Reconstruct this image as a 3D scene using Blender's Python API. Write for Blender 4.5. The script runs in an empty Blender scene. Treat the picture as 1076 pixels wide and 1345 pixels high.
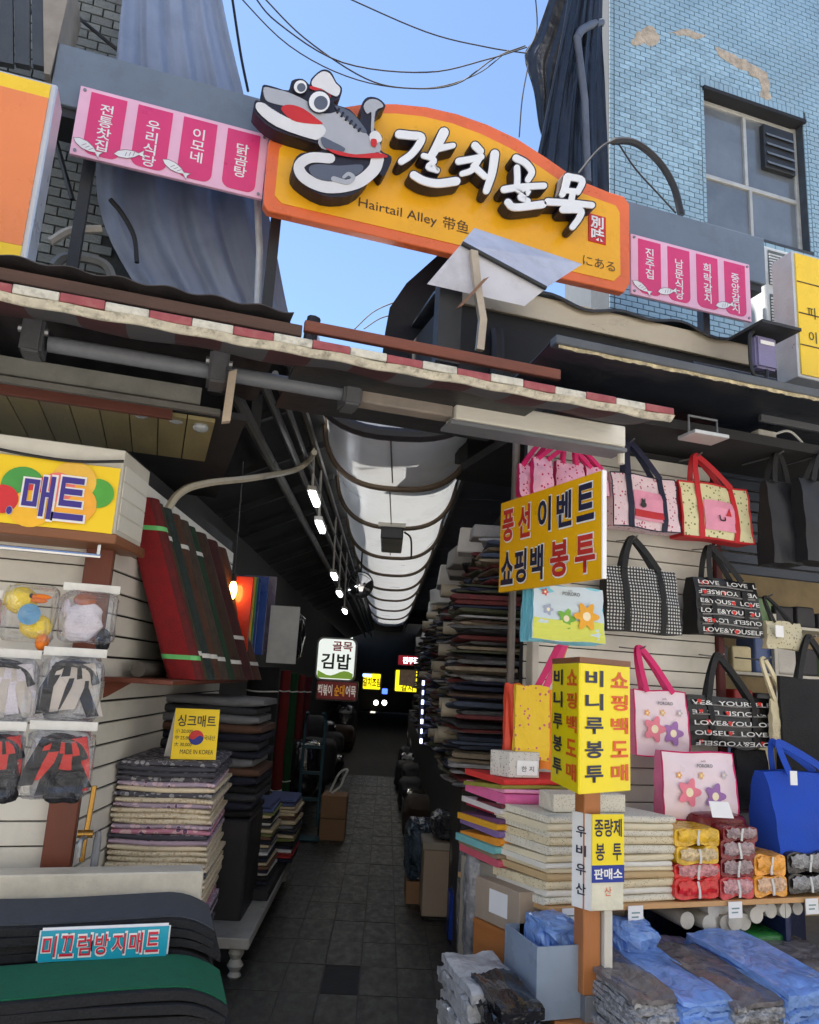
import bpy, bmesh, math, random
from mathutils import Vector, Matrix
R = math.radians
rnd = random.Random(7)
scn = bpy.context.scene
COL = scn.collection

# ------------------------------------------------------------------ camera
PITCH, ROLL, YAW, FOC = R(12.25), R(3.24), R(17.7), 1000.0
CAM = Vector((0, 0, 1.6))
_f0 = Vector((math.sin(YAW), math.cos(YAW), 0)); _r0 = Vector((math.cos(YAW), -math.sin(YAW), 0)); _u0 = Vector((0, 0, 1))
_fw = _f0*math.cos(PITCH) + _u0*math.sin(PITCH); _uc = _u0*math.cos(PITCH) - _f0*math.sin(PITCH)
_rt = _r0*math.cos(ROLL) + _uc*math.sin(ROLL); _up = _uc*math.cos(ROLL) - _r0*math.sin(ROLL)
cd = bpy.data.cameras.new('camera'); cam = bpy.data.objects.new('camera', cd); COL.objects.link(cam)
cam.matrix_world = Matrix(((_rt.x, _up.x, -_fw.x, CAM.x), (_rt.y, _up.y, -_fw.y, CAM.y), (_rt.z, _up.z, -_fw.z, CAM.z), (0, 0, 0, 1)))
cd.sensor_fit = 'VERTICAL'; cd.sensor_height = 24.0; cd.sensor_width = 24.0; cd.lens = 24.0*FOC/1345.0
cd.clip_start = 0.05; cd.clip_end = 500
scn.camera = cam

# ------------------------------------------------------------------ sky, sun, exposure
SUN_EL, SUN_AZ = R(70), R(-62)          # azimuth measured from +Y towards +X
w = bpy.data.worlds.new('World'); scn.world = w; w.use_nodes = True
nt = w.node_tree; nt.nodes.clear()
sky = nt.nodes.new('ShaderNodeTexSky'); sky.sky_type = 'NISHITA'; sky.sun_disc = False
sky.sun_elevation = SUN_EL; sky.sun_rotation = SUN_AZ; sky.altitude = 50; sky.air_density = 1.0; sky.dust_density = 0.3; sky.ozone_density = 3.0
bg = nt.nodes.new('ShaderNodeBackground'); bg.inputs[1].default_value = 0.08
wo = nt.nodes.new('ShaderNodeOutputWorld')
nt.links.new(sky.outputs[0], bg.inputs[0]); nt.links.new(bg.outputs[0], wo.inputs[0])
sd = bpy.data.lights.new('sun', 'SUN'); sun = bpy.data.objects.new('sun', sd); COL.objects.link(sun)
sd.energy = 5.0; sd.angle = R(0.6); sd.color = (1.0, 0.94, 0.85)
_sd = Vector((math.sin(SUN_AZ)*math.cos(SUN_EL), math.cos(SUN_AZ)*math.cos(SUN_EL), math.sin(SUN_EL)))
sun.rotation_euler = (-_sd).to_track_quat('-Z', 'Y').to_euler()
vs = scn.view_settings; vs.view_transform = 'Standard'; vs.look = 'None'; vs.exposure = 1.85; vs.gamma = 1.0
scn.render.engine = 'CYCLES'
scn.cycles.max_bounces = 10; scn.cycles.transparent_max_bounces = 16; scn.cycles.use_denoising = True
scn.cycles.sample_clamp_indirect = 6.0

# ------------------------------------------------------------------ helpers
def ray(px, py): return _fw + _rt*((px-538)/FOC) - _up*((py-672.5)/FOC)
def FY(px, py, Y):                        # point of the plane y = Y (parallel to the shop fronts)
    d = ray(px, py); return CAM + d*(Y/d.y)
def GZ(px, py, z=0.0):                    # point of the level plane z
    d = ray(px, py); return CAM + d*((z-CAM.z)/d.z)
ALA = R(16.7); AO = Vector((0.62, 4.49, 0)); AX = Vector((math.sin(ALA), math.cos(ALA), 0)); AN = Vector((math.cos(ALA), -math.sin(ALA), 0))
def AL(s, t, z): return AO + AX*s + AN*t + Vector((0, 0, z))   # alley coordinates: along, across, up
def AT(px, py, t):                        # point of the vertical plane at offset t from the alley's left edge
    d = ray(px, py); k = (t-(CAM-AO).dot(AN))/d.dot(AN); return CAM + d*k
def AS(px, py, s):                        # point of the vertical plane across the alley at distance s
    d = ray(px, py); k = (s-(CAM-AO).dot(AX))/d.dot(AX); return CAM + d*k
def st(p): q = p-AO; return q.dot(AX), q.dot(AN), p.z
def S(r, g, b):
    f = lambda c: (c/255/12.92) if c/255 <= .04045 else ((c/255+.055)/1.055)**2.4
    return (f(r), f(g), f(b))

class N:                                   # tiny node helper
    def __init__(s, name):
        s.m = bpy.data.materials.new(name); s.m.use_nodes = True; s.t = s.m.node_tree; s.t.nodes.clear()
        s.out = s.n('ShaderNodeOutputMaterial')
    def n(s, kind, **kw):
        x = s.t.nodes.new(kind)
        for k, v in kw.items():
            if isinstance(k, str) and hasattr(x, k): setattr(x, k, v)
        return x
    def set(s, node, **kw):
        for k, v in kw.items(): node.inputs[k.replace('_', ' ')].default_value = v
    def l(s, a, b): s.t.links.new(a, b)
MATS = {}
def mat(name, col, r=.6, m=0.0, var=.18, sc=5.0, bump=.12, bs=60.0, dirt=0.0, dcol=(.05, .045, .04), ds=2.0, coat=0.0, rv=.1, objvar=0.0, trans=0.0, spec=.5, em=0, stretch=None, emcol=None):
    if name in MATS: return MATS[name]
    k = N(name); p = k.n('ShaderNodeBsdfPrincipled'); tc = k.n('ShaderNodeTexCoord')
    co = tc.outputs['Object']
    if stretch:
        mp = k.n('ShaderNodeMapping'); mp.inputs['Scale'].default_value = stretch; k.l(co, mp.inputs[0]); co = mp.outputs[0]
    oi = k.n('ShaderNodeObjectInfo')
    add = k.n('ShaderNodeVectorMath', operation='ADD'); sc1 = k.n('ShaderNodeVectorMath', operation='SCALE')
    cb = k.n('ShaderNodeCombineXYZ'); k.l(oi.outputs['Random'], cb.inputs[0]); k.l(oi.outputs['Random'], cb.inputs[2])
    k.l(cb.outputs[0], sc1.inputs[0]); sc1.inputs['Scale'].default_value = 37.0
    k.l(co, add.inputs[0]); k.l(sc1.outputs[0], add.inputs[1]); co = add.outputs[0]
    nz = k.n('ShaderNodeTexNoise'); k.set(nz, Scale=sc, Detail=6.0, Roughness=.62); k.l(co, nz.inputs['Vector'])
    mr = k.n('ShaderNodeMapRange'); k.l(nz.outputs[0], mr.inputs[0])
    for i, v in zip((1, 2, 3, 4), (.3, .7, 1-var, 1+var)): mr.inputs[i].default_value = v
    val = mr.outputs[0]
    if objvar:
        m2 = k.n('ShaderNodeMapRange'); k.l(oi.outputs['Random'], m2.inputs[0]); m2.inputs[3].default_value = 1-objvar; m2.inputs[4].default_value = 1+objvar
        mu = k.n('ShaderNodeMath', operation='MULTIPLY'); k.l(val, mu.inputs[0]); k.l(m2.outputs[0], mu.inputs[1]); val = mu.outputs[0]
    vm = k.n('ShaderNodeVectorMath', operation='SCALE'); vm.inputs[0].default_value = col; k.l(val, vm.inputs['Scale'])
    c = vm.outputs[0]
    if dirt:
        n2 = k.n('ShaderNodeTexNoise'); k.set(n2, Scale=ds, Detail=9.0, Roughness=.7); k.l(co, n2.inputs['Vector'])
        rp = k.n('ShaderNodeMapRange'); k.l(n2.outputs[0], rp.inputs[0]); rp.inputs[1].default_value = .5; rp.inputs[2].default_value = .72; rp.inputs[4].default_value = dirt
        mx = k.n('ShaderNodeMix', data_type='RGBA'); k.l(rp.outputs[0], mx.inputs[0]); k.l(c, mx.inputs[6]); mx.inputs[7].default_value = (*dcol, 1); c = mx.outputs[2]
    k.l(c, p.inputs['Base Color'])
    r2 = k.n('ShaderNodeMapRange'); k.l(nz.outputs[0], r2.inputs[0])
    for i, v in zip((1, 2, 3, 4), (.3, .7, max(.03, r-rv), min(1, r+rv))): r2.inputs[i].default_value = v
    k.l(r2.outputs[0], p.inputs['Roughness'])
    k.set(p, Metallic=m); p.inputs['Coat Weight'].default_value = coat; p.inputs['Specular IOR Level'].default_value = spec
    if bump:
        nb = k.n('ShaderNodeTexNoise'); k.set(nb, Scale=bs, Detail=4.0); k.l(co, nb.inputs['Vector'])
        bp = k.n('ShaderNodeBump'); k.set(bp, Strength=bump, Distance=.02); k.l(nb.outputs[0], bp.inputs['Height']); k.l(bp.outputs[0], p.inputs['Normal'])
    if em: p.inputs['Emission Strength'].default_value = em; p.inputs['Emission Color'].default_value = (*(emcol or col), 1)
    o = p.outputs[0]
    if trans:
        tr = k.n('ShaderNodeBsdfTranslucent'); k.l(c, tr.inputs[0]); ms = k.n('ShaderNodeMixShader'); ms.inputs[0].default_value = trans
        k.l(o, ms.inputs[1]); k.l(tr.outputs[0], ms.inputs[2]); o = ms.outputs[0]
    k.l(o, k.out.inputs[0]); MATS[name] = k.m; return k.m

def crinkle(name, col, r=.16, trans=.2, sc=16.0, var=.2, strength=.7):      # thin plastic film: sharp creases, glossy, a little light shines through
    if name in MATS: return MATS[name]
    k = N(name); p = k.n('ShaderNodeBsdfPrincipled'); tc = k.n('ShaderNodeTexCoord'); oi = k.n('ShaderNodeObjectInfo'); ad = k.n('ShaderNodeVectorMath', operation='ADD'); k.l(tc.outputs['Object'], ad.inputs[0]); k.l(oi.outputs['Random'], ad.inputs[1])
    nz = k.n('ShaderNodeTexNoise'); k.set(nz, Scale=sc*.6, Detail=5.0, Distortion=2.2); k.l(ad.outputs[0], nz.inputs['Vector'])
    mp = k.n('ShaderNodeVectorMath', operation='MULTIPLY_ADD'); k.l(nz.outputs['Color'], mp.inputs[0]); mp.inputs[1].default_value = (.09, .09, .09); k.l(ad.outputs[0], mp.inputs[2])
    vo = k.n('ShaderNodeTexVoronoi', feature='DISTANCE_TO_EDGE'); k.set(vo, Scale=sc); k.l(mp.outputs[0], vo.inputs['Vector'])
    h = k.n('ShaderNodeMath', operation='MULTIPLY_ADD'); k.l(nz.outputs[0], h.inputs[0]); h.inputs[1].default_value = .6; k.l(vo.outputs['Distance'], h.inputs[2])
    bp = k.n('ShaderNodeBump'); k.set(bp, Strength=strength, Distance=.03); k.l(h.outputs[0], bp.inputs['Height']); k.l(bp.outputs[0], p.inputs['Normal'])
    mr = k.n('ShaderNodeMapRange'); k.l(nz.outputs[0], mr.inputs[0])
    for i, v in zip((1, 2, 3, 4), (.3, .7, 1-var, 1+var)): mr.inputs[i].default_value = v
    vm = k.n('ShaderNodeVectorMath', operation='SCALE'); vm.inputs[0].default_value = col; k.l(mr.outputs[0], vm.inputs['Scale']); k.l(vm.outputs[0], p.inputs['Base Color']); k.set(p, Roughness=r); p.inputs['Coat Weight'].default_value = .6; p.inputs['Coat Roughness'].default_value = .06
    tr = k.n('ShaderNodeBsdfTranslucent'); k.l(vm.outputs[0], tr.inputs[0]); ms = k.n('ShaderNodeMixShader'); ms.inputs[0].default_value = trans; k.l(p.outputs[0], ms.inputs[1]); k.l(tr.outputs[0], ms.inputs[2]); k.l(ms.outputs[0], k.out.inputs[0]); MATS[name] = k.m; return k.m

def thing(name, label, cat, loc=(0, 0, 0), rotz=0.0, group=None):
    o = bpy.data.objects.new(name, None); COL.objects.link(o); o.empty_display_size = .1
    o.location = loc; o.rotation_euler = (0, 0, rotz); tag(o, label, cat, group); return o
def tag(o, label=None, cat=None, group=None, kind=None):
    if label: o['label'] = label
    if cat: o['category'] = cat
    if group: o['group'] = group
    if kind: o['kind'] = kind
    return o
def lmat(o):
    return Matrix.Translation(o.location) @ o.rotation_euler.to_matrix().to_4x4()
def inv_of(o):
    m = Matrix.Identity(4); q = o
    while q is not None: m = lmat(q) @ m; q = q.parent
    return m.inverted()

class B:                                   # collects faces in world coordinates
    def __init__(s): s.v = []; s.f = []; s.mi = []
    def add(s, vs_, fs, mi=0):
        k = len(s.v); s.v += [Vector(p) for p in vs_]
        for f in fs: s.f.append([i+k for i in f]); s.mi.append(mi)
        return s
    def hexa(s, p, mi=0): return s.add(p, [(0, 3, 2, 1), (4, 5, 6, 7), (0, 1, 5, 4), (1, 2, 6, 5), (2, 3, 7, 6), (3, 0, 4, 7)], mi)
    def box(s, x0, x1, y0, y1, z0, z1, mi=0):
        return s.hexa([(x0, y0, z0), (x1, y0, z0), (x1, y1, z0), (x0, y1, z0), (x0, y0, z1), (x1, y0, z1), (x1, y1, z1), (x0, y1, z1)], mi)
    def abox(s, s0, s1, t0, t1, z0, z1, mi=0):       # box in alley coordinates
        return s.hexa([AL(s0, t0, z0), AL(s0, t1, z0), AL(s1, t1, z0), AL(s1, t0, z0), AL(s0, t0, z1), AL(s0, t1, z1), AL(s1, t1, z1), AL(s1, t0, z1)], mi)
    def obox(s, c, ux, uy, uz, mi=0):                # centre and three half axes
        c = Vector(c); q = []
        for dz in (-1, 1):
            for dx, dy in ((-1, -1), (1, -1), (1, 1), (-1, 1)): q.append(c+ux*dx+uy*dy+uz*dz)
        return s.hexa(q, mi)
    def prism(s, pts, d, mi=0, mside=None):          # 3D outline (ccw seen from the front), extruded by vector d
        pts = [Vector(p) for p in pts]; d = Vector(d); n = len(pts); k = len(s.v)
        s.v += pts + [p+d for p in pts]; ms = mi if mside is None else mside
        s.f.append([k+i for i in range(n)]); s.mi.append(mi)
        s.f.append([k+n+i for i in reversed(range(n))]); s.mi.append(ms)
        for i in range(n): j = (i+1) % n; s.f.append([k+i, k+n+i, k+n+j, k+j]); s.mi.append(ms)
        return s
    def tube(s, pts, r, n=8, mi=0, closed=False):
        pts = [Vector(p) for p in pts]; m = len(pts); k = len(s.v)
        rr = r if isinstance(r, (list, tuple)) else [r]*m
        pn = None
        for i, p in enumerate(pts):
            if closed: t = pts[(i+1) % m]-pts[i-1]
            else: t = pts[min(i+1, m-1)]-pts[max(i-1, 0)]
            t = t.normalized() if t.length > 1e-9 else Vector((0, 0, 1))
            if pn is None: a = Vector((0, 0, 1)) if abs(t.z) < .9 else Vector((1, 0, 0)); u = t.cross(a).normalized()
            else: u = (pn - t*pn.dot(t)).normalized()
            pn = u; v = t.cross(u)
            for j in range(n): a = 2*math.pi*j/n; s.v.append(p+(u*math.cos(a)+v*math.sin(a))*rr[i])
        for i in range(m if closed else m-1):
            for j in range(n):
                a, b = k+i*n+j, k+i*n+(j+1) % n; i2 = (i+1) % m; c_, d_ = k+i2*n+(j+1) % n, k+i2*n+j
                s.f.append([a, b, c_, d_]); s.mi.append(mi)
        if not closed:
            s.f.append([k+j for j in reversed(range(n))]); s.mi.append(mi); s.f.append([k+(m-1)*n+j for j in range(n)]); s.mi.append(mi)
        return s
    def ribbon(s, pts, wv, th, mi=0):                # strap: path, half-width vector(s), thickness along the path normal
        pts = [Vector(p) for p in pts]; m = len(pts); k = len(s.v)
        for i, p in enumerate(pts):
            t = (pts[min(i+1, m-1)]-pts[max(i-1, 0)]).normalized(); wq = wv[i] if isinstance(wv, list) else wv
            nn = t.cross(wq).normalized()*th*.5
            s.v += [p-wq-nn, p+wq-nn, p+wq+nn, p-wq+nn]
        for i in range(m-1):
            for j in range(4): a = k+i*4+j; b = k+i*4+(j+1) % 4; s.f.append([a, b, b+4, a+4]); s.mi.append(mi)
        s.f.append([k+3, k+2, k+1, k]); s.mi.append(mi); e = k+4*(m-1); s.f.append([e, e+1, e+2, e+3]); s.mi.append(mi)
        return s
    def grid(s, fn, nu, nv, mi=0, th=None):          # fn(u,v)->point ; th: vector fn or constant vector to give it thickness
        k = len(s.v)
        P = [[Vector(fn(i/nu, j/nv)) for i in range(nu+1)] for j in range(nv+1)]
        for row in P: s.v += row
        q = lambda i, j: k+j*(nu+1)+i
        for j in range(nv):
            for i in range(nu): s.f.append([q(i, j), q(i+1, j), q(i+1, j+1), q(i, j+1)]); s.mi.append(mi)
        if th is not None:
            th = Vector(th); k2 = len(s.v)
            for row in P: s.v += [p+th for p in row]
            q2 = lambda i, j: k2+j*(nu+1)+i
            for j in range(nv):
                for i in range(nu): s.f.append([q2(i, j), q2(i, j+1), q2(i+1, j+1), q2(i+1, j)]); s.mi.append(mi)
            for i in range(nu):
                s.f.append([q(i+1, 0), q(i, 0), q2(i, 0), q2(i+1, 0)]); s.mi.append(mi); s.f.append([q(i, nv), q(i+1, nv), q2(i+1, nv), q2(i, nv)]); s.mi.append(mi)
            for j in range(nv):
                s.f.append([q(0, j), q(0, j+1), q2(0, j+1), q2(0, j)]); s.mi.append(mi); s.f.append([q(nu, j+1), q(nu, j), q2(nu, j), q2(nu, j+1)]); s.mi.append(mi)
        return s
    def ell(s, c, rx, ry, rz, nu=14, nv=9, mi=0, ax=None):
        c = Vector(c); ux, uy, uz = ax or (Vector((1, 0, 0)), Vector((0, 1, 0)), Vector((0, 0, 1))); k = len(s.v)
        for j in range(nv+1):
            a = math.pi*j/nv
            for i in range(nu): b = 2*math.pi*i/nu; s.v.append(c+ux*(rx*math.sin(a)*math.cos(b))+uy*(ry*math.sin(a)*math.sin(b))+uz*(rz*math.cos(a)))
        for j in range(nv):
            for i in range(nu): s.f.append([k+j*nu+i, k+(j+1)*nu+i, k+(j+1)*nu+(i+1) % nu, k+j*nu+(i+1) % nu]); s.mi.append(mi)
        return s
    def obj(s, name, mats, parent=None, smooth=False, bevel=0.0, seg=1, base=None):
        me = bpy.data.meshes.new(name)
        if parent is not None: im = inv_of(parent); vs_ = [im @ p for p in s.v]
        elif base is not None: b = Vector(base); vs_ = [p-b for p in s.v]
        elif s.v:
            b = Vector((sum(p.x for p in s.v)/len(s.v), sum(p.y for p in s.v)/len(s.v), min(p.z for p in s.v))); base = b; vs_ = [p-b for p in s.v]
        me.from_pydata([tuple(p) for p in vs_], [], s.f)
        ml = mats if isinstance(mats, (list, tuple)) else [mats]
        for m_ in ml: me.materials.append(m_)
        if len(ml) > 1: me.polygons.foreach_set('material_index', s.mi)
        if bevel:
            bm = bmesh.new(); bm.from_mesh(me)
            bmesh.ops.bevel(bm, geom=[e for e in bm.edges if e.is_manifold and e.calc_face_angle(0) > .35], offset=bevel, segments=seg, affect='EDGES', clamp_overlap=True)
            bm.to_mesh(me); bm.free()
        if smooth:
            me.polygons.foreach_set('use_smooth', [True]*len(me.polygons)); me.set_sharp_from_angle(angle=R(40))
        me.validate(); me.update()
        o = bpy.data.objects.new(name, me); COL.objects.link(o)
        if parent is not None: o.parent = parent
        elif base is not None: o.location = base
        return o
def inst(src, name, loc, rotz=0, parent=None, sc=None, m=None, eul=None):   # another object with the same mesh data
    o = bpy.data.objects.new(name, src.data if hasattr(src, 'data') else src); COL.objects.link(o)
    M_ = Matrix.Translation(loc) @ Matrix.Rotation(rotz, 4, 'Z')
    if eul: M_ = Matrix.Translation(loc) @ eul
    if sc: M_ = M_ @ Matrix.Diagonal((*sc, 1))
    if parent is not None: o.parent = parent; o.matrix_basis = inv_of(parent) @ M_
    else: o.matrix_basis = M_
    if m is not None:
        o.material_slots[0].link = 'OBJECT'; o.material_slots[0].material = m
    return o
def dup(root, loc, rotz=None, label=None):
    r = root.copy(); COL.objects.link(r); r.location = loc
    if rotz is not None: r.rotation_euler = (0, 0, rotz)
    if label: r['label'] = label
    for ch in root.children:
        c = ch.copy(); COL.objects.link(c); c.parent = r
        for g in ch.children: d = g.copy(); COL.objects.link(d); d.parent = c
    return r
def bez(p0, p1, sag=0.0, n=12):
    p0, p1 = Vector(p0), Vector(p1); return [p0.lerp(p1, i/n)-Vector((0, 0, 4*sag*(i/n)*(1-i/n))) for i in range(n+1)]
def spline(pts, n=6):                      # Catmull-Rom through the points
    P = [Vector(p) for p in pts]; P = [2*P[0]-P[1]]+P+[2*P[-1]-P[-2]]; out = []
    for i in range(1, len(P)-2):
        for k in range(n):
            t = k/n; a, b, c_, d = P[i-1:i+3]
            out.append(.5*((2*b)+(c_-a)*t+(2*a-5*b+4*c_-d)*t*t+(3*b-a-3*c_+d)*t**3))
    out.append(P[-2]); return out
def cable(name, label, pts, r, m, n=6, cat='cable', group=None):
    b = B(); b.tube(spline(pts, n), r, 6); o = b.obj(name, m, smooth=True); return tag(o, label, cat, group)

# ---- lettering: meshes are made from the built-in font in one go at the end
_TXT = []
def text(s, parent, m, c, ux, uz, w_=None, h=None, ext=.0015, bold=.0, name='lettering', vertical=False, gap=1.12, lead=None, keep=False):
    """Lettering centred on point c, running along unit vector ux with upright uz (front faces ux x uz reversed); fitted to width w_ and/or height h."""
    me = bpy.data.meshes.new(name); me.materials.append(m)
    o = bpy.data.objects.new(name, me); COL.objects.link(o); o.parent = parent
    _TXT.append((o, s, Vector(c), Vector(ux).normalized(), Vector(uz).normalized(), w_, h, ext, bold, vertical)); return o
def finish_text():
    tmp = []
    for (o, s, c, ux, uz, w_, h, ext, bold, vertical) in _TXT:
        fc = bpy.data.curves.new('t', 'FONT'); fc.body = '\n'.join(s) if vertical else s
        fc.resolution_u = 3; fc.offset = bold; fc.align_x = 'CENTER'; fc.space_line = 1.0 if vertical else 1.1; fc.fill_mode = 'FRONT' if ext == 0 else 'BOTH'
        fo = bpy.data.objects.new('t', fc); COL.objects.link(fo); tmp.append((fo, fc))
    dg = bpy.context.evaluated_depsgraph_get(); dg.update()
    for (o, s, c, ux, uz, w_, h, ext, bold, vertical), (fo, fc) in zip(_TXT, tmp):
        me = bpy.data.meshes.new_from_object(fo.evaluated_get(dg), depsgraph=dg)
        vs_ = [v.co.copy() for v in me.vertices]
        if not vs_: continue
        x0, x1 = min(v.x for v in vs_), max(v.x for v in vs_); y0, y1 = min(v.y for v in vs_), max(v.y for v in vs_)
        sx = w_/(x1-x0) if w_ else None; sy = h/(y1-y0) if h else None
        sx = sx or sy; sy = sy or sx; im = inv_of(o.parent) if o.parent else Matrix.Identity(4)
        nn = uz.cross(ux).normalized()             # away from the reader
        for v in me.vertices:
            q = v.co; v.co = im @ (c + ux*((q.x-(x0+x1)/2)*sx) + uz*((q.y-(y0+y1)/2)*sy))
        mt = o.data.materials[0]; me.materials.clear(); me.materials.append(mt)
        old = o.data; o.data = me; bpy.data.meshes.remove(old); me.name = o.name
    for fo, fc in tmp: bpy.data.objects.remove(fo); bpy.data.curves.remove(fc)
_ONES = 'first second third fourth fifth sixth seventh eighth ninth tenth eleventh twelfth thirteenth fourteenth fifteenth sixteenth seventeenth eighteenth nineteenth'.split()
_TENS = {20: 'twentieth', 30: 'thirtieth', 40: 'fortieth', 50: 'fiftieth', 60: 'sixtieth', 70: 'seventieth', 80: 'eightieth'}; _TW = {2: 'twenty', 3: 'thirty', 4: 'forty', 5: 'fifty', 6: 'sixty', 7: 'seventy', 8: 'eighty'}
def nth(i): return _ONES[i-1] if i < 20 else (_TENS[i] if i % 10 == 0 else _TW[i//10]+'-'+_ONES[i % 10-1])
EX, EY, EZ = Vector((1, 0, 0)), Vector((0, 1, 0)), Vector((0, 0, 1))
def quadF(TL, TR, BR, BL, Y):              # upright rectangle on plane y=Y from four picture corners -> x0,x1,z0,z1
    a, b, c_, d = (FY(*p, Y) for p in (TL, TR, BR, BL)); return (a.x+d.x)/2, (b.x+c_.x)/2, (c_.z+d.z)/2, (a.z+b.z)/2
# ================================================================== LARGE STRUCTURE
M_asph = mat('street_paving', (.27, .26, .245), .85, var=.25, sc=3, bump=.4, bs=180, dirt=.5, ds=1.2)
M_mortar = mat('slab_mortar', (.085, .08, .072), .9, var=.35, sc=9, bump=.3, bs=120)
M_slab = mat('dark_slab', (.025, .024, .022), .45, var=.3, sc=4, bump=.18, bs=70, dirt=.35, ds=5, dcol=(.085, .078, .07), objvar=.25, rv=.18)
g = B(); g.box(-60, 60, -60, 60, -.3, 0); tag(g.obj('street', M_asph, base=(0, 0, 0)), kind='structure')
g = B(); g.abox(-2.2, 30, -1.1, 2.6, -.02, .004); floor = g.obj('alley_floor', M_mortar, base=AO); floor.name = 'alley_floor'; tag(floor, kind='structure')
g = B(); g.box(-.5, .5, -.5, .5, 0, 1); _sl = g.obj('floor_slab', M_slab, base=(0, 0, 0), bevel=.0)
_slm = _sl.data; bpy.data.objects.remove(_sl)
for i in range(26):
    for j in range(8):
        L_, Wd = .395, .2
        s0 = -1.75+i*L_ + (0 if j % 2 else .0); t0 = -.35+j*Wd
        if i in (4,) and j == 4: continue
        dz = rnd.uniform(0, .003)
        inst(_slm, 'floor_slab', AL(s0+L_/2, t0+Wd/2, .002), -ALA, parent=floor, sc=(Wd-.007, L_-.007, .006+dz))

M_tilewall = mat('tile_grout', (.06, .07, .082), .9, var=.3, sc=6)
M_tile = mat('blue_glazed_tile', S(162, 191, 204), .25, var=.16, sc=2.2, bump=.05, bs=30, dirt=.6, ds=1.1, dcol=S(118, 126, 126), objvar=.12, coat=.3)
M_plaster = mat('bare_plaster', S(190, 172, 150), .95, var=.35, sc=12, bump=.5, bs=60)
M_alu = mat('aged_aluminium', S(196, 194, 186), .45, m=.25, var=.2, sc=10, dirt=.4, ds=5)
M_glass = mat('window_glass', (.17, .19, .21), .07, var=.3, sc=1.2, bump=.03, bs=3, spec=.9, rv=.03)
M_dark = mat('plain_near_black', (.02, .02, .022), .8, var=.4, sc=5)  # plain near-black shared by backings, roofs, plinths and wheels
M_blackm = mat('black_metal', (.025, .026, .028), .5, var=.3, sc=8)
YT = 6.3
tx0 = FY(800, 150, YT).x
wx0, wx1, wz0, wz1 = quadF((920, 112), (1055, 165), (1062, 318), (932, 282), YT)
wz0 -= .12
tb = thing('tiled_building', 'upper building clad in small pale blue glazed tiles with a four pane window', 'building', (tx0+3, YT+2, 0))
g = B()
g.box(tx0, wx0, YT, YT+.35, 2.2, 13); g.box(wx1, tx0+7, YT, YT+.35, 2.2, 13); g.box(wx0, wx1, YT+.001, YT+.351, 2.2, wz0); g.box(wx0, wx1, YT+.001, YT+.351, wz1, 13)
c0 = Vector((tx0, YT+.35, 0)); c1 = c0+Vector((math.sin(R(27)), math.cos(R(27)), 0))*7
g.hexa([(c0.x, c0.y, 2.2), (c0.x+.3, c0.y, 2.2), (c1.x+.3, c1.y, 2.2), (c1.x, c1.y, 2.2), (c0.x, c0.y, 11), (c0.x+.3, c0.y, 11), (c1.x+.3, c1.y, 11), (c1.x, c1.y, 11)])
g.box(wx0-.2, wx1+.3, YT+1.2, YT+1.3, wz0-.3, wz1+.3)
g.obj('wall', M_tilewall, tb)
# glazed tiles: running bond, half bricks at the corner and the jambs
tw, th_, gp = .138, .063, .010
g = B(); g.box(-.5, .5, -1, 0, -.5, .5); _t = g.obj('tile', M_tile, base=(0, 0, 0), bevel=.0); tilem = _t.data; bpy.data.objects.remove(_t)
tiles = []
zc = 4.6
row = 0
while zc < 11.0:
    x = tx0+.06 - (tw/2 if row % 2 else 0)
    first = True
    if True: tiles.append((tx0+.028, zc, .05))
    while x < tx0+4.6:
        xa, xb = max(x, tx0+.06), x+tw
        for (u0, u1) in ((xa, xb),):
            segs = [(u0, u1)]
            if wz0-.02 < zc < wz1+.02+.13:
                segs = []
                if u0 < wx0-.05: segs.append((u0, min(u1, wx0-.05)))
                if u1 > wx1+.05: segs.append((max(u0, wx1+.05), u1))
            for (p, q) in segs:
                if q-p > .03: tiles.append(((p+q)/2, zc, q-p-gp))
        x += tw
    row += 1; zc += th_
for k_ in range(int((wx1-wx0+.12)/.066)):                                   # soldier course over the window
    tiles.append((wx0-.04+k_*.066+.03, wz1+.09, -.058))
zj = wz0
while zj < wz1:                                                              # jamb blocks
    tiles.append((wx0-.024, zj+.03, .04)); tiles.append((wx1+.024, zj+.03, .04)); zj += th_
def proj(P):
    v = Vector(P)-CAM; z = v.dot(_fw); return 538+FOC*v.dot(_rt)/z, 672.5-FOC*v.dot(_up)/z
vis = []; rest = []
for (x, z, w_) in tiles:
    u, v = proj((x, YT, z)); (vis if (-10 < u < 1090 and -10 < v < 400 and z > 4.9) else rest).append((x, z, w_, u, v))
vis.sort(key=lambda q: -(q[2]-.2*(((q[3]-900)/300)**2+((q[4]-150)/300)**2)))
rest += vis[300:]; vis = vis[:300]
for (x, z, w_, u, v) in vis:
    ww, hh = (abs(w_), th_-gp) if w_ > 0 else (abs(w_), .12)
    inst(tilem, 'tile', Vector((x, YT+rnd.uniform(-.0015, .0015), z)), 0, tb, (ww, .012, hh))
g = B()
for (x, z, w_, u, v) in rest:
    ww, hh = (abs(w_), th_-gp) if w_ > 0 else (abs(w_), .12); y_ = YT-.012+rnd.uniform(-.0015, .0015)
    g.box(x-ww/2, x+ww/2, y_, YT, z-hh/2, z+hh/2)
o = g.obj('tiles', M_tile, tb); o['kind'] = 'stuff'
def blob(pts, Y, th=.004, n=3): return [FY(px, py, Y) for px, py in pts]
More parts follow.
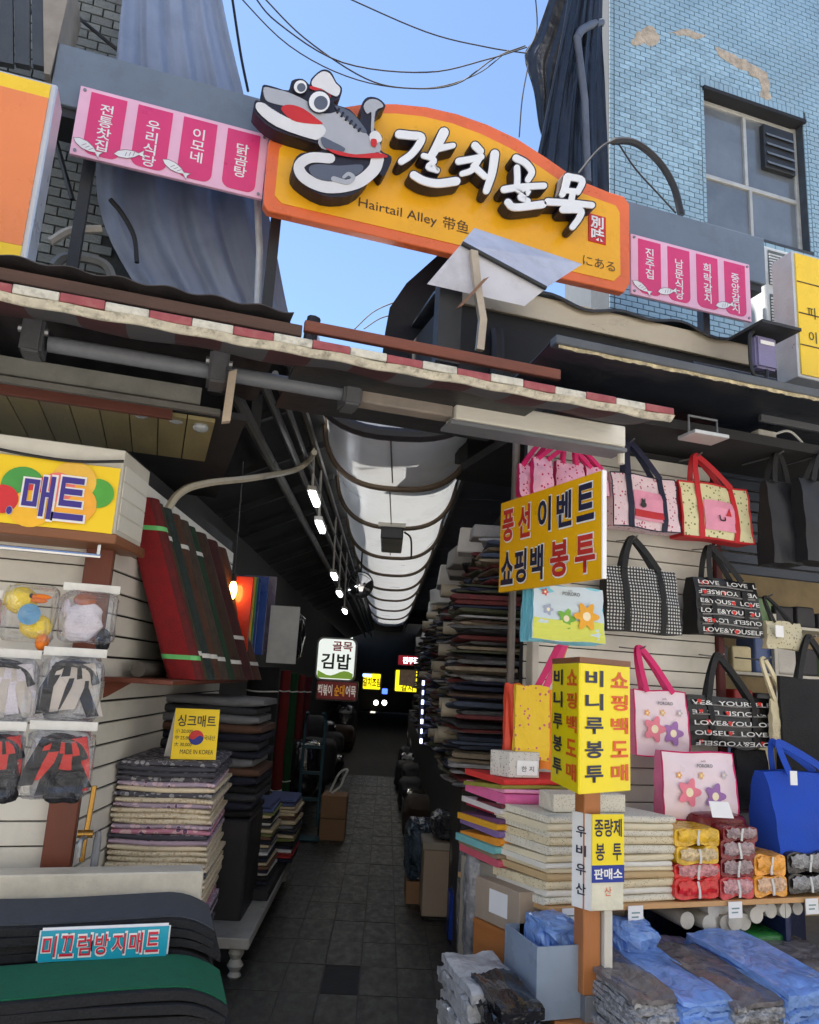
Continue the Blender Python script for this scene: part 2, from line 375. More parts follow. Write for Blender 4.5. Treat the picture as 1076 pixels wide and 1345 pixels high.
for pts in ([(828, 55), (838, 42), (850, 34), (862, 38), (868, 52), (858, 62), (846, 56), (836, 62)], [(941, 62), (958, 68), (985, 82), (1008, 95), (1012, 130), (1000, 128), (998, 104), (975, 92), (948, 78)], [(878, 42), (900, 36), (925, 48), (915, 53), (895, 46)]):
    q_ = random.Random(len(pts)*7); rag = []
    for i in range(len(pts)):
        a, b_ = pts[i], pts[(i+1) % len(pts)]
        for k in range(4): f_ = k/4; rag.append((a[0]+(b_[0]-a[0])*f_+q_.uniform(-2.2, 2.2), a[1]+(b_[1]-a[1])*f_+q_.uniform(-2, 2)))
    g = B(); g.prism(list(reversed(blob(rag, YT-.016))), (0, .006, 0)); g.obj('plaster_patch', M_plaster, tb)
# window
fr = thing_w = B()
yw = YT+.10
def bar(b, xa, xb, za, zb, y0=yw, y1=yw+.06): b.box(xa, xb, y0, y1, za, zb)
zm = wz0+(wz1-wz0)*.40; xm = wx0+(wx1-wx0)*.46
bar(fr, wx0, wx0+.05, wz0, wz1); bar(fr, wx1-.05, wx1, wz0, wz1); bar(fr, wx0+.05, wx1-.05, wz1-.09, wz1-.04); bar(fr, wx0+.05, wx1-.05, wz0, wz0+.05)
bar(fr, wx0+.05, wx1-.05, zm-.025, zm+.025, yw-.003, yw+.055); bar(fr, xm-.022, xm+.022, zm+.025, wz1-.09, yw-.006, yw+.05); bar(fr, xm+.03, xm+.07, wz0+.05, zm-.025, yw-.006, yw+.05)
wf = fr.obj('window', M_alu, tb, bevel=.004)
for (xa, xb, za, zb) in ((wx0+.05, xm-.022, zm+.025, wz1-.09), (xm+.022, wx1-.05, zm+.025, wz1-.09), (wx0+.05, xm+.03, wz0+.05, zm-.025), (xm+.07, wx1-.05, wz0+.05, zm-.025)):
    g = B(); g.box(xa, xb, yw+.025, yw+.031, za, zb); g.obj('pane', M_glass, wf)
g = B(); g.box(wx0-.02, wx1+.02, YT-.05, YT+.09, wz1-.035, wz1+.012); g.obj('lintel', M_dark, wf)
g = B(); g.box(xm+.24, wx1-.09, yw-.05, yw+.02, zm+.32, wz1-.14)
vfan = g.obj('vent_fan', M_blackm, wf, bevel=.006)
M_grey = mat('grey_paint', S(132, 138, 140), .5, dirt=.4, ds=6)
for i in range(4):
    z_ = zm+.36+i*(wz1-.18-zm-.36)/4; g = B(); g.hexa([(xm+.27, yw-.075, z_), (wx1-.11, yw-.075, z_), (wx1-.11, yw-.051, z_+.05), (xm+.27, yw-.051, z_+.05), (xm+.27, yw-.072, z_+.006), (wx1-.11, yw-.072, z_+.006), (wx1-.11, yw-.048, z_+.056), (xm+.27, yw-.048, z_+.056)]); g.obj('vent_slat', M_grey, wf)
M_paper = mat('cream_paper', S(215, 200, 150), .8)
g = B(); g.box(xm+.1, wx1-.1, yw+.05, yw+.054, wz0+.05, zm-.16); g.obj('paper_sheet', M_paper, wf)

# left building: cement brick wall
M_brick = mat('grey_cement_brick', S(138, 142, 138), .9, var=.25, sc=9, bump=.5, bs=60, dirt=.45, ds=3, dcol=S(60, 62, 58), objvar=.22)
M_wallb = mat('wall_mortar', S(70, 72, 70), .95, var=.3, sc=7, bump=.3)
YL = 5.7
lb = thing('brick_building', 'old grey cement brick building behind the orange light box', 'building', (-2, YL+1, 0))
lx1 = FY(225, 200, YL).x
g = B(); g.box(-14, lx1, YL, YL+.3, 2.6, 26); e0 = Vector((lx1, YL+.3, 0)); e1 = e0+EY*.3  # unseen upper wall stretched tall to keep the sun off the shop fronts
g.hexa([(e0.x-.3, e0.y, 2.6), (e0.x, e0.y, 2.6), (e1.x, e1.y, 2.6), (e1.x-.3, e1.y, 2.6), (e0.x-.3, e0.y, 26), (e0.x, e0.y, 26), (e1.x, e1.y, 26), (e1.x-.3, e1.y, 26)])
g.box(-14, lx1-.01, YL+.31, YL+.6, 25.6, 26); g.box(-14, lx1-.1, YL+.61, YL+12, 2.6, 4.6)  # rear block shaped low so that sun reaches the vinyl tube
g.obj('wall', M_wallb, lb)
g = B(); g.box(-.5, .5, -1, 0, -.5, .5); _t = g.obj('brick', M_brick, base=(0, 0, 0)); bm_ = _t.data; bpy.data.objects.remove(_t)
nb = 0
bw, bh = .165, .078
rw = 0; z = 3.9
while z < 8.7:
    x = -2.3+(bw/2 if rw % 2 else 0)
    while x < FY(170, 40, YL).x+.12:
        u, v = proj((x, YL, z))
        if -15 < u < 200 and -15 < v < 390 and nb < 298:
            inst(bm_, 'brick', Vector((x, YL+rnd.uniform(-.006, .002), z)), 0, lb, (bw-.012, .02, bh-.012)); nb += 1
        x += bw
    z += bh; rw += 1

# building across the street (out of the picture, behind the camera): pale plaster, sunlit, with windows
M_opp = mat('pale_plaster', (.72, .68, .62), .9, var=.12, sc=2, dirt=.2)
ob = thing('street_building', 'pale plaster building across the street behind the viewer', 'building', (0, -9, 0))
g = B(); g.box(-22, 26, -14, -7, 0, 13); g.obj('wall', M_opp, ob)
for i in range(12):
    for j in range(3):
        g = B(); x = -20+i*3.8; z = 3.6+j*3.2; g.box(x, x+1.6, -7.02, -6.98, z, z+1.5); g.obj('window', M_glass, ob)
# ================================================================== GATE SIGN OVER THE ALLEY MOUTH
YG = 5.0
def poly(pts, Y, rev=True):
    q = [FY(px, py, Y) for px, py in pts]
    a = sum(q[i].x*q[(i+1) % len(q)].z-q[(i+1) % len(q)].x*q[i].z for i in range(len(q)))
    return q if a > 0 else list(reversed(q))     # ccw seen from the street
M_beam = mat('slate_blue_panel', S(112, 124, 138), .5, var=.1, sc=2, dirt=.25, ds=3, bump=.05)
M_pinkbd = mat('pale_pink_print', S(244, 190, 214), .35, var=.05, bump=.02)
M_pink = mat('deep_pink_print', S(226, 62, 122), .35, var=.06, bump=.02)
M_white = mat('white_print', S(240, 240, 240), .4, var=.04, bump=0)
M_orange = mat('orange_red_panel', S(240, 116, 64), .3, var=.08, sc=3, bump=.02, dirt=.15, ds=4)
M_yellow = mat('amber_panel', S(255, 184, 34), .3, var=.06, sc=2, bump=.02, dirt=.12, ds=5, dcol=S(160, 100, 20))
M_black = mat('black_print', (.012, .012, .014), .45, var=.2, bump=0)
M_navy = mat('dark_letter_side', S(32, 30, 44), .5, var=.2)
M_red = mat('red_print', S(205, 42, 40), .45, var=.08, bump=0)
M_steel = mat('galvanised_steel', S(150, 152, 155), .38, m=.7, var=.15, sc=9, dirt=.3, ds=5)
gate = thing('gate_beam', 'long slate blue box beam spanning the alley mouth behind the signs', 'gate', (1, YG+.1, 4.6))
a0, a1 = FY(72, 85, YG).x, FY(1005, 335, YG).x
zt = (FY(75, 57, YG).z+FY(1005, 312, YG).z)/2; zb = zt-.46
g = B(); g.box(a0, a1, YG, YG+.34, zb, zt); g.obj('casing', M_beam, gate, bevel=.006)
for x in (a0+.25, a0+1.55, a0+3.1, a1-.6):
    g = B(); g.box(x, x+.07, YG+.12, YG+.2, 3.2, zb-.001); g.obj('post', M_blackm, gate)
g = B(); g.box(a0+.03, a1-.03, YG+.03, YG+.31, zb-.07, zb-.001); g.obj('underside_channel', M_blackm, gate)

def pink_panel(label, quad, words, drop, sg):
    x0, x1, z0, z1 = quadF(*quad, YG-.04)
    t = thing('pink_sign_panel', label, 'sign', ((x0+x1)/2, YG-.04, z0), 0, 'pink restaurant name panels on the gate')
    g = B(); g.box(x0, x1, YG-.05, YG-.022, z0, z1); g.obj('backing', M_pinkbd, t, bevel=.003)
    n = len(words); W_ = x1-x0; H_ = z1-z0; e = W_*.045; cw = (W_-e)/n
    for i, wd in enumerate(words):
        xa = x0+e+i*cw+cw*.05; xb = xa+cw*.76; r_ = cw*.2; pts = []
        for (cx, cz, a_) in ((xa+r_, z0+r_+H_*.05, 180), (xb-r_, z0+r_+H_*.05, 270)):
            for k in range(5): an = R(a_+k*22.5); pts.append(Vector((cx+r_*math.cos(an), YG-.054, cz+r_*math.sin(an))))
        pts += [Vector((xb, YG-.054, z1-.03)), Vector((xa, YG-.054, z1-.03))]
        b = B(); b.prism(pts, (0, .004, 0)); s_ = b.obj('name_stripe', M_pink, t)
        hh = H_*(.17*len(wd))
        text(wd, s_, M_white, ((xa+xb)/2, YG-.056, z1-.1-hh/2-drop*(i % 2)*.05), EX, EZ, cw*.3, hh, vertical=True, bold=.012)
        # small fish dish drawings along the lower edge
        if (i+sg) % 4 != 3:
            cx = max(xa-.01, x0+.1); cz = z0+.075+.02*(i % 2); f = []; an0 = R(-25+40*(i % 2)); fx = Vector((math.cos(an0), 0, math.sin(an0))); fz = Vector((-math.sin(an0), 0, math.cos(an0))); cc = Vector((cx, YG-.0565, cz))
            sh_ = [(-.1, 0), (-.07, -.022), (-.02, -.032), (.03, -.022), (.06, -.006), (.1, -.03), (.09, 0), (.1, .03), (.06, .008), (.03, .024), (-.02, .034), (-.07, .024)]
            b = B(); b.prism([cc+fx*u+fz*v for u, v in sh_], (0, .002, 0)); d_ = b.obj('fish_drawing', M_white, t)
            b = B(); b.tube([cc+fx*u+fz*v+Vector((0, -.001, 0)) for u, v in sh_], .002, 4, closed=True)
            for k in range(3): b.tube([cc+fx*(-.03+.025*k)+fz*-.014+Vector((0, -.001, 0)), cc+fx*(-.015+.025*k)+fz*.014+Vector((0, -.001, 0))], .0018, 4)
            b.obj('ink_line', mat('soft_ink', S(150, 120, 140), .6, bump=0), d_)
    for (bx, bz) in ((x0+.03, z1-.03), (x1-.03, z1-.03), (x0+.03, z0+.03), (x1-.03, z0+.03)):
        b = B(); b.tube([(bx, YG-.06, bz), (bx, YG-.04, bz)], .011, 8); b.obj('screw', M_steel, t)
    return t
pink_panel('pink striped name panel left of the big sign, reading 전통찻집 to 닭곰탕', ((108, 112), (352, 180), (345, 262), (90, 203)), ['전통찻집', '우리식당', '이모네', '닭곰탕'], .6, 0)
pink_panel('pink striped name panel right of the big sign, reading 진주집 to 중앙갈치', ((828, 306), (985, 350), (985, 424), (828, 385)), ['진주집', '남문식당', '희락갈치', '중앙갈치'], .6, 1)

ys = YG-.14
arch = thing('arched_sign', 'big orange and amber arched sign with raised white letters 갈치골목', 'sign', (FY(590, 330, ys).x, ys, FY(590, 330, ys).z))
outer = [(346, 268), (353, 186), (362, 172), (400, 153), (440, 142), (480, 136), (520, 136), (560, 140), (600, 149), (640, 163), (680, 182), (720, 208), (760, 236), (800, 252), (820, 258), (827, 268), (828, 372), (820, 384), (600, 335), (352, 277)]
inner = [(361, 257), (367, 196), (375, 185), (410, 166), (450, 154), (485, 149), (520, 149), (556, 153), (594, 162), (632, 176), (671, 195), (712, 221), (752, 249), (792, 264), (809, 270), (814, 279), (815, 361), (806, 369), (600, 321), (370, 267)]
g = B(); g.prism(poly(outer, ys), (0, .075, 0)); g.obj('frame_panel', M_orange, arch, bevel=.006)
g = B(); g.prism(poly(inner, ys-.006), (0, .005, 0)); g.obj('face_panel', M_yellow, arch)
K2 = lambda q: (300+q[0]/2.69, 60+q[1]/2.69)
K3 = lambda q: (560+q[0]/3.587, 160+q[1]/3.587)
def stroke_poly(pts, r0, r1=None, cap=5):       # outline of a brush stroke in picture units
    r1 = r1 or r0; P = spline([Vector((p[0], p[1], 0)) for p in pts], 5) if len(pts) > 2 else [Vector((p[0], p[1], 0)) for p in pts]
    L_, R_ = [], []; m = len(P)
    for i, p in enumerate(P):
        t = (P[min(i+1, m-1)]-P[max(i-1, 0)]).normalized(); n_ = Vector((-t.y, t.x, 0)); r = r0+(r1-r0)*i/(m-1)
        L_.append(p+n_*r); R_.append(p-n_*r)
    def arc(c, a, b, r): # semicircle from a to b around c
        v = a-c; out = []
        for k in range(1, cap): an = math.pi*k/cap; out.append(c+Vector((v.x*math.cos(an)+v.y*math.sin(an), -v.x*math.sin(an)+v.y*math.cos(an), 0)))
        return out
    o = L_ + arc(P[-1], L_[-1], R_[-1], r1) + R_[::-1] + arc(P[0], R_[0], L_[0], r0)
    return [(q.x, q.y) for q in o]
def brush_letter(name, strokes, K, Y0, depth, r):
    rl = r
    root = None
    for k, (pts, ra, rb) in enumerate(strokes):
        pp = [K(q) for q in pts]; eps = .0012*k
        b = B(); b.prism(poly(stroke_poly(pp, ra+1.6, rb+1.6), Y0+eps), (0, depth-.002*k-eps, 0))
        if root is None: root = b.obj(name, M_navy, arch)
        else: b.obj('return_side', M_navy, root)
        b = B(); b.prism(poly(stroke_poly(pp, ra, rb), Y0-.012-eps), (0, .0105+.0, 0)); b.obj('white_face', M_white, root)
    return root
YF = ys-.13
w5 = 5.4
brush_letter('letter', [([(604, 312), (640, 316), (682, 322), (672, 352), (645, 385), (612, 408)], 5.5, 4.5), ([(762, 306), (745, 340), (728, 372), (715, 392)], 6.5, 5), ([(745, 362), (795, 352)], 4.5, 3.5), ([(690, 388), (716, 396), (728, 408), (706, 428), (738, 440)], 3.6, 3.6), ([(655, 456), (690, 476), (740, 486), (806, 478)], 5, 5.5)], K2, YF, .12, 5)
brush_letter('letter', [([(872, 352), (892, 372)], 5, 4.5), ([(814, 408), (860, 400), (895, 392)], 4.5, 4), ([(886, 398), (862, 438), (826, 452)], 4.5, 3.5), ([(868, 425), (908, 462)], 4.5, 4), ([(942, 382), (932, 450), (912, 512)], 5.8, 4.5)], K2, YF, .12, 5)
brush_letter('letter', [([(424, 170), (470, 195), (498, 235), (480, 272)], 4.8, 4), ([(428, 215), (430, 262), (428, 305)], 4, 4), ([(367, 318), (450, 306), (556, 300)], 4.6, 4), ([(430, 318), (482, 330), (442, 352), (480, 372)], 3.6, 3.6), ([(385, 378), (420, 402), (550, 388)], 4.6, 5)], K3, YF, .12, 5)
brush_letter('letter', [([(668, 258), (655, 310), (642, 342)], 5, 4), ([(672, 258), (735, 275), (715, 330)], 4.6, 4), ([(655, 322), (715, 328)], 3.6, 3.6), ([(692, 330), (684, 372)], 4, 4), ([(572, 376), (680, 382), (782, 392)], 4.6, 4), ([(645, 412), (725, 416), (722, 450), (690, 495)], 4.8, 4)], K3, YF, .12, 5)
tdir = EX
def txt_px(s, pl, pr, hpx, Y, m, parent, bold=0.0):
    a, b = FY(*pl, Y), FY(*pr, Y); c = (a+b)/2; h = (FY(pl[0], pl[1]-hpx/2, Y)-FY(pl[0], pl[1]+hpx/2, Y)).length
    return text(s, parent, m, c, EX, EZ, abs(b.x-a.x), h, bold=bold)
M_brown = mat('dark_brown_print', S(70, 48, 30), .5, var=.1, bump=0)
txt_px('Hairtail Alley', (471, 268), (574, 291), 16, ys-.009, M_brown, arch)
txt_px('带鱼', (582, 291), (616, 300), 17, ys-.009, M_brown, arch)
txt_px('にある', (766, 342), (808, 350), 13, ys-.009, M_brown, arch)
x0, x1, z0, z1 = quadF((773, 280), (796, 285), (796, 322), (773, 316), ys-.012)
g = B(); g.box(x0, x1, ys-.014, ys-.0065, z0, z1); seal = g.obj('red_seal', M_red, arch, bevel=.003)
text('別味', seal, M_white, ((x0+x1)/2, ys-.017, (z0+z1)/2), EX, EZ, (x1-x0)*.8, (z1-z0)*.88, vertical=True, bold=.03)

# fish emblem: cut-out board with a raised dark edge
M_fish = mat('pale_grey_fish_print', S(176, 178, 184), .4, var=.06, bump=.02)
M_fishl = mat('white_fish_print', S(226, 224, 224), .4, var=.05, bump=.02)
M_fishd = mat('slate_fish_print', S(92, 98, 112), .4, var=.06, bump=.02)
fish = thing('fish_emblem', 'cut-out hairtail fish board with chef hat on the upper left of the arched sign', 'emblem', FY(420, 250, YF))
sil = [(90, 215), (97, 192), (125, 196), (120, 142), (150, 142), (212, 158), (224, 124), (262, 117), (290, 140), (292, 118), (330, 85), (362, 92), (382, 128), (402, 150), (394, 185), (372, 204), (430, 226), (466, 262), (470, 210), (492, 182), (530, 186), (556, 214), (528, 236), (516, 290), (545, 322), (538, 368), (576, 392), (570, 425), (545, 462), (515, 425), (500, 470), (440, 526), (335, 530), (238, 470), (228, 420), (256, 380), (330, 372), (310, 345), (165, 298), (95, 240)]
def smooth2(pts, n=3):
    P = [Vector((p[0], p[1], 0)) for p in pts]; m = len(P); out = []
    for i in range(m):
        a, b_, c_, d = P[i-1], P[i], P[(i+1) % m], P[(i+2) % m]
        for k in range(n):
            t = k/n; v = .5*((2*b_)+(c_-a)*t+(2*a-5*b_+4*c_-d)*t*t+(3*b_-a-3*c_+d)*t**3); out.append((v.x, v.y))
    return out
g = B(); g.prism(poly([K2(q) for q in smooth2(sil)], YF), (0, .12, 0)); g.obj('cut_out_board', M_navy, fish)
def layer(nm, pts, m, k, par=fish):
    b = B(); b.prism(poly([K2(q) for q in (smooth2(pts) if len(pts) < 20 else pts)], YF-.004-.003*k), (0, .0025, 0)); return b.obj(nm, m, par)
layer('upper_head', [(125, 148), (160, 152), (215, 166), (285, 200), (340, 240), (400, 232), (450, 262), (495, 318), (535, 340), (530, 385), (470, 388), (380, 372), (330, 362), (318, 330), (345, 300), (300, 262), (230, 222), (165, 205), (132, 190)], M_fish, 1)
layer('jaw_dark_print', [(128, 196), (180, 212), (250, 224), (330, 270), (300, 276), (200, 250), (140, 214)], M_navy, 2)  # dark printed shape between the jaws
layer('lower_jaw', [(100, 202), (128, 204), (170, 232), (230, 262), (320, 274), (345, 300), (322, 328), (290, 328), (170, 285), (104, 232)], M_fishl, 2)
layer('tongue', [(186, 222), (215, 208), (265, 222), (318, 262), (332, 276), (280, 274), (225, 262)], M_red, 3)
b = B(); b.prism(poly(stroke_poly([K2(q) for q in ((528, 398), (512, 440), (450, 486), (350, 500), (272, 468), (250, 425), (290, 396), (360, 398))], 8.5, 6.5), YF-.007), (0, .0025, 0)); b.obj('tail_coil', M_fishl, fish)
b = B(); b.prism(poly(stroke_poly([K2(q) for q in ((372, 470), (420, 482), (442, 466), (425, 452), (408, 464))], 3.4, 2), YF-.012), (0, .0025, 0)); b.obj('tail_tip', M_fish, fish)
layer('tail_gap', [(285, 430), (320, 418), (390, 424), (470, 420), (470, 446), (420, 470), (350, 478), (300, 462)], M_fishd, 2)
layer('belly', [(345, 362), (390, 372), (450, 384), (530, 378), (562, 394), (470, 396), (390, 386)], M_red, 4)
layer('lower_belly', [(330, 322), (372, 340), (412, 362), (398, 374), (340, 358)], M_fishd, 4)
layer('fin', [(376, 212), (430, 232), (468, 272), (490, 306), (462, 300), (420, 262)], M_fishd, 2)
layer('ladle', [(478, 212), (498, 190), (528, 192), (548, 214), (520, 232), (514, 300), (504, 300), (506, 236), (490, 240)], M_fish, 2)
layer('hat', [(298, 142), (298, 120), (330, 92), (358, 98), (378, 130), (396, 152), (386, 178), (360, 170), (330, 152)], M_fishl, 2)
layer('hat_band', [(292, 142), (330, 154), (362, 176), (352, 184), (318, 162), (290, 152)], M_red, 3)
layer('sleeve', [(500, 312), (522, 300), (542, 322), (538, 340), (505, 342)], M_fishl, 3)
layer('cuff', [(505, 330), (524, 332), (522, 356), (506, 352)], M_red, 4)
for (c_, r, nm) in (((255, 145), 26, 'eye'), ((322, 198), 42, 'eye')):
    e = layer(nm, [(c_[0]+r*math.cos(a*math.pi/10), c_[1]+r*math.sin(a*math.pi/10)) for a in range(20)], M_navy, 5)
    layer('eye_white', [(c_[0]+r*.88*math.cos(a*math.pi/10), c_[1]+r*.88*math.sin(a*math.pi/10)) for a in range(20)], M_white, 6, e)
    layer('pupil', [(c_[0]+r*.12+r*.58*math.cos(a*math.pi/10), c_[1]+r*.08+r*.58*math.sin(a*math.pi/10)) for a in range(20)], M_fishd, 7, e)
b = B()
for k in range(6): p, q = K2((392+k*15, 222+k*14)), K2((384+k*15, 238+k*13)); b.tube([FY(*p, YF-.012), FY(*q, YF-.012)], .008, 4)
b.obj('gill_stripes', M_navy, fish)

# ------------------------------------------------------------------ light boxes
M_obox = mat('orange_acrylic', S(238, 138, 84), .3, var=.04, sc=2, bump=0)
M_ybox = mat('yellow_acrylic', S(246, 206, 50), .3, var=.04, bump=0)
M_frame = mat('silver_sign_frame', S(205, 208, 212), .35, m=.4, var=.08, dirt=.2)
yb = 3.9
xr = (FY(75, 107, yb).x+FY(33, 357, yb).x)/2; zt_, zb_ = FY(40, 100, yb).z, FY(20, 353, yb).z
t = thing('orange_light_box', 'large orange light box sign with yellow bands at the upper left edge', 'sign', (xr-1, yb, zb_))
g = B(); g.box(xr-2.4, xr, yb+.01, yb+.22, zb_, zt_); g.obj('case', M_frame, t, bevel=.008)
g = B(); g.box(xr-2.38, xr-.03, yb+.0, yb+.009, zb_+.13, zt_-.1); g.obj('face_panel', M_obox, t)
g = B(); g.box(xr-2.38, xr-.03, yb+.001, yb+.009, zt_-.099, zt_-.02); g.obj('yellow_band', M_ybox, t)
g = B(); g.box(xr-2.38, xr-.03, yb+.001, yb+.009, zb_+.02, zb_+.129); g.obj('yellow_band', M_ybox, t)
yb = 3.75
xl = FY(1046, 410, yb).x; zt_, zb_ = FY(1060, 333, yb).z, FY(1060, 496, yb).z
t = thing('yellow_light_box', 'yellow light box sign with black lettering at the right edge', 'sign', (xl+.8, yb, zb_))
g = B(); g.box(xl, xl+2, yb+.01, yb+.2, zb_, zt_); g.obj('case', M_frame, t, bevel=.006)
g = B(); g.box(xl+.02, xl+1.98, yb, yb+.009, zb_+.02, zt_-.02); f_ = g.obj('face_panel', M_ybox, t)
for k in range(1, 4): b = B(); zz = zb_+(zt_-zb_)*k/4; b.box(xl+.02, xl+1.98, yb-.003, yb-.0005, zz-.004, zz+.004); b.obj('ruled_line', M_brown, f_)
for s_, u, v in (('피', 1066, 411), ('이', 1068, 443)):
    c = FY(u, v, yb-.004); text(s_, f_, M_black, c, EX, EZ, h=.085)

# ------------------------------------------------------------------ tarpaulins
def cloth_mat(name, col, r=.55, trans=.0): return mat(name, col, r, var=.18, sc=3, bump=.6, bs=7, dirt=.35, ds=1.5, trans=trans)
M_tarp = cloth_mat('grey_blue_tarp', S(134, 146, 170), .5)
M_tarpk = cloth_mat('black_tarp', S(34, 38, 46), .35)
def tarp(name, label, left, right, Y, m, amp=.05, nf=7, nu=60, nv=30, yslope=0.0, cat='tarpaulin', seed=0):
    L_ = spline([FY(*p, Y) for p in left], 8); R_ = spline([FY(*p, Y) for p in right], 8); q = random.Random(seed); ph = [q.uniform(0, 6.3) for _ in range(6)]
    def samp(P, v): x = v*(len(P)-1); i = min(int(x), len(P)-2); return P[i].lerp(P[i+1], x-i)
    def fn(u, v):
        a, b = samp(L_, v), samp(R_, v); uu = u+.02*math.sin(3*v*3+ph[0]); p = a.lerp(b, u)
        f = math.sin(uu*nf*6.28+ph[1]+1.4*math.sin(v*2.4+ph[2]))*.6+math.sin(uu*nf*2.3*6.28+ph[3]+2*v)*.25+math.sin(uu*3+v*5+ph[4])*.5
        return p+Vector((0, f*amp*(.55+.45*v)+yslope*(u-.5), 0))
    b = B(); b.grid(fn, nu, nv, th=(0, .006, 0)); o = b.obj(name, m, smooth=True); return tag(o, label, cat)
tarp('tarpaulin', 'grey blue tarpaulin hanging down the left building behind the pink panel', [(172, -60), (160, 40), (150, 120), (128, 230), (140, 310), (190, 400), (215, 440)], [(285, -60), (303, 30), (325, 118), (345, 215), (362, 300), (378, 380), (392, 440)], 5.5, M_tarp, .07, 4, seed=3, yslope=.25)
tarp('tarpaulin', 'black plastic sheet hanging in folds on the corner of the tiled building', [(752, -60), (735, 40), (722, 110), (708, 180), (690, 260), (675, 330)], [(800, -60), (797, 40), (798, 120), (800, 190), (803, 260), (805, 330)], 6.15, M_tarpk, .05, 5, seed=5, yslope=.15)
tarp('tarpaulin', 'torn black sheet flapping beside the tiled building', [(728, -20), (705, 45), (690, 72), (702, 120), (708, 165), (716, 190)], [(765, -20), (752, 45), (742, 90), (733, 130), (722, 170), (718, 192)], 6.3, M_tarpk, .03, 2, nu=24, nv=20, seed=8)
g = B(); g.tube([FY(338, 262, YG+.25), FY(341, 330, YG+.25), FY(337, 430, YG+.25)], .026, 10); tag(g.obj('hanging_pole', mat('white_plastic_pipe', S(205, 208, 214), .4, dirt=.2), smooth=True), 'white plastic pole hanging in front of the grey blue tarpaulin', 'pole')
g = B(); g.tube(spline([FY(758, 50, 6.05), FY(764, 40, 6.1), FY(776, 33, 6.2), FY(790, 30, 6.28)], 4), .045, 10); g.tube([FY(758, 48, 6.05), FY(768, 130, 6.05), FY(772, 240, 6.05)], .04, 10)
tag(g.obj('drain_pipe', mat('grey_pvc_pipe', S(96, 100, 110), .45, dirt=.3), smooth=True), 'grey drain pipe bending out of the tiled building corner', 'pipe')
# ================================================================== AWNINGS, ROOFS AND CABLES
M_chkr = mat('awning_red_check', S(156, 78, 82), .7, var=.25, sc=14, bump=.1, dirt=.6, ds=14, dcol=S(140, 120, 108))
M_chkw = mat('awning_white_check', S(204, 200, 186), .7, var=.2, sc=14, bump=.1, dirt=.75, ds=18, dcol=S(92, 92, 80))
M_lip = mat('awning_bar_lip', S(214, 208, 190), .6, var=.2, sc=20, bump=.15, dirt=.8, ds=26, dcol=S(84, 78, 62))
M_rust = mat('rusty_board', S(124, 72, 56), .75, var=.3, sc=5, bump=.3, bs=30, dirt=.35, ds=3, stretch=(.3, 1, 1))
M_rustd = mat('weathered_board', S(88, 66, 56), .8, var=.35, sc=5, bump=.3, bs=30, dirt=.45, ds=3, stretch=(.3, 1, 1))
M_tubeg = mat('awning_tube_grey', S(120, 124, 130), .5, var=.12, sc=4, dirt=.35, ds=4)
M_tubew = mat('awning_box_cream', S(226, 222, 210), .5, var=.08, sc=4, dirt=.3, ds=3, stretch=(.3, 1, 1))
M_cable = mat('black_cable', (.02, .02, .022), .55, bump=0)
k = N('awning_underside_shaded'); p = k.n('ShaderNodeBsdfPrincipled'); tc = k.n('ShaderNodeTexCoord'); sx = k.n('ShaderNodeSeparateXYZ'); k.l(tc.outputs['Object'], sx.inputs[0])
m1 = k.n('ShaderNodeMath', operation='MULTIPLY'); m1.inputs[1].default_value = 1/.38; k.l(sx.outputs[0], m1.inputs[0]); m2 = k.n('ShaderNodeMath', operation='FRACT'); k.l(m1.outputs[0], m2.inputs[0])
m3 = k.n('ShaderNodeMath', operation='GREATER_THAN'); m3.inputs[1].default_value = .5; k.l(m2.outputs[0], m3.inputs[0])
mx = k.n('ShaderNodeMix', data_type='RGBA'); mx.inputs[6].default_value = (*S(74, 42, 48), 1); mx.inputs[7].default_value = (*S(82, 82, 88), 1); k.l(m3.outputs[0], mx.inputs[0]); k.l(mx.outputs[2], p.inputs['Base Color']); k.set(p, Roughness=.8); k.l(p.outputs[0], k.out.inputs[0]); M_under_shade = k.m
YA = 2.9
za = (FY(0, 388, YA).z+FY(885, 534, YA).z)/2; xa1 = FY(885, 530, YA).x; xa0 = -1.6
aw = thing('checked_awning', 'retracted awning with red and white checked front bar across both shops', 'awning', ((xa0+xa1)/2, YA, za-.1))
n = 24; sw = (xa1-xa0)/n
g = B(); g.box(0, sw-.002, -.006, .05, -.014, .022); _s = g.obj('check_stripe', M_chkr, base=(0, 0, 0), bevel=.003); sm = _s.data; bpy.data.objects.remove(_s)
for i in range(n): inst(sm, 'check_stripe', Vector((xa0+i*sw, YA, za+rnd.uniform(-.003, .003))), 0, aw, m=(M_chkr if i % 2 else M_chkw))
g = B(); g.grid(lambda u, v: (xa0+(xa1-xa0)*u, YA-.010+.03*v, za-.018-.022*v+.003*math.sin(u*90)+.002*math.sin(u*37)), 120, 2, th=(0, .012, 0)); g.obj('bar_lip', M_lip, aw)
g = B(); g.grid(lambda u, v: (xa0+(xa1-xa0)*u, YA+.06+.5*v, za+.012+.12*v-.03*math.sin(v*3.1)-.008*math.sin(u*40)), 60, 6, th=(0, 0, .004)); g.obj('canopy_fabric', M_under_shade, aw)
YR = 3.45
def seg(nm, p0, p1, h, m, par, Y=YR, dp=.09):
    a, b = FY(*p0, Y), FY(*p1, Y); z = (a.z+b.z)/2; g = B(); g.box(a.x, b.x, Y, Y+dp, z-h/2, z+h/2); return g.obj(nm, m, par, bevel=.012, seg=2)
zroll = (FY(170, 470, YR).z+FY(530, 520, YR).z)/2
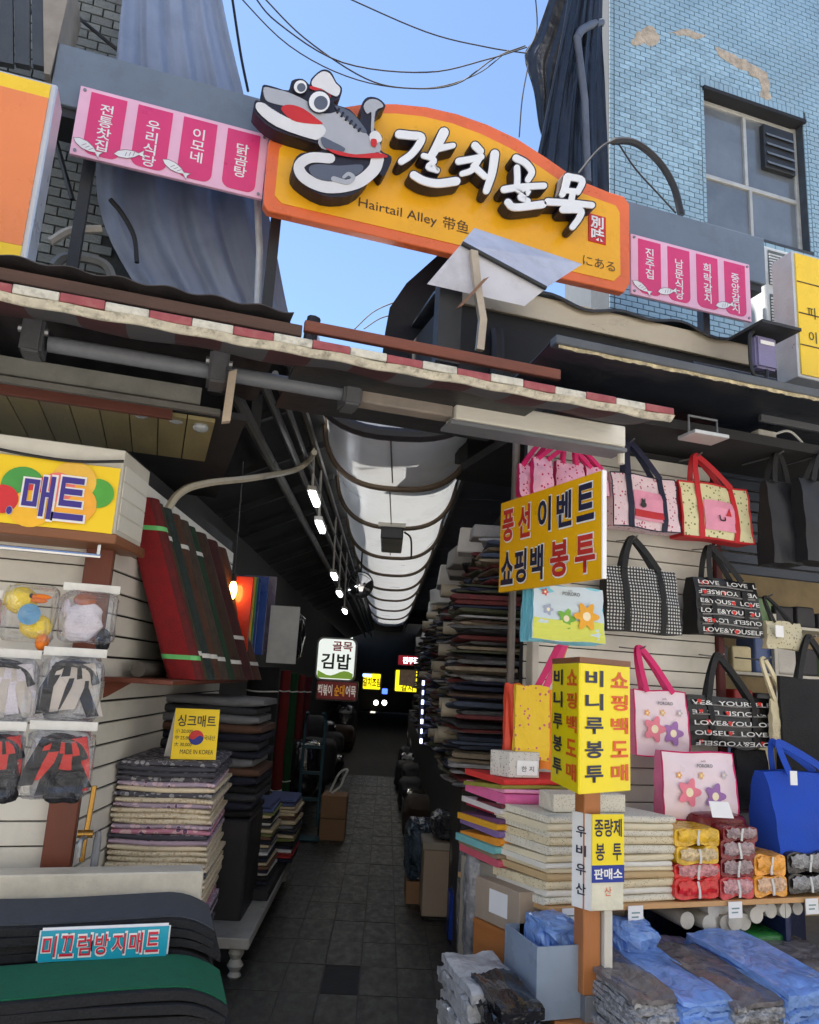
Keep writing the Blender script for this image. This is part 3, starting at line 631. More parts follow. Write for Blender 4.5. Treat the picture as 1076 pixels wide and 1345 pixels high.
for i, (u0, u1) in enumerate(((58, 283), (291, 458), (478, 597))):
    a, b = FY(u0, 470, YR).x, FY(u1, 515, YR).x; g = B()
    g.tube([(a, YR+.05, zroll), (b, YR+.05, zroll)], .038, 12) if i < 2 else g.box(a, b, YR, YR+.1, zroll-.045, zroll+.05)
    g.obj('roller_tube', M_tubeg if i < 2 else mat('awning_box_beige', S(150, 140, 130), .6, dirt=.3), aw, smooth=True, bevel=0 if i < 2 else .008)
for (u, v) in ((40, 452), (287, 487), (464, 515)):
    c = FY(u, v, YR-.02); g = B(); g.box(c.x-.045, c.x+.045, YR-.03, YR+.13, zroll-.075, zroll+.085); br = g.obj('bracket', mat('bracket_grey', S(104, 106, 110), .5, m=.3, dirt=.3), aw, bevel=.012, seg=2)
    g = B(); g.tube([(c.x-.06, YR+.0, zroll+.03), (c.x+.06, YR+.0, zroll+.03)], .018, 8); g.obj('bolt', M_steel, br)
g = B(); a, b = FY(597, 535, YR).x, FY(818, 565, YR).x; g.box(a, b, YR-.03, YR+.12, zroll-.06, zroll+.055); g.obj('valance_box', M_tubew, aw, bevel=.006)
g = B(); g.box(a-.02, b+.02, YR-.015, YR+.14, zroll-.084, zroll-.062); g.obj('lower_rail', M_tubeg, aw, bevel=.004)
g = B(); g.tube([(b+.015, YR+.04, zroll-.14), (b+.015, YR+.04, zroll+.04)], .02, 8); g.obj('end_knob', M_tubew, aw)
# boards above the bar and the corrugated sheet
def fascia(label, p0, p1, h, m, Y, name='fascia_board'):
    a, b = FY(*p0, Y), FY(*p1, Y); z = (a.z+b.z)/2; g = B(); g.box(a.x, b.x, Y, Y+.03, z-h/2, z+h/2); return tag(g.obj(name, m, bevel=.003), label, 'board')
fascia('dark weathered board above the left half of the checked awning', (-120, 348), (398, 424), .052, M_rustd, 3.02)
fascia('reddish rusty board above the right half of the checked awning', (400, 433), (737, 486), .05, M_rust, 3.02)
g = B(); x0 = -2.2; x1 = FY(384, 415, 3.05).x; zc = FY(250, 395, 3.05).z
g.grid(lambda u, v: (x0+(x1-x0)*u, 3.0+v*1.3, zc+.012+.008*math.sin(u*2*math.pi*14)+.05*v), 168, 3, th=(0, 0, .004)); M_corr = mat('dark_corrugated', S(70, 66, 66), .6, m=.2, dirt=.5, ds=3)
tag(g.obj('corrugated_roof', M_corr, smooth=True), 'dark corrugated sheet roof above the left shop', 'roof')
g = B(); g.box(FY(402, 430, 3.06).x, FY(735, 480, 3.06).x, 3.055, 3.9, za+.06, za+.075); tag(g.obj('sheet_roof', M_blackm), 'flat dark sheet roof behind the rusty board', 'roof')
# left shop header: grey casings, red brown beam, plank ceiling
fascia('long grey awning casing under the checked awning on the left', (-100, 478), (266, 506), .085, mat('casing_grey', S(112, 112, 106), .6, dirt=.4, ds=3), 3.55, 'awning_casing')
fascia('narrow grey lip below the awning casing on the left', (-100, 505), (292, 520), .03, mat('casing_grey2', S(98, 96, 90), .6, dirt=.4, ds=3), 3.52, 'casing_lip')
fascia('red brown timber beam above the mat shop', (-100, 505), (228, 533), .055, mat('redbrown_timber', S(96, 50, 38), .65, var=.3, sc=4, dirt=.3, stretch=(.2, 1, 1)), 3.68, 'timber_beam')
g = B(); c = FY(297, 520, 3.4); g.hexa([(c.x-.006, 3.38, c.z-.13), (c.x+.03, 3.38, c.z-.12), (c.x+.03, 3.42, c.z-.12), (c.x-.006, 3.42, c.z-.13), (c.x+.0, 3.38, c.z+.11), (c.x+.035, 3.38, c.z+.13), (c.x+.035, 3.42, c.z+.13), (c.x, 3.42, c.z+.11)]); tag(g.obj('hanging_board', mat('pale_board', S(186, 170, 150), .7)), 'small pale board hanging edge-on from the awning tube', 'board')
M_plank = mat('yellowed_plank', S(150, 138, 96), .7, var=.2, sc=5, dirt=.35, objvar=.15, stretch=(1, .3, 1))
zc = FY(90, 545, 3.95).z; cl = thing('plank_ceiling', 'yellowed plank ceiling over the front of the mat shop', 'ceiling', (-.6, 3.9, zc))
for i in range(16):
    x = -2.0+i*.135; g = B(); g.box(x, x+.129, 3.72, 4.5, zc, zc+.02); g.obj('plank', M_plank, cl)
g = B(); g.box(-2.2, .3, 3.7, 5.6, zc+.025, zc+.06); g.obj('deck', M_dark, cl)
M_lampg = mat('lamp_glass', S(150, 155, 158), .1, var=.2, sc=20, spec=.9, coat=.6)
for i, (u, v) in enumerate(((187, 543), (232, 550), (264, 561))):
    c = FY(u, v, 3.8); t = thing('spot_lamp', 'round unlit spot lamp under the awning, '+('leftmost', 'middle', 'rightmost')[i]+' of three', 'lamp', c, 0, 'unlit spot lamps over the mat shop')
    g = B(); g.ell(c, .04, .04, .028); g.obj('glass_bulb', M_lampg, t, smooth=True); g = B(); g.tube([c+Vector((0, 0, .02)), c+Vector((0, 0, .055))], [.045, .03], 10); g.obj('socket', M_blackm, t)
# right side: fascia, black sheet, second awning
M_flash = mat('stainless_flashing', S(198, 184, 160), .34, m=.55, var=.2, sc=3, dirt=.35, ds=3, dcol=S(120, 100, 78), stretch=(.5, 1, 1), bump=.2, bs=5)
yf = 4.3; a, b = FY(600, 382, yf), FY(1000, 472, yf); z = (FY(800, 424, yf).z)
g = B(); g.box(a.x, b.x, yf, yf+.03, z-.09, z+.085); tag(g.obj('metal_flashing', M_flash, bevel=.004), 'beige metal flashing strip on the roof edge of the bag shop', 'flashing')
rx0, rx1 = FY(600, 370, 4.4).x, FY(1010, 470, 4.4).x
g = B(); g.grid(lambda u, v: (rx0+(rx1-rx0)*u, 4.27+v*1.2, z+.095+.16*min(1, v*2)+.02*math.sin(u*31+v*4)+.02*math.sin(u*13)), 40, 8, th=(0, 0, -.02)); tag(g.obj('roof_tarpaulin', M_tarpk, smooth=True), 'black tarpaulin laid over the bag shop roof under the sign', 'tarpaulin')
g = B(); g.box(rx0, rx1+2, 4.34, 6.2, z-.75, z+.07); tag(g.obj('roof_box', M_dark), 'dark roof space behind the metal flashing', 'roof')
y2 = 3.25; a, b = FY(731, 443, y2), FY(1110, 534, y2); z2 = (a.z+FY(1076, 526, y2).z)/2
t = thing('plain_awning', 'retracted grey awning with tattered beige valance at the right', 'awning', ((a.x+b.x)/2, y2, z2-.1))
g = B(); g.box(a.x, b.x+.8, y2, y2+.07, z2-.005, z2+.045); g.obj('front_bar', mat('awning_bar_slate', S(92, 96, 100), .5, m=.3, dirt=.3), t, bevel=.006)
g = B(); q = random.Random(4); hh = [q.uniform(-.005, .003) for _ in range(400)]
g.grid(lambda u, v: (a.x+.02+(b.x+.78-a.x)*u, y2+.01+.002*math.sin(u*60), z2-.006-v*(.02+hh[int(u*150)])), 150, 2, th=(0, .004, 0)); g.obj('valance', mat('tattered_valance', S(190, 176, 140), .8, var=.4, sc=30, dirt=.6, ds=22), t)
g = B(); g.grid(lambda u, v: (a.x+(b.x+.8-a.x)*u, y2+.071+v*.7, z2+.03-.02*v-.03*math.sin(v*3.1)), 20, 5, th=(0, 0, -.005)); g.obj('canopy_fabric', M_tarpk, t)
for (p0, p1, h, lab) in (((810, 488), (975, 528), .1, 'dark grey roller casing beneath the plain awning'), ((1000, 540), (1110, 565), .1, 'dark grey roller casing at the far right under the plain awning')):
    fascia(lab, p0, p1, h, mat('casing_slate', S(84, 86, 90), .55, dirt=.3), 3.6, 'awning_casing')
g = B(); zz = FY(870, 560, 3.95).z; g.box(FY(640, 540, 3.95).x, FY(935, 580, 3.95).x, 3.93, 3.97, zz-.02, zz+.05); tag(g.obj('maroon_rail', mat('maroon_timber', S(92, 40, 40), .6, dirt=.3)), 'maroon timber rail along the top of the white slat wall', 'rail')
# floodlight and wire under awning
c = FY(930, 572, 3.5); t = thing('floodlight', 'grey frame floodlight under the plain awning above the red handled bag', 'lamp', c)
g = B(); g.box(c.x-.12, c.x+.12, 3.46, 3.62, c.z-.012, c.z+.012); g.obj('lamp_head', M_frame, t, bevel=.004)
g = B(); g.tube([(c.x-.1, 3.54, c.z+.01), (c.x-.1, 3.54, c.z+.12), (c.x+.1, 3.54, c.z+.12), (c.x+.1, 3.54, c.z+.01)], .008, 6); g.obj('yoke', M_tubeg, t)
# reflector panel on its bracket
yp = 3.7
P = [FY(650, 264, yp), FY(793, 321, yp), FY(714, 380, yp), FY(606, 320, yp)]
Q = [FY(606, 321, yp), FY(716, 380, yp), FY(691, 400, yp), FY(563, 371, yp)]
M_refl = mat('brushed_reflector', S(206, 206, 214), .6, m=.2, var=.12, sc=3, bump=.12, bs=6, dirt=.25, ds=4)
t = thing('reflector_panel', 'folded silver metal reflector panel on a bracket in front of the big sign', 'panel', FY(625, 455, yp))
tp = lambda p, d: p+Vector((0, d, 0))
g = B(); g.prism([tp(P[3], .0), tp(P[2], .0), tp(P[1], .25), tp(P[0], .3)], (0, .006, .004)); g.obj('upper_leaf', M_refl, t)
g = B(); g.prism([tp(Q[3], .02), tp(Q[2], .02), tp(Q[1], .002), tp(Q[0], .002)], (0, .006, .004)); g.obj('lower_leaf', M_refl, t)
g = B(); g.tube([tp(Q[0], -.012), tp(Q[1], -.012)], .014, 8); g.obj('hinge_rod', M_blackm, t)
g = B(); g.ribbon([FY(622, 330, yp-.03), FY(628, 385, yp-.03), FY(634, 420, yp-.03), FY(630, 460, yp-.03)], Vector((.022, 0, 0)), .03); g.obj('arm', mat('bare_metal_arm', S(190, 176, 156), .4, m=.6, dirt=.3), t)
g = B(); g.ribbon([FY(603, 404, yp-.07), FY(638, 366, yp-.07)], Vector((.018, 0, .012)), .02); g.obj('slotted_brace', mat('rusty_brace', S(140, 106, 84), .6, m=.4, dirt=.5, ds=9), t)
g = B(); a = FY(602, 380, yp+.1); g.box(a.x-.12, a.x+.02, yp+.08, yp+.16, FY(602, 470, yp).z, a.z+.02); g.obj('mount_post', M_blackm, t)
# dark pitched roof seen under the sign
q = [FY(u, v, 5.4) for u, v in ((590, 322), (700, 352), (700, 520), (498, 500), (506, 436), (512, 404), (534, 372))]
g = B(); g.prism(list(reversed(q)), AX*.7); tag(g.obj('side_roof', mat('black_roofing', S(28, 32, 42), .7, dirt=.4)), 'black roofing of the alley stalls seen below the arched sign', 'roof')
# air conditioner grilles and meter
c0_, c1_, z0, z1 = quadF((1004, 322), (1036, 332), (1040, 445), (1006, 440), 5.2)
t = thing('air_conditioner', 'white air conditioner unit with two grilles beside the yellow light box', 'air conditioner', (c0_, 5.2, z0))
g = B(); g.box(c0_, c1_+.3, 5.2, 5.5, z0, z1); g.obj('cabinet', mat('white_cabinet', S(206, 210, 210), .5, dirt=.3), t, bevel=.01)
for k_ in range(2):
    za_ = z0+.06+k_*(z1-z0)/2; zb_ = za_+(z1-z0)/2-.1; g = B(); g.box(c0_+.05, c1_-.02, 5.19, 5.198, za_, zb_); gr = g.obj('grille', mat('grille_back', S(96, 100, 98), .6), t)
    nn = int((zb_-za_)/.03)
    for j in range(nn): g = B(); zz = za_+j*.03; g.box(c0_+.05, c1_-.02, 5.178, 5.189, zz, zz+.014); g.obj('grille_slat', MATS['white_cabinet'], gr)
x0, x1, z0, z1 = quadF((994, 440), (1022, 444), (1022, 486), (994, 482), 3.6)
t = thing('meter_box', 'small lilac grey meter box with black cable by the yellow light box', 'meter', ((x0+x1)/2, 3.6, z0))
g = B(); g.box(x0, x1, 3.6, 3.68, z0, z1); g.obj('case', mat('lilac_plastic', S(128, 122, 158), .4, dirt=.2), t, bevel=.015, seg=2)
g = B(); g.box(x0+.03, x1-.03, 3.594, 3.599, z1-.06, z1-.035); g.obj('label_plate', M_white, t)
g = B(); g.box(x0-.04, x1+.1, 3.5, 3.8, z1+.03, z1+.05); g.obj('rain_cover', M_blackm, t)
g = B(); g.tube(spline([(x0-.0, 3.62, z1+.03), (x0-.05, 3.6, z1-.04), (x0-.05, 3.6, z0), (x0-.02, 3.6, z0-.07), (x0+.06, 3.6, z0-.08), (x0+.09, 3.62, z0-.003)], 5), .012, 8); g.obj('cable', M_cable, t, smooth=True)
# cables in the sky
Yc = 6.0
for i, (pts, lab, r) in enumerate((([(330, -10), (365, 30), (450, 82), (560, 95), (640, 78), (692, 62)], 'thin cable sagging lowest across the sky above the sign', .007),
    ([(340, -10), (400, 50), (480, 103), (540, 116), (600, 110), (650, 76), (690, 60)], 'cable looping down beneath the others above the arched sign', .007),
    ([(300, -20), (380, 60), (470, 105), (560, 116), (625, 98), (668, 66)], 'faint second loop of cable above the sign', .006),
    ([(440, -10), (560, 42), (640, 62), (692, 70)], 'upper cable running from the top edge to the black sheet', .007),
    ([(694, 85), (686, 130), (682, 180)], 'short cable hanging straight down beside the torn black sheet', .007),
    ([(690, 72), (705, 40), (703, -10)], 'cable rising out of the top by the torn sheet', .007),
    ([(304, -10), (316, 70), (326, 120)], 'dark cable along the right edge of the grey blue tarpaulin', .013),
    ([(466, 432), (490, 410), (516, 398), (530, 396)], 'thin wire curving above the checked awning in the gap of sky', .006),
    ([(478, 432), (500, 418), (524, 412)], 'lower thin wire above the checked awning in the gap of sky', .006))):
    cable('overhead_cable', lab, [FY(u, v, Yc+i*.03) for u, v in pts], r, M_cable, group='cables in the sky')
cable('thick_cable', 'thick black cable arching from the sign top to the gate beam', [FY(u, v, 5.1) for u, v in ((760, 228), (785, 198), (805, 186), (835, 188), (865, 212), (885, 245), (895, 283))], [.012]*12+[.032]*25, M_cable, n=6)
cable('thin_cable', 'thin black wire hanging under the thick arched cable', [FY(u, v, 5.15) for u, v in ((812, 188), (835, 222), (865, 255), (888, 280))], .008, M_cable)
# odds and ends behind the left light box
cable('conduit_hose', 'pale grey conduit hose behind the orange light box', [FY(u, v, 5.3) for u, v in ((70, 350), (85, 338), (115, 340), (140, 350), (150, 375))], .035, mat('hose_grey', S(128, 128, 124), .6, dirt=.4))
cable('wrapped_pipe', 'taped pale pipe sticking out of the brick wall', [FY(u, v, 5.35) for u, v in ((66, 318), (90, 304), (110, 302), (134, 301))], .03, mat('pipe_tape', S(176, 170, 160), .7, dirt=.3))
cable('dark_hose', 'black hose curling out behind the grey blue tarpaulin', [FY(u, v, 5.25) for u, v in ((145, 262), (160, 280), (176, 310), (180, 345))], .018, M_cable)
g = B(); g.tube([FY(68, 165, 5.3), FY(95, 262, 5.3)], .02, 6); tag(g.obj('wall_strut', M_blackm), 'thin black strut leaning against the brick wall', 'strut')
g = B(); g.tube([FY(92, 14, 5.45), FY(155, 66, 5.45)], .014, 6); tag(g.obj('wall_strut', M_blackm), 'thin black strut across the bricks at the top left', 'strut')
t = thing('eaves_panel', 'dark ribbed metal eaves panel in the top left corner', 'eaves', FY(20, 40, 5.0))
M_eav = mat('dark_ribbed_metal', S(78, 82, 86), .55, m=.3, dirt=.3)
for i in range(4):
    u = -28+i*23; P_ = [FY(u+i*.0, -40, 5.0), FY(u+21, -36, 5.0), FY(u+24-i*1.5, 82+i*2, 5.0), FY(u+2, 78+i*2, 5.0)]
    g = B(); g.prism(list(reversed(P_)), (0, .05, 0)); g.obj('rib_panel', M_eav, t)
g = B(); P_ = [FY(56, -40, 4.98), FY(98, -40, 4.98), FY(66, 98, 4.98), FY(58, 96, 4.98)]; g.prism(list(reversed(P_)), (0, .5, 0)); g.obj('side_beam', mat('pale_concrete', S(150, 142, 132), .8, dirt=.3), t)
# ================================================================== THE ALLEY
M_pvc = mat('white_vinyl_tube', S(240, 243, 245), .35, var=.06, sc=2, bump=.1, bs=5, dirt=.3, ds=2, dcol=S(150, 130, 105), trans=.1)
M_hoop = mat('beige_hoop', S(112, 96, 80), .55, var=.25, sc=8, dirt=.4, ds=5)
M_hoopk = mat('black_hoop', S(34, 32, 36), .6)
M_navyroof = mat('navy_roof_sheet', S(36, 42, 60), .6, var=.2, sc=2, dirt=.3)
tr_, tt = .57, .68
rings = [.00312, .00405, .00515, .00649, .00763, .00893, .0102, .0118, .0136, .0158]
ss = [r_*1535-4.62 for r_ in rings]
zb0 = 3.12
tube = thing('vinyl_tube_canopy', 'long white vinyl tube with hoops hanging down the middle of the alley', 'canopy', AL(ss[0], tt, zb0))
def tpt(s, a, r=tr_):
    ca, sa = math.cos(a), math.sin(a); return AL(s, tt+1.06*r*math.copysign(abs(ca)**.74, ca), zb0+tr_+r*math.copysign(abs(sa)**.85, sa))
g = B()
def tf(u, v):
    x = v*(len(ss)-1); i = min(int(x), len(ss)-2); fr_ = x-i; s = ss[i]+(ss[i+1]-ss[i])*fr_
    r = tr_-.035*(1-(2*fr_-1)**2)*(.6+.4*math.sin(u*12+i)); return tpt(s, R(168)+u*R(204), r)
g.grid(tf, 40, 9*8, th=None); g.obj('vinyl_skin', M_pvc, tube, smooth=True)
for i, s in enumerate(ss):
    g = B(); g.tube([tpt(s, R(165)+k*R(210)/30, tr_+.012) for k in range(31)], .03 if i else .045, 8); g.obj('hoop', M_hoopk if i == 0 else M_hoop, tube, smooth=True)
for i in range(3):
    g = B(); s = ss[i]; g.tube([tpt(s+.15, R(268), tr_+.0), tpt(ss[i+1]-.15, R(269), tr_+.0)], .006, 5); g.obj('seam', M_hoop, tube)
g = B(); g.prism([tpt(ss[0]+.05, R(195+k*10), tr_-.02) for k in range(16)], AX*.01); g.obj('end_sheet', M_pvc, tube)
# side walls and roofs that make the alley dark
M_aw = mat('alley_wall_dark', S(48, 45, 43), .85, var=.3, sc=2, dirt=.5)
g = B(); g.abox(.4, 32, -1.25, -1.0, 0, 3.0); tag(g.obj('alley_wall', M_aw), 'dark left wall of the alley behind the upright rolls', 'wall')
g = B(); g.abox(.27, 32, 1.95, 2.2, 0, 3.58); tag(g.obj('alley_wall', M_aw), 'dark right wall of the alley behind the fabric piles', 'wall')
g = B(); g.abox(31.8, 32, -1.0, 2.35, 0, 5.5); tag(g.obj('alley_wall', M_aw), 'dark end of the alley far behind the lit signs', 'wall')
lr = thing('left_alley_roof', 'black sheet roof with pipes over the left side of the alley', 'roof', AL(3, -.6, 3))
g = B(); g.hexa([AL(.02, -1.3, 3.05), AL(.02, .06, 3.62), AL(30, .06, 3.62), AL(30, -1.3, 3.05), AL(.02, -1.3, 3.08), AL(.02, .06, 3.65), AL(30, .06, 3.65), AL(30, -1.3, 3.08)]); g.obj('sheet', M_dark, lr)
for i in range(14):
    s = -.3+i*1.1; g = B(); g.hexa([AL(s, -1.2, 2.98), AL(s, .04, 3.52), AL(s+.05, .04, 3.52), AL(s+.05, -1.2, 2.98), AL(s, -1.2, 3.04), AL(s, .04, 3.58), AL(s+.05, .04, 3.58), AL(s+.05, -1.2, 3.04)]); g.obj('rafter', M_blackm, lr)
for (t_, z_, r_) in ((-.02, 3.44, .035), (-.16, 3.3, .03), (-.02, 3.2, .02), (-.3, 3.18, .04)):
    g = B(); g.tube([AL(-.5, t_, z_), AL(9, t_, z_), AL(28, t_, z_)], r_, 8); g.obj('pipe', mat('dull_pipe', S(92, 90, 88), .35, m=.6, dirt=.3), lr, smooth=True)
rr_ = thing('right_alley_roof', 'navy sheet roof in panels over the right side of the alley', 'roof', AL(3, 1.8, 3))
for i in range(14):
    g = B(); s = .35+i*1.75; g.abox(s, s+1.735, 1.3, 2.0, 3.6+.004*(i % 2), 3.63+.004*(i % 2)); g.obj('roof_panel', M_navyroof, rr_)
g = B(); g.abox(.35, 30, 1.31, 1.35, 3.52, 3.59); g.obj('edge_beam', M_blackm, rr_)
g = B(); g.abox(18.8, 32.3, -1.3, 2.4, 4.45, 4.55); tag(g.obj('added_end_cover', M_dark), 'dark roof closing the far end of the alley', 'roof')  # cover added to keep daylight out of the far end
g = B(); g.abox(19.8, 32.2, .0, 1.3, 3.66, 3.7); tag(g.obj('added_end_strip', M_dark), 'dark ceiling strip beyond the end of the vinyl tube', 'ceiling')  # strip added to shut off light coming in past the tube
# the mouth of the stall roofs beside the sky gap
# lamps, mirror, camera box
M_fluo = mat('lit_tube', (1, .97, .98), .3, em=5, bump=0, emcol=(.86, .92, 1)); M_fix = mat('white_fitting', S(200, 196, 186), .5)
for i, (u, v, t_) in enumerate(((413, 655, .0), (421, 692, .0), (439, 757, .0), (446, 780, .0), (453, 803, .0))):
    c = AT(u, v, t_); s, t0, z = st(c)
    t = thing('tube_lamp', 'lit white tube lamp along the left of the vinyl tube, number '+('one nearest', 'two from the street', 'three from the street', 'four from the street', 'five, farthest')[i]+' to the street' if i in (0,) else 'lit white tube lamp beside the vinyl tube, '+('', 'second', 'third', 'fourth', 'fifth')[i]+' from the street', 'lamp', c, -ALA, 'lit tube lamps along the alley')
    if i == 0: t['label'] = 'lit white tube lamp beside the vinyl tube, nearest to the street'
    h = .045; g = B(); g.abox(s-.24, s+.24, t0-.025, t0+.025, z-.02, z+.012); g.obj('diffuser', M_fluo, t, bevel=.008)
    g = B(); g.abox(s-.25, s+.25, t0-.035, t0+.035, z+.0125, z+.05); g.obj('batten', M_fix, t); g = B(); g.tube([AL(s-.2, t0, z+.051), AL(s-.2, t0-.02, 3.5)], .011, 6); g.obj('stem', M_fix, t)
c = AT(306, 775, -.35); s, t0, z = st(c); t = thing('light_bulb', 'glowing warm filament bulb beside the upright mat rolls', 'lamp', c)
g = B(); g.ell(c, .026, .026, .062); g.obj('glass_bulb', mat('glowing_bulb', (1, .6, .2), .3, em=7, emcol=(1, .42, .08), bump=0), t, smooth=True)
g = B(); g.tube([c+Vector((0, 0, .055)), c+Vector((0, 0, .11))], .017, 8); g.obj('socket', M_blackm, t); g = B(); g.tube([c+Vector((0, 0, .11)), AL(s, t0-.02, 2.98)], .004, 5); g.obj('cord', M_cable, t)
s = ss[2]-.1; p0 = AL(s, tt-.08, zb0-.05); z = p0.z
t = thing('lamp_housing', 'black floodlight housing hanging below the vinyl tube', 'lamp', p0)
g = B(); g.hexa([AL(s-.02, tt-.13, z-.1), AL(s-.02, tt+.1, z-.1), AL(s+.9, tt+.1, z-.1), AL(s+.9, tt-.13, z-.1), AL(s-.02, tt-.13, z+.06), AL(s-.02, tt+.1, z+.06), AL(s+.9, tt+.1, z+.06), AL(s+.9, tt-.13, z+.06)]); g.obj('case', mat('charcoal_case', S(62, 62, 66), .4), t, bevel=.012)
g = B(); g.abox(s-.05, s-.021, tt-.16, tt+.12, z+.02, z+.09); g.obj('cover_plate', M_fix, t)
g = B(); g.tube(spline([AL(s+.1, tt+.11, z), AL(s+.15, tt+.18, z-.05), AL(s+.3, tt+.2, z-.18), AL(s+.4, tt+.2, z-.22)], 5), .01, 6); g.obj('cable', M_cable, t)
p0 = AS(473, 768, 5.6); t = thing('safety_mirror', 'round convex safety mirror under the vinyl tube', 'mirror', p0)
g = B(); g.ell(p0, .17, .05, .17, 20, 12, ax=(AN, AX, EZ)); g.obj('mirror_dome', mat('mirror', (.8, .8, .82), .04, m=1, bump=0, var=.02, rv=.01), t, smooth=True)
g = B(); g.tube([p0+AN*.17*math.cos(a*math.pi/12)+EZ*.17*math.sin(a*math.pi/12) for a in range(24)], .012, 6, closed=True); g.obj('rim', M_blackm, t, smooth=True)
g = B(); g.tube([p0+EZ*.17, p0+EZ*.5], .012, 6); g.obj('hanger', M_blackm, t)
cable('white_conduit', 'bent pale conduit pipe from the mat rolls up to the vinyl tube', [AT(u, v, t_) for u, v, t_ in ((160, 768, -.7), (185, 745, -.65), (219, 672, -.55), (240, 645, -.5), (275, 634, -.4), (330, 628, -.25), (385, 618, -.1), (405, 606, 0), (413, 594, .1))], .022, mat('ivory_conduit', S(196, 188, 168), .5, dirt=.3), cat='pipe')
# lit shop signs down the alley (each a light box across the alley)
def alley_sign(name, label, px, s, cols, faces, em, cat='sign'):
    (u0, v0, u1, v1) = px; a, b = AS(u0, v1, s), AS(u1, v0, s); _, ta, za_ = st(a); _, tb_, zb_ = st(b)
    t = thing(name, label, cat, AL(s, (ta+tb_)/2, za_), -ALA)
    rr_c = min(.06 if name == 'kimbap_sign' else .015, (zb_-za_)*.2)
    def rrect(sv, e, r): return [AL(sv, cx_+r*math.cos(R(a_+k_*22.5)), cz_+r*math.sin(R(a_+k_*22.5))) for (cx_, cz_, a_) in ((ta+e+r, za_+e+r, 180), (tb_-e-r, za_+e+r, 270), (tb_-e-r, zb_-e-r, 0), (ta+e+r, zb_-e-r, 90)) for k_ in range(5)]
    g = B(); g.prism(rrect(s, 0, rr_c+.01), AX*.14); g.obj('case', mat(name+'_case', cols[0], .4, bump=0), t)
    g = B(); g.prism(rrect(s-.006, min(.02, (zb_-za_)*.08), rr_c), AX*.005); f_ = g.obj('lit_face', mat(label[:28], cols[1], .4, em=em, bump=0, var=.03), t)
    for (tx, cu, cv, w_, h_, colr, emc) in faces:
        m_ = mat(label[:20]+tx, colr, .5, em=emc, bump=0, var=0)
        text(tx, f_, m_, AL(s-.012, ta+(tb_-ta)*cu, za_+(zb_-za_)*cv), AN, EZ, (tb_-ta)*w_, (zb_-za_)*h_, bold=.025)
    return t
al = alley_sign('kimbap_sign', 'white lit sign with rounded corners reading 골목 김밥', (413, 839, 470, 893), 4.6, [S(120, 120, 120), S(226, 232, 226)], [('골목', .64, .8, .5, .22, S(190, 30, 40), 0), ('김밥', .5, .45, .74, .36, (.01, .01, .01), 0)], .28)
q = al.children[1]; s = 4.6; a = AS(413, 893, s); b = AS(470, 839, s); ta, tb_, za_ = st(a)[1], st(b)[1], a.z
g = B(); g.prism([AL(s-.011, ta+.03+(tb_-ta-.06)*k/8, za_+.03+(.055+.035*math.sin(k*.9))*0) for k in (0, 8)]+[AL(s-.011, ta+.03+(tb_-ta-.06)*(8-k)/8, za_+.09+.03*math.sin(k*.9)) for k in range(9)], AX*.004); g.obj('green_hill', mat('green_hill', S(110, 140, 50), .5, em=.25, bump=0), q)
alley_sign('snack_sign', 'dark red sign below the white kimbap sign reading 떡볶이 순대 어묵', (414, 895, 471, 919), 4.62, [S(60, 16, 16), S(96, 26, 26)], [('떡볶이', .22, .5, .34, .55, S(220, 210, 200), .1), ('순대', .56, .5, .24, .55, S(220, 150, 40), .1), ('어묵', .83, .5, .24, .55, S(220, 210, 200), .1)], .12)
alley_sign('led_sign', 'small red lit sign deep in the alley', (522, 861, 551, 874), 9.0, [S(40, 10, 14), S(120, 16, 30)], [('진주집', .6, .5, .7, .6, (1, .8, .9), 1.6)], .35)
alley_sign('yellow_sign', 'yellow lit sign reading 갈치조림 deep in the alley', (475, 884, 502, 906), 8.4, [S(60, 60, 10), S(210, 200, 20)], [('갈치조림', .5, .45, .9, .5, S(190, 90, 20), 0)], .6)
alley_sign('yellow_framed_sign', 'yellow framed lit menu sign on the right deep in the alley', (517, 880, 550, 909), 8.2, [S(60, 60, 10), S(222, 205, 30)], [('갈치', .55, .22, .5, .3, S(120, 70, 20), 0)], .6)
g = B(); a, b = AS(524, 900, 8.1), AS(547, 881, 8.1); g.abox(8.1, 8.13, st(a)[1], st(b)[1], a.z, b.z); tag(g.obj('menu_photo', mat('menu_photo', S(86, 70, 56), .5, var=.6, sc=14, em=.15)), 'brown food photo board in front of the yellow framed sign', 'poster')
alley_sign('blue_sign', 'tiny blue lit sign under the yellow sign deep in the alley', (501, 904, 510, 912), 8.7, [S(30, 30, 80), S(60, 90, 230)], [], 1.2)
alley_sign('white_blue_sign', 'tiny pale blue lit strip above the yellow sign', (476, 885, 489, 889), 8.3, [S(30, 40, 60), S(140, 180, 240)], [], 1.0)
for i, (u, v) in enumerate(((494, 923), (505, 923))):
    c = AS(u, v, 11); g = B(); g.ell(c, .05, .05, .05, 10, 7); tag(g.obj('hanging_lamp', mat('faint_lamp', (1, .95, .9), .4, em=3, bump=0)), ('left', 'right')[i]+' one of two tiny round lamps glowing at the end of the alley', 'lamp', 'tiny round lamps at the alley end')
# vertical row of blue lit letters
c0 = AS(556, 897, 3.4); c1 = AS(553, 973, 3.4); t = thing('letter_strip', 'vertical strip of small glowing blue white characters on the right of the alley', 'sign', c1)
g = B(); g.tube([c1+AX*.03, c0+AX*.03], .03, 6); g.obj('strip_case', M_blackm, t); M_led = mat('blue_led', (.7, .75, 1), .4, em=2.2, emcol=(.45, .5, 1), bump=0)
for i in range(7):
    c = c0.lerp(c1, i/6.0)-AX*.03; g = B(); g.obox(c, AN*(.008 if i % 2 else .012), AX*.004, EZ*.022); g.obj('lit_character', M_led, t)
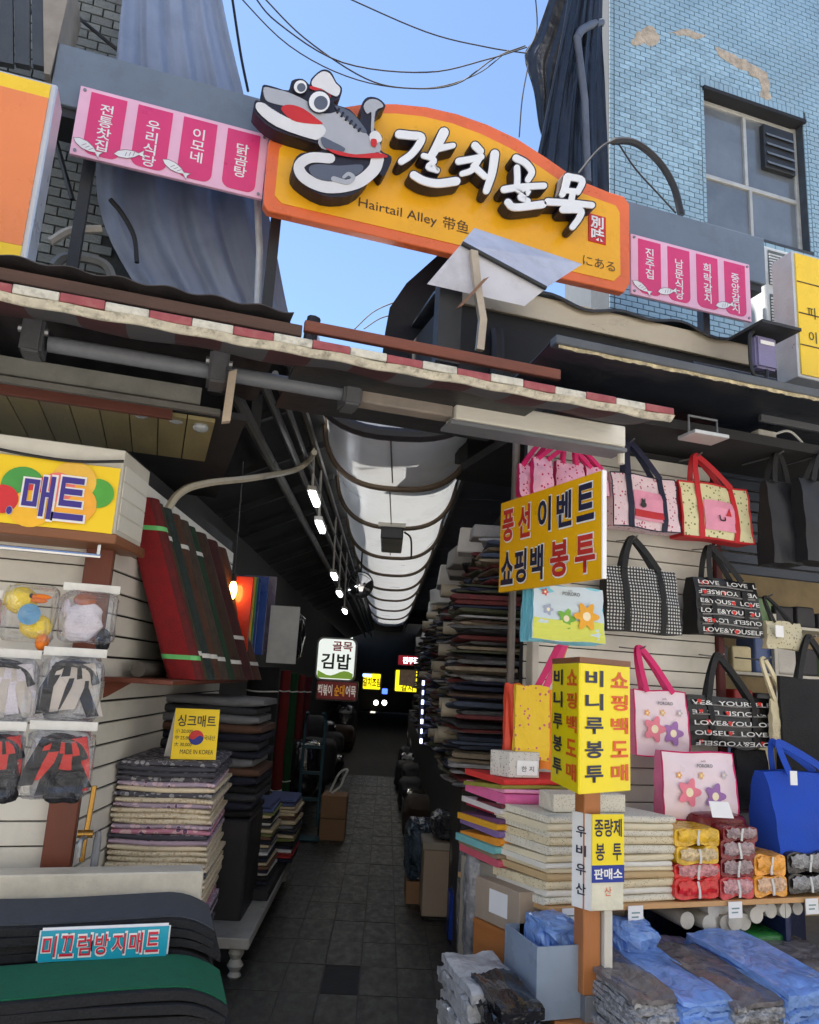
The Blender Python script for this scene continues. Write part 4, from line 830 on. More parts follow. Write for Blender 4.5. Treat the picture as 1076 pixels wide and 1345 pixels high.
# ================================================================== MAT SHOP (left)
M_slatw = mat('white_slat_board', S(222, 219, 208), .38, var=.08, sc=3, bump=.05, dirt=.2, ds=2)
M_brownp = mat('brown_post', S(112, 58, 40), .5, var=.2, sc=6, dirt=.25, stretch=(1, 1, .2))
M_cream = mat('cream_panel', S(212, 208, 196), .5, var=.08, dirt=.2)
YS = 3.75
xc = (FY(148, 720, YS).x+FY(98, 1145, YS).x)/2
fw_ = thing('front_slat_wall', 'white slatted display wall facing the street behind the hanging toy bags', 'wall', (xc-.8, YS, 0))
g = B(); g.box(-2.4, xc, YS+.02, YS+.05, .3, 2.2); g.obj('backing', M_dark, fw_)
for i in range(19):
    z = .32+i*.1; g = B(); g.box(-2.4, xc-.03, YS, YS+.019, z, z+.094); g.obj('slat', M_slatw, fw_, bevel=.003)
g = B(); g.box(xc-.12, xc+.0, YS-.05, YS-.002, .3, 2.12); tag(g.obj('corner_post', M_brownp, bevel=.006), 'red brown timber post at the corner of the mat shop', 'post')
cs, ct, _ = st(Vector((xc, YS+.05, 0)))
sw_ = thing('side_slat_wall', 'white slatted wall running back into the alley behind the sink mats', 'wall', AL(cs+1, ct, 0))
g = B(); g.abox(cs, cs+2.6, ct-.06, ct-.02, .2, 2.6); g.obj('backing', M_dark, sw_)
for i in range(23):
    z = .22+i*.1; g = B(); g.abox(cs, cs+2.6, ct-.019, ct, z, z+.09); g.obj('slat', M_slatw, sw_, bevel=.003)
# header with banner
YH = 3.5
x1 = (FY(163, 590, YH).x+FY(152, 705, YH).x)/2; zt_ = FY(100, 583, YH).z; zb_ = FY(75, 708, YH).z
hd = thing('shop_header', 'cream header box over the mat shop with brown timber bottom edge', 'header', (x1-.8, YH, zb_))
def skew(x0, x1_, y0, dep, z0, z1): # box whose right end runs back along the alley
    d = AX*dep; return [(x0, y0, z0), (x1_, y0, z0), (x1_+d.x, y0+d.y, z0), (x0, y0+d.y, z0), (x0, y0, z1), (x1_, y0, z1), (x1_+d.x, y0+d.y, z1), (x0, y0+d.y, z1)]
g = B(); g.hexa(skew(-2.3, x1, YH, .36, zb_+.045, zt_)); g.obj('box', M_cream, hd, bevel=.004)
g = B(); g.hexa(skew(-2.3, x1+.012, YH-.02, .4, zb_, zb_+.044)); g.obj('bottom_trim', mat('chestnut_trim', S(134, 84, 52), .5, var=.2, dirt=.2, stretch=(.2, 1, 1)), hd, bevel=.004)
for i in range(4):
    z = zb_+.07+i*.075; g = B(); d = AX*.34; n_ = AN*.006
    g.hexa([Vector((x1, YH+.01, z))+n_*0+AX*.02, Vector((x1, YH+.01, z))+n_+AX*.02, Vector((x1, YH+.01, z))+d+n_, Vector((x1, YH+.01, z))+d, Vector((x1, YH+.01, z+.065))+AX*.02, Vector((x1, YH+.01, z+.065))+n_+AX*.02, Vector((x1, YH+.01, z+.065))+d+n_, Vector((x1, YH+.01, z+.065))+d]); g.obj('side_slat', M_slatw, hd)
k = N('yellow_banner'); p = k.n('ShaderNodeBsdfPrincipled'); p.inputs['Base Color'].default_value = (*S(250, 212, 20), 1); k.set(p, Roughness=.45); k.l(p.outputs[0], k.out.inputs[0]); M_yban = k.m
bx0, bx1, bz0, bz1 = -2.2, (FY(158, 613, YH).x+FY(149, 700, YH).x)/2, FY(75, 695, YH).z, FY(75, 606, YH).z
bn = thing('balloon_banner', 'yellow vinyl banner with printed balloons reading 매트 on the header', 'banner', (bx1-.6, YH-.02, bz0))
g = B(); g.grid(lambda u, v: (bx0+(bx1-bx0)*u, YH-.012-.006*math.sin(u*17+v*3)**2, bz0+(bz1-bz0)*v), 40, 6, th=(0, .002, 0)); g.obj('vinyl_sheet', M_yban, bn, smooth=True)
for j, (u, v, r, c_) in enumerate(((30, 637, 22, S(70, 160, 70)), (128, 648, 18, S(80, 170, 60)), (97, 632, 24, S(240, 190, 70)), (60, 655, 26, S(225, 60, 60)), (40, 668, 22, S(250, 190, 40)), (97, 662, 24, S(240, 170, 50)), (2, 655, 17, S(215, 40, 50)), (76, 640, 18, S(240, 120, 110)))):
    c = FY(u, v, YH-.021-.0006*j); b_ = B(); b_.prism([c+Vector((r/1000*3.6*1.05*math.cos(a*math.pi/12), 0, r/1000*3.6*math.sin(a*math.pi/12))) for a in range(24)], (0, .0005, 0)); b_.obj('printed_balloon', mat('balloon%d' % j, c_, .4, bump=0, var=.2, sc=3), bn)
M_indigo = mat('indigo_print', S(58, 44, 140), .45, bump=0, var=.03)
for s_, u, v in (('매', 50, 652), ('트', 93, 655), ('.', 12, 670)):
    c = FY(u, v, YH-.031); hh = .035 if s_ == '.' else .185
    text(s_, bn, M_white, c+Vector((0, .0035, 0)), EX, EZ, hh*.64*1.14, hh*1.1, bold=.04); text(s_, bn, M_indigo, c, EX, EZ, hh*.64, hh, bold=.02)
g = B(); g.tube(spline([FY(u, v, YH-.03) for u, v in ((-20, 586), (40, 598), (100, 606), (163, 606))], 5), .007, 6); tag(g.obj('header_wire', M_cable, smooth=True), 'black wire sagging across the cream header', 'cable')
g = B(); a = FY(-60, 712, YH+.02); b_ = FY(132, 732, YH+.02); zz = FY(60, 724, YH+.02).z; g.tube([(-2.2, YH+.02, zz), (b_.x, YH+.02, zz)], .011, 8); g.tube([(b_.x-.01, YH+.02, zz), (b_.x-.01, YH+.02, zz+.05)], .009, 8); tag(g.obj('chrome_rail', mat('chrome', (.6, .6, .6), .15, m=1, bump=0), smooth=True), 'chrome hanging rail under the cream header', 'rail')

# leaning flattened mat rolls
def flat_roll(label, s0_, th, col, k, straps, wd=.115, zbot=1.53, ztop=2.42):
    m_ = mat('needle_felt_%d' % k, col, .95, var=.2, sc=14, bump=.5, bs=160)
    m2 = mat('felt_edge_%d' % k, tuple(c*.45+.01 for c in col), .95, var=.3, sc=20, bump=.4, bs=120)
    t = thing('mat_roll', label, 'mat', AL(s0_+th/2, -.45, zbot), -ALA, 'flattened mat rolls leaning on the shelf')
    g = B(); pts = []
    def sec(z):
        f = (z-zbot)/(ztop-zbot); tc_ = -.32-.30*f; out = []; r = th/2; s0 = s0_-.16*f
        for kk in range(8): a = math.pi/2+math.pi*kk/7; out.append(AL(s0+r+r*math.sin(a-math.pi/2)*-1*0+r*math.cos(math.pi*kk/7)*1, tc_-wd/2-(r*.9)*math.sin(math.pi*kk/7), z))
        for kk in range(8): out.append(AL(s0+r-r*math.cos(math.pi*kk/7), tc_+wd/2+(r*.9)*math.sin(math.pi*kk/7), z))
        return out
    zs = [zbot+(ztop-zbot)*i/6 for i in range(7)]; S_ = [sec(z) for z in zs]; n_ = 16
    vs_ = [p for q_ in S_ for p in q_]; fs = []; 
    for i in range(6):
        for j in range(n_): fs.append((i*n_+j, i*n_+(j+1) % n_, (i+1)*n_+(j+1) % n_, (i+1)*n_+j))
    fs.append(tuple(range(n_-1, -1, -1))); fs.append(tuple(6*n_+j for j in range(n_)))
    g.add(vs_, fs)
    for q_, f in enumerate(g.f):
        c = sum((g.v[i] for i in f), Vector())/len(f); g.mi[q_] = 1 if st(c)[1] > (-.32-.30*((c.z-zbot)/(ztop-zbot)))+wd/2-.0 or len(f) > 4 else 0
    g.obj('felt', [m_, m2], t, smooth=True)
    for (zf, mm) in straps:
        z = zbot+(ztop-zbot)*zf; b_ = B(); lo = [p+(p-sum(sec(z), Vector())/16)*.03 for p in sec(z-.011)]; hi = [p+(p-sum(sec(z), Vector())/16)*.03 for p in sec(z+.011)]
        b_.add(lo+hi, [(j, (j+1) % n_, n_+(j+1) % n_, n_+j) for j in range(n_)]); b_.obj('strap', mm, t)
    return t
M_gstrap = mat('mint_strap', S(110, 200, 120), .4, bump=0); M_wstrap = mat('white_strap', S(215, 215, 210), .5, bump=0)
s0, _, _ = st(AT(222, 885, -.4)); sr = s0
print('roll s0', s0, 'wall start', cs, ct)
for i, (nm, col, th, stp) in enumerate((('red', S(134, 26, 32), .085, ((.12, M_gstrap), (.83, M_gstrap))), ('olive brown', S(92, 78, 48), .07, ((.15, M_wstrap), (.8, M_wstrap))), ('slate green', S(48, 70, 66), .11, ((.14, M_wstrap),)), ('rust brown', S(112, 72, 50), .13, ((.14, M_wstrap), (.8, M_wstrap))), ('grey brown', S(96, 80, 66), .15, ((.13, M_wstrap),)), ('bottle green', S(36, 84, 52), .15, ((.82, M_wstrap),)), ('walnut brown', S(90, 62, 46), .2, ((.12, M_wstrap),)), ('dark maroon', S(96, 34, 36), .24, ((.3, M_wstrap),)), ('faded rust', S(116, 72, 54), .25, ((.12, M_wstrap),)))):
    flat_roll('%s flattened mat roll, %s in the leaning row' % (nm, ('first', 'second', 'third', 'fourth', 'fifth', 'sixth', 'seventh', 'eighth', 'ninth')[i]), sr, th, col, i, stp, ztop=2.42-.004*i); sr += th+.012
send = sr
g = B(); g.abox(s0-.35, send+.1, ct+.002, -.28, 1.505, 1.527); sh = thing('roll_shelf', 'brown shelf on a bracket carrying the leaning mat rolls', 'shelf', AL(s0, ct, 1.5)); g.obj('board', M_brownp, sh, bevel=.003)
g = B(); g.prism([AL(s0-.3, ct+.001, 1.504), AL(s0-.3, ct+.12, 1.504), AL(s0-.3, ct+.02, 1.44), AL(s0-.3, ct+.001, 1.43)], AX*.015); g.obj('bracket', M_brownp, sh)
g = B(); g.tube([AL(s0-.12, ct+.09, 1.565), AL(s0+.3, ct+.09, 1.565)], .036, 14); g.obj; tag(g.obj('cardboard_tube', mat('grey_tube', S(96, 92, 86), .7), smooth=True), 'short grey cardboard tube lying on the roll shelf', 'tube')
cable('wall_conduit', 'jointed conduit along the top of the leaning mat rolls', [AL(s0-.1, -.74, 2.46), AL(s0+.5, -.74, 2.46), AL(send+.3, -.74, 2.44)], .016, MATS['ivory_conduit'], cat='pipe')

# sink mat stack
def pat(name, base, c2, c3, sc, bumpy=.3):
    k = N(name); p = k.n('ShaderNodeBsdfPrincipled'); tc = k.n('ShaderNodeTexCoord'); vo = k.n('ShaderNodeTexVoronoi'); k.set(vo, Scale=sc); k.l(tc.outputs['Object'], vo.inputs['Vector'])
    oi = k.n('ShaderNodeObjectInfo'); ad = k.n('ShaderNodeVectorMath', operation='ADD'); k.l(tc.outputs['Object'], ad.inputs[0]); k.l(oi.outputs['Random'], ad.inputs[1]); k.l(ad.outputs[0], vo.inputs['Vector'])
    r1 = k.n('ShaderNodeValToRGB'); r1.color_ramp.interpolation = 'CONSTANT'; e = r1.color_ramp.elements; e[0].color = (*c2, 1); e[1].position = .42; e[1].color = (*base, 1); k.l(vo.outputs['Distance'], r1.inputs[0])
    sp = k.n('ShaderNodeSeparateColor'); k.l(vo.outputs['Color'], sp.inputs[0]); gt = k.n('ShaderNodeMath', operation='GREATER_THAN'); gt.inputs[1].default_value = .6; k.l(sp.outputs[0], gt.inputs[0])
    lt = k.n('ShaderNodeMath', operation='LESS_THAN'); lt.inputs[1].default_value = .33; k.l(vo.outputs['Distance'], lt.inputs[0]); ml = k.n('ShaderNodeMath', operation='MULTIPLY'); k.l(gt.outputs[0], ml.inputs[0]); k.l(lt.outputs[0], ml.inputs[1])
    mx = k.n('ShaderNodeMix', data_type='RGBA'); k.l(ml.outputs[0], mx.inputs[0]); k.l(r1.outputs[0], mx.inputs[6]); mx.inputs[7].default_value = (*c3, 1)
    nz = k.n('ShaderNodeTexNoise'); k.set(nz, Scale=90.0); bp = k.n('ShaderNodeBump'); k.set(bp, Strength=bumpy, Distance=.01); k.l(nz.outputs[0], bp.inputs['Height']); n9 = k.n('ShaderNodeTexNoise'); k.set(n9, Scale=8.0, Detail=4.0, Distortion=.8); k.l(ad.outputs[0], n9.inputs['Vector']); b9 = k.n('ShaderNodeBump'); k.set(b9, Strength=.35, Distance=.06); k.l(n9.outputs[0], b9.inputs['Height']); k.l(bp.outputs[0], b9.inputs['Normal']); k.l(b9.outputs[0], p.inputs['Normal'])
    k.l(mx.outputs[2], p.inputs['Base Color']); k.set(p, Roughness=.85); k.l(p.outputs[0], k.out.inputs[0]); MATS[name] = k.m; return k.m
PM = {'charcoal patterned': (pat('charcoal_pattern', S(84, 84, 94), S(170, 170, 176), S(104, 102, 114), 34), mat('grey_piping', S(70, 70, 80), .8)), 'lilac floral': (pat('lilac_floral', S(178, 162, 184), S(220, 196, 208), S(110, 88, 126), 34), mat('lilac_piping', S(186, 164, 184), .8)), 'cream woven': (pat('cream_weave', S(224, 212, 188), S(200, 182, 150), S(236, 226, 206), 60), mat('tan_piping', S(226, 212, 184), .8)), 'pink floral': (pat('pink_floral', S(206, 140, 164), S(232, 196, 200), S(120, 84, 120), 28), mat('pink_piping', S(220, 150, 170), .8))}
def soft_slab(mats_, wd, dp, th, k, seed, fold=True):
    """folded mat: rounded fold at the front, a little sag, two materials (face, edge)"""
    g = B(); q = random.Random(seed); ph = q.uniform(0, 6); n = 10; prof = []
    for i in range(7): a = math.pi/2+math.pi*i/6; prof.append((th*.5+th*.55*math.cos(a)*1.0-th*.5, th*.5+th*.49*math.sin(a)))
    prof = prof + [(dp, .02*th), (dp, .98*th)]
    m_ = len(prof); vs_ = []
    for i in range(n+1):
        x = -wd/2+wd*i/n; e = 1-.35*(abs(2*i/n-1)**8)
        for (y, z) in prof: vs_.append((x, y+.004*math.sin(x*9+ph), th*.5+(z-th*.5)*e+.0025*math.sin(x*14+ph+y*9)))
    fs = []; 
    for i in range(n):
        for j in range(m_): fs.append((i*m_+j, (i+1)*m_+j, (i+1)*m_+(j+1) % m_, i*m_+(j+1) % m_))
    fs += [tuple(range(m_)), tuple(n*m_+j for j in reversed(range(m_)))]
    g.add(vs_, fs)
    for qi in range(len(g.f)): 
        j = qi % m_; g.mi[qi] = 1 if (qi >= n*m_ or 1 <= j <= 4) else 0
    o = g.obj('sink_mat', mats_, base=(0, 0, 0), smooth=True); me = o.data; bpy.data.objects.remove(o); return me
msh = {k_: [soft_slab([v_[0], v_[0] if i else v_[1]], .47, .64, .0245, k_, i) for i in range(3)] for k_, v_ in PM.items()}
cS = FY(211, 1080, 4.12); z = .22; seq = ['charcoal patterned']*0
order = (['lilac floral', 'charcoal patterned', 'lilac floral', 'cream woven', 'pink floral', 'lilac floral', 'charcoal patterned', 'cream woven', 'lilac floral', 'lilac floral', 'charcoal patterned', 'lilac floral', 'pink floral']+['charcoal patterned']+['cream woven']*6+['charcoal patterned']+['cream woven']*5+['lilac floral', 'charcoal patterned', 'pink floral', 'lilac floral']+['cream woven']*3+['lilac floral', 'cream woven', 'charcoal patterned', 'cream woven', 'lilac floral']+['charcoal patterned']*4)
for i, nm in enumerate(order[-37:]):
    wj = rnd.uniform(-.006, .012); o = inst(rnd.choice(msh[nm]), 'sink_mat', Vector((cS.x+wj, cS.y+rnd.uniform(-.01, .012), z)), R(-12)+rnd.uniform(-.02, .02))
    tag(o, nm+' folded sink mat, '+nth(37-i)+' from the top of the tall stack', 'mat', 'folded sink mats in the tall stack'); z += .0246
ztop = z
# price tent on the stack
yt_ = 4.2; x0, x1, z0, z1 = quadF((226, 931), (284, 931), (289, 983), (230, 985), yt_); z0 = ztop+.006; 
M_tent = mat('yellow_card', S(250, 214, 18), .5, bump=0, var=.03); t = thing('price_tent', 'yellow folded price card reading 싱크매트 on top of the sink mats', 'price card', ((x0+x1)/2, yt_, z0))
hT = z1-z0; g = B(); g.hexa([(x0, yt_-.05, z0), (x1, yt_-.05, z0), (x1, yt_-.046, z0), (x0, yt_-.046, z0), (x0, yt_, z0+hT), (x1, yt_, z0+hT), (x1, yt_+.004, z0+hT), (x0, yt_+.004, z0+hT)]); cf = g.obj('front_card', M_tent, t)
g = B(); g.hexa([(x0-.03, yt_+.07, z0), (x1-.03, yt_+.07, z0), (x1-.03, yt_+.074, z0), (x0-.03, yt_+.074, z0), (x0, yt_+.005, z0+hT), (x1, yt_+.005, z0+hT), (x1, yt_+.009, z0+hT), (x0, yt_+.009, z0+hT)]); g.obj('back_card', M_white, t)
up_ = Vector((0, .05, hT)).normalized(); wT = x1-x0
def onT(u, v): return Vector((x0+wT*u, yt_-.05+.05*v-.003, z0+hT*v))
text('싱크매트', cf, M_black, onT(.5, .76), EX, up_, wT*.86, hT*.24, bold=.012)
for (tx, v) in (('小 20,000', .55), ('中 25,000', .42), ('大 30,000', .29)): text(tx, cf, M_black, onT(.24, v), EX, up_, wT*.38, hT*.09)
text('국내산', cf, M_black, onT(.82, .43), EX, up_, wT*.25, hT*.1); text('MADE IN KOREA', cf, M_brown, onT(.56, .15), EX, up_, wT*.74, hT*.09)
c = onT(.52, .43); rF = hT*.15
for nm, mm, sg in (('red_half', M_red, 1), ('blue_half', mat('flag_blue', S(24, 40, 140), .5, bump=0), -1)):
    pts = [c+EX*(rF*math.cos(a))+up_*(rF*math.sin(a)*sg) for a in [math.pi*i/12 for i in range(13)]]+[c+EX*(-rF+2*rF*i/8)+up_*(rF*.28*math.sin(math.pi*2*i/8)*-1) for i in range(1, 8)]
    if sg < 0: pts = list(reversed(pts))
    g = B(); g.prism(pts, (0, .001, 0)); g.obj(nm, mm, cf)
# dark folded mats behind the price card and other stacks along the left
def pile(name, labelf, cat, group, s0, t0, wd, dp, z0, th, cols, jit=.01, rot=0, seed=0, mr=.9, axis='t', fold=True):
    """stack of soft folded pieces; open edges face the street"""
    q = random.Random(seed); z = z0; last = None
    for i, (cn, col) in enumerate(cols):
        m_ = mat('cloth_'+cn.replace(' ', '_'), col, mr, var=.2, sc=10, bump=.3, bs=90); th_i = th*q.uniform(.8, 1.25)
        key = ('%s%.2f%.2f%.3f' % (cn, wd, dp, th), i % 2)
        me = soft_slab([m_, m_], wd*q.uniform(.95, 1.03), dp, th_i, cn, q.randint(0, 99))
        o = inst(me, name, AL(s0+q.uniform(-jit, jit), t0+q.uniform(-jit, jit), z), -ALA+rot+q.uniform(-.03, .03)); tag(o, labelf(cn)+', '+nth(len(cols)-i)+' from its top', cat, group); z += th_i*1.005
    return z
dk = [('navy', S(26, 30, 48)), ('charcoal', S(50, 52, 58)), ('grey', S(110, 112, 116)), ('black', S(20, 20, 24)), ('brown', S(92, 66, 54))]
q = random.Random(5)
pile('folded_mat', lambda c: c+' thick folded mat in the dark pile behind the price card', 'mat', 'dark folded mats behind the price card', .25, -.35, .62, .5, .75, .045, [dk[i] for i in (3, 0, 1, 3, 0, 4, 2, 0, 1, 0, 4, 2, 1, 2)], .02, 0, 3)
g = B(); g.abox(.2, .8, -.68, -.04, .0, .745); tag(g.obj('display_crate', mat('black_crate', S(28, 28, 32), .6), bevel=.01), 'dark crate under the dark folded mats', 'crate')
mul = dk+[('cream', S(196, 180, 150)), ('red', S(150, 40, 44)), ('steel blue', S(70, 80, 120)), ('olive', S(110, 120, 70)), ('white', S(200, 200, 204))]
pile('small_mat', lambda c: c+' small folded mat in the near low pile', 'mat', 'small folded mats in two low piles', .72, -.08, .2, .4, .28, .022, [mul[i] for i in (0, 3, 9, 0, 4, 5, 0, 1, 9, 2, 5, 0, 4, 8, 5, 1, 9, 3, 5, 8, 7, 7)], .012, 0, 9)
pile('small_mat', lambda c: c+' small folded mat in the far low pile', 'mat', 'small folded mats in two low piles', 1.3, .0, .22, .4, .28, .024, [mul[i] for i in (0, 6, 6, 9, 0, 3, 8, 5, 0, 1, 2, 5, 4, 5, 5, 5, 7, 7)], .012, 0, 11)
# white display base with turned leg
t = thing('white_rack', 'white low rack with lumpy turned leg under the sink mats', 'rack', AL(-.1, -.1, 0)); M_rackw = mat('scuffed_white', S(150, 150, 146), .5, dirt=.4, ds=6)
g = B(); g.abox(-.08, 2.0, -.62, .06, .16, .215); g.obj('rail', M_rackw, t, bevel=.006)
g = B(); c = AL(-.02, -.01, 0); g.tube([c+EZ*z for z in (0, .02, .04, .07, .1, .13, .159)], [.02, .036, .024, .044, .026, .042, .03], 12); g.obj('leg', M_rackw, t, smooth=True)
g = B(); c = AL(1.9, -.01, 0); g.tube([c+EZ*z for z in (0, .02, .04, .07, .1, .13, .159)], [.02, .036, .024, .044, .026, .042, .03], 12); g.obj('leg', M_rackw, t, smooth=True)
g = B(); g.abox(.6, 1.95, -.3, .05, .217, .275); tag(g.obj('display_plinth', M_dark), 'dark plinth under the two low mat piles', 'plinth')
# upright rolls standing in the alley
def up_roll(label, s, t_, r, z0, z1, col, k, ties=(.15, .85)):
    tt_ = thing('upright_roll', label, 'mat', AL(s, t_, z0), 0, 'upright mat rolls standing in the alley'); g = B(); n = 16
    g.tube([AL(s, t_, z0+(z1-z0)*i/5)+Vector((.004*math.sin(i*2+k), .004*math.cos(i*3), 0)) for i in range(6)], [r, r*1.02, r, r*1.01, r, r], n); g.obj('mat', mat('upright_felt_%d' % k, col, .95, var=.2, sc=20, bump=.4, bs=120), tt_, smooth=True)
    for f in ties: g = B(); z = z0+(z1-z0)*f; g.tube([AL(s, t_, z)+Vector(((r*1.03)*math.cos(a*math.pi/8), (r*1.03)*math.sin(a*math.pi/8), .003*math.sin(a))) for a in range(16)], .006, 5, closed=True); g.obj('tie', M_wstrap, tt_)
for i, (u, r, col, lab) in enumerate(((336, .13, S(30, 31, 33), 'wide black upright roll with white ties behind the dark pile'), (366, .05, S(110, 24, 26), 'dark red upright roll next to the black one'), (377, .05, S(22, 66, 34), 'dark green upright roll between two red ones'), (388, .04, S(108, 30, 30), 'thin dull red upright roll, last of the row'), (397, .04, S(92, 26, 40), 'thin maroon upright roll at the alley end of the row'))):
    p_ = AT(u, 1000, -.28 if i else -.34); s = st(p_)[0]; up_roll(lab, s, -.28 if i else -.34, r, .3, 1.62-.02*i, col, i)
g = B(); g.abox(1.2, 3.6, -.95, -.12, .02, .29); tag(g.obj('roll_plinth', M_dark), 'dark plinth under the upright rolls', 'plinth')
# blue mats with rainbow edge, black plastic, white board, all hanging above the upright rolls
t = thing('hanging_mats', 'blue glossy mats with rainbow edges hanging beyond the light bulb', 'mat', AT(335, 860, -.3))
for i, (u, col) in enumerate(((322, S(190, 60, 40)), (325, S(200, 160, 40)), (328, S(60, 130, 70)), (332, S(40, 70, 140)), (343, S(44, 76, 150)), (354, S(120, 110, 130)))):
    a = AT(u, 757, -.3); b_ = AT(u+4, 862, -.3); s = st(a)[0]; g = B(); g.abox(s, s+.03, -.5, -.24, b_.z, a.z); g.obj('mat_sheet', mat('sheet%d' % i, col, .3, coat=.5, bump=.2, bs=12), t, bevel=.004)
def film_mat(name, tint=(.9, .92, .95), amt=.3, sc=14.0):
    if name in MATS: return MATS[name]
    k = N(name); tr = k.n('ShaderNodeBsdfTransparent'); tr.inputs[0].default_value = (.97, .97, .97, 1); gl = k.n('ShaderNodeBsdfGlossy'); k.set(gl, Roughness=.06); gl.inputs[0].default_value = (*tint, 1)
    df = k.n('ShaderNodeBsdfDiffuse'); df.inputs[0].default_value = (.8, .8, .8, 1); tc = k.n('ShaderNodeTexCoord'); nz = k.n('ShaderNodeTexNoise'); k.set(nz, Scale=sc, Detail=5.0, Distortion=1.5); k.l(tc.outputs['Object'], nz.inputs['Vector'])
    bp = k.n('ShaderNodeBump'); k.set(bp, Strength=.5, Distance=.04); k.l(nz.outputs[0], bp.inputs['Height']); k.l(bp.outputs[0], gl.inputs['Normal']); k.l(bp.outputs[0], df.inputs['Normal'])
    lw = k.n('ShaderNodeLayerWeight'); lw.inputs[0].default_value = amt; k.l(bp.outputs[0], lw.inputs['Normal'])
    m0 = k.n('ShaderNodeMixShader'); m0.inputs[0].default_value = .12; k.l(gl.outputs[0], m0.inputs[1]); k.l(df.outputs[0], m0.inputs[2])
    ms = k.n('ShaderNodeMixShader'); mxx = k.n('ShaderNodeMath', operation='MAXIMUM'); mxx.inputs[1].default_value = .045; k.l(lw.outputs['Facing'], mxx.inputs[0]); k.l(mxx.outputs[0], ms.inputs[0]); k.l(tr.outputs[0], ms.inputs[1]); k.l(m0.outputs[0], ms.inputs[2]); k.l(ms.outputs[0], k.out.inputs[0]); MATS[name] = k.m; return k.m
M_film = film_mat('clear_film', amt=.3)
M_blkpl = mat('black_glossy_plastic', (.015, .015, .018), .12, var=.3, sc=8, bump=.9, bs=9, coat=.5)
def crumple(p0, ux, uy, uz, amp, seed, nu=14, nv=14, pw=4, jit=0.0):
    """closed pillow: centre, half axes; uneven surface"""
    q = random.Random(seed); ph = [q.uniform(0, 6.3) for _ in range(8)]
    def f(u, v):
        a = math.pi*v; b = 2*math.pi*u; sp = lambda c: math.copysign(abs(c)**(2/pw), c)
        x, y, z = sp(math.sin(a))*sp(math.cos(b)), sp(math.sin(a))*sp(math.sin(b)), sp(math.cos(a))
        w_ = 1+amp*(math.sin(5*x+ph[0]+3*z)+math.sin(7*z+ph[1]+4*y)+.7*math.sin(11*x+9*z+ph[2])+.5*math.sin(17*z+13*x+ph[3]))
        j_ = random.Random(int(((u % 1.0)*9973+v*7919)*97)+seed) if jit else None
        w2 = 1+(j_.uniform(-jit, jit) if jit and .02 < v < .98 else 0)
        return p0+ux*x*w_*(1+(w2-1)*.3)+uy*y*w_*(1+(w2-1)*4)+uz*z*(1+amp*.6*math.sin(6*x+ph[4]))*(1+(w2-1)*.3)
    g = B(); g.grid(f, nu*2, nv)
    if jit: g.f, g.mi = [t for f_ in g.f for t in ((f_[0], f_[1], f_[2]), (f_[0], f_[2], f_[3]))], [0]*(2*len(g.f))
    return g
def pil(name, label, cat, c, hx, hy, hz, m, amp=.04, seed=0, group=None, rz=-ALA, pw=4, parent=None):
    rx = Matrix.Rotation(rz, 3, 'Z'); g = crumple(Vector(c), rx @ Vector((hx, 0, 0)), rx @ Vector((0, hy, 0)), Vector((0, 0, hz)), amp, seed, 16, 18, pw=pw, jit=.045 if amp >= .05 else 0)
    o = g.obj(name, m, parent, smooth=amp < .05); 
    if parent is None: tag(o, label, cat, group)
    return o
p_ = AT(384, 835, -.15); pil('plastic_bundle', 'shiny black plastic bundle hanging by the white board', 'bundle', p_, .1, .12, .2, M_blkpl, .06, 4)
a, b_ = AT(383, 872, -.05), AT(409, 815, -.05); s = st(a)[0]; g = B(); g.abox(s, s+.02, -.25, -.02, a.z, b_.z+.02); tag(g.obj('white_board', mat('off_white_board', S(190, 192, 190), .6)), 'plain off-white board hanging at the left before the kimbap sign', 'board')
# hand truck, boxes and bits deeper left
t = thing('hand_truck', 'teal hand truck standing against the left side of the alley', 'hand truck', AT(410, 1080, .05)); s = st(AT(410, 1080, .05))[0]; M_teal = mat('teal_paint', S(30, 72, 84), .5, dirt=.3)
for dt in (-.1, .1):
    g = B(); g.tube(spline([AL(s, dt, .12), AL(s+.05, dt, .7), AL(s+.1, dt, 1.1), AL(s+.02, dt*.8, 1.2)], 5), .016, 8); g.obj('rail', M_teal, t, smooth=True)
    g = B(); g.tube([AL(s+.08, dt*1.3-.02, .12), AL(s+.08, dt*1.3+.02, .12)], .11, 16); g.obj('wheel', M_dark, t)
for z in (.35, .6, .85): g = B(); g.abox(s+.02, s+.05, -.1, .1, z, z+.03); g.obj('crossbar', M_teal, t)
g = B(); g.abox(s-.2, s+.02, -.14, .14, .02, .03); g.obj('toe_plate', M_teal, t)
M_card = mat('brown_cardboard', S(146, 112, 82), .8, var=.12, sc=4, dirt=.2); M_cardg = mat('grey_cardboard', S(150, 144, 132), .8, var=.1, dirt=.25)
s = st(GZ(435, 1105))[0]
for z0, z1, lab in ((.0, .2, 'brown carton on the alley floor at the left, bottom one'), (.2, .42, 'brown carton at the left of the alley, top one')): g = B(); g.abox(s, s+.3, .13, .38, z0+.004, z1); tag(g.obj('carton', M_card, bevel=.005), lab, 'carton')
cable('cord_coil', 'loose white cord coiled on the brown cartons', [AL(s+.1, .2, .44), AL(s+.1, .28, .62), AL(s+.1, .36, .66), AL(s+.1, .33, .58), AL(s+.1, .3, .5), AL(s+.1, .22, .43)], .012, M_wstrap)
q = random.Random(12)
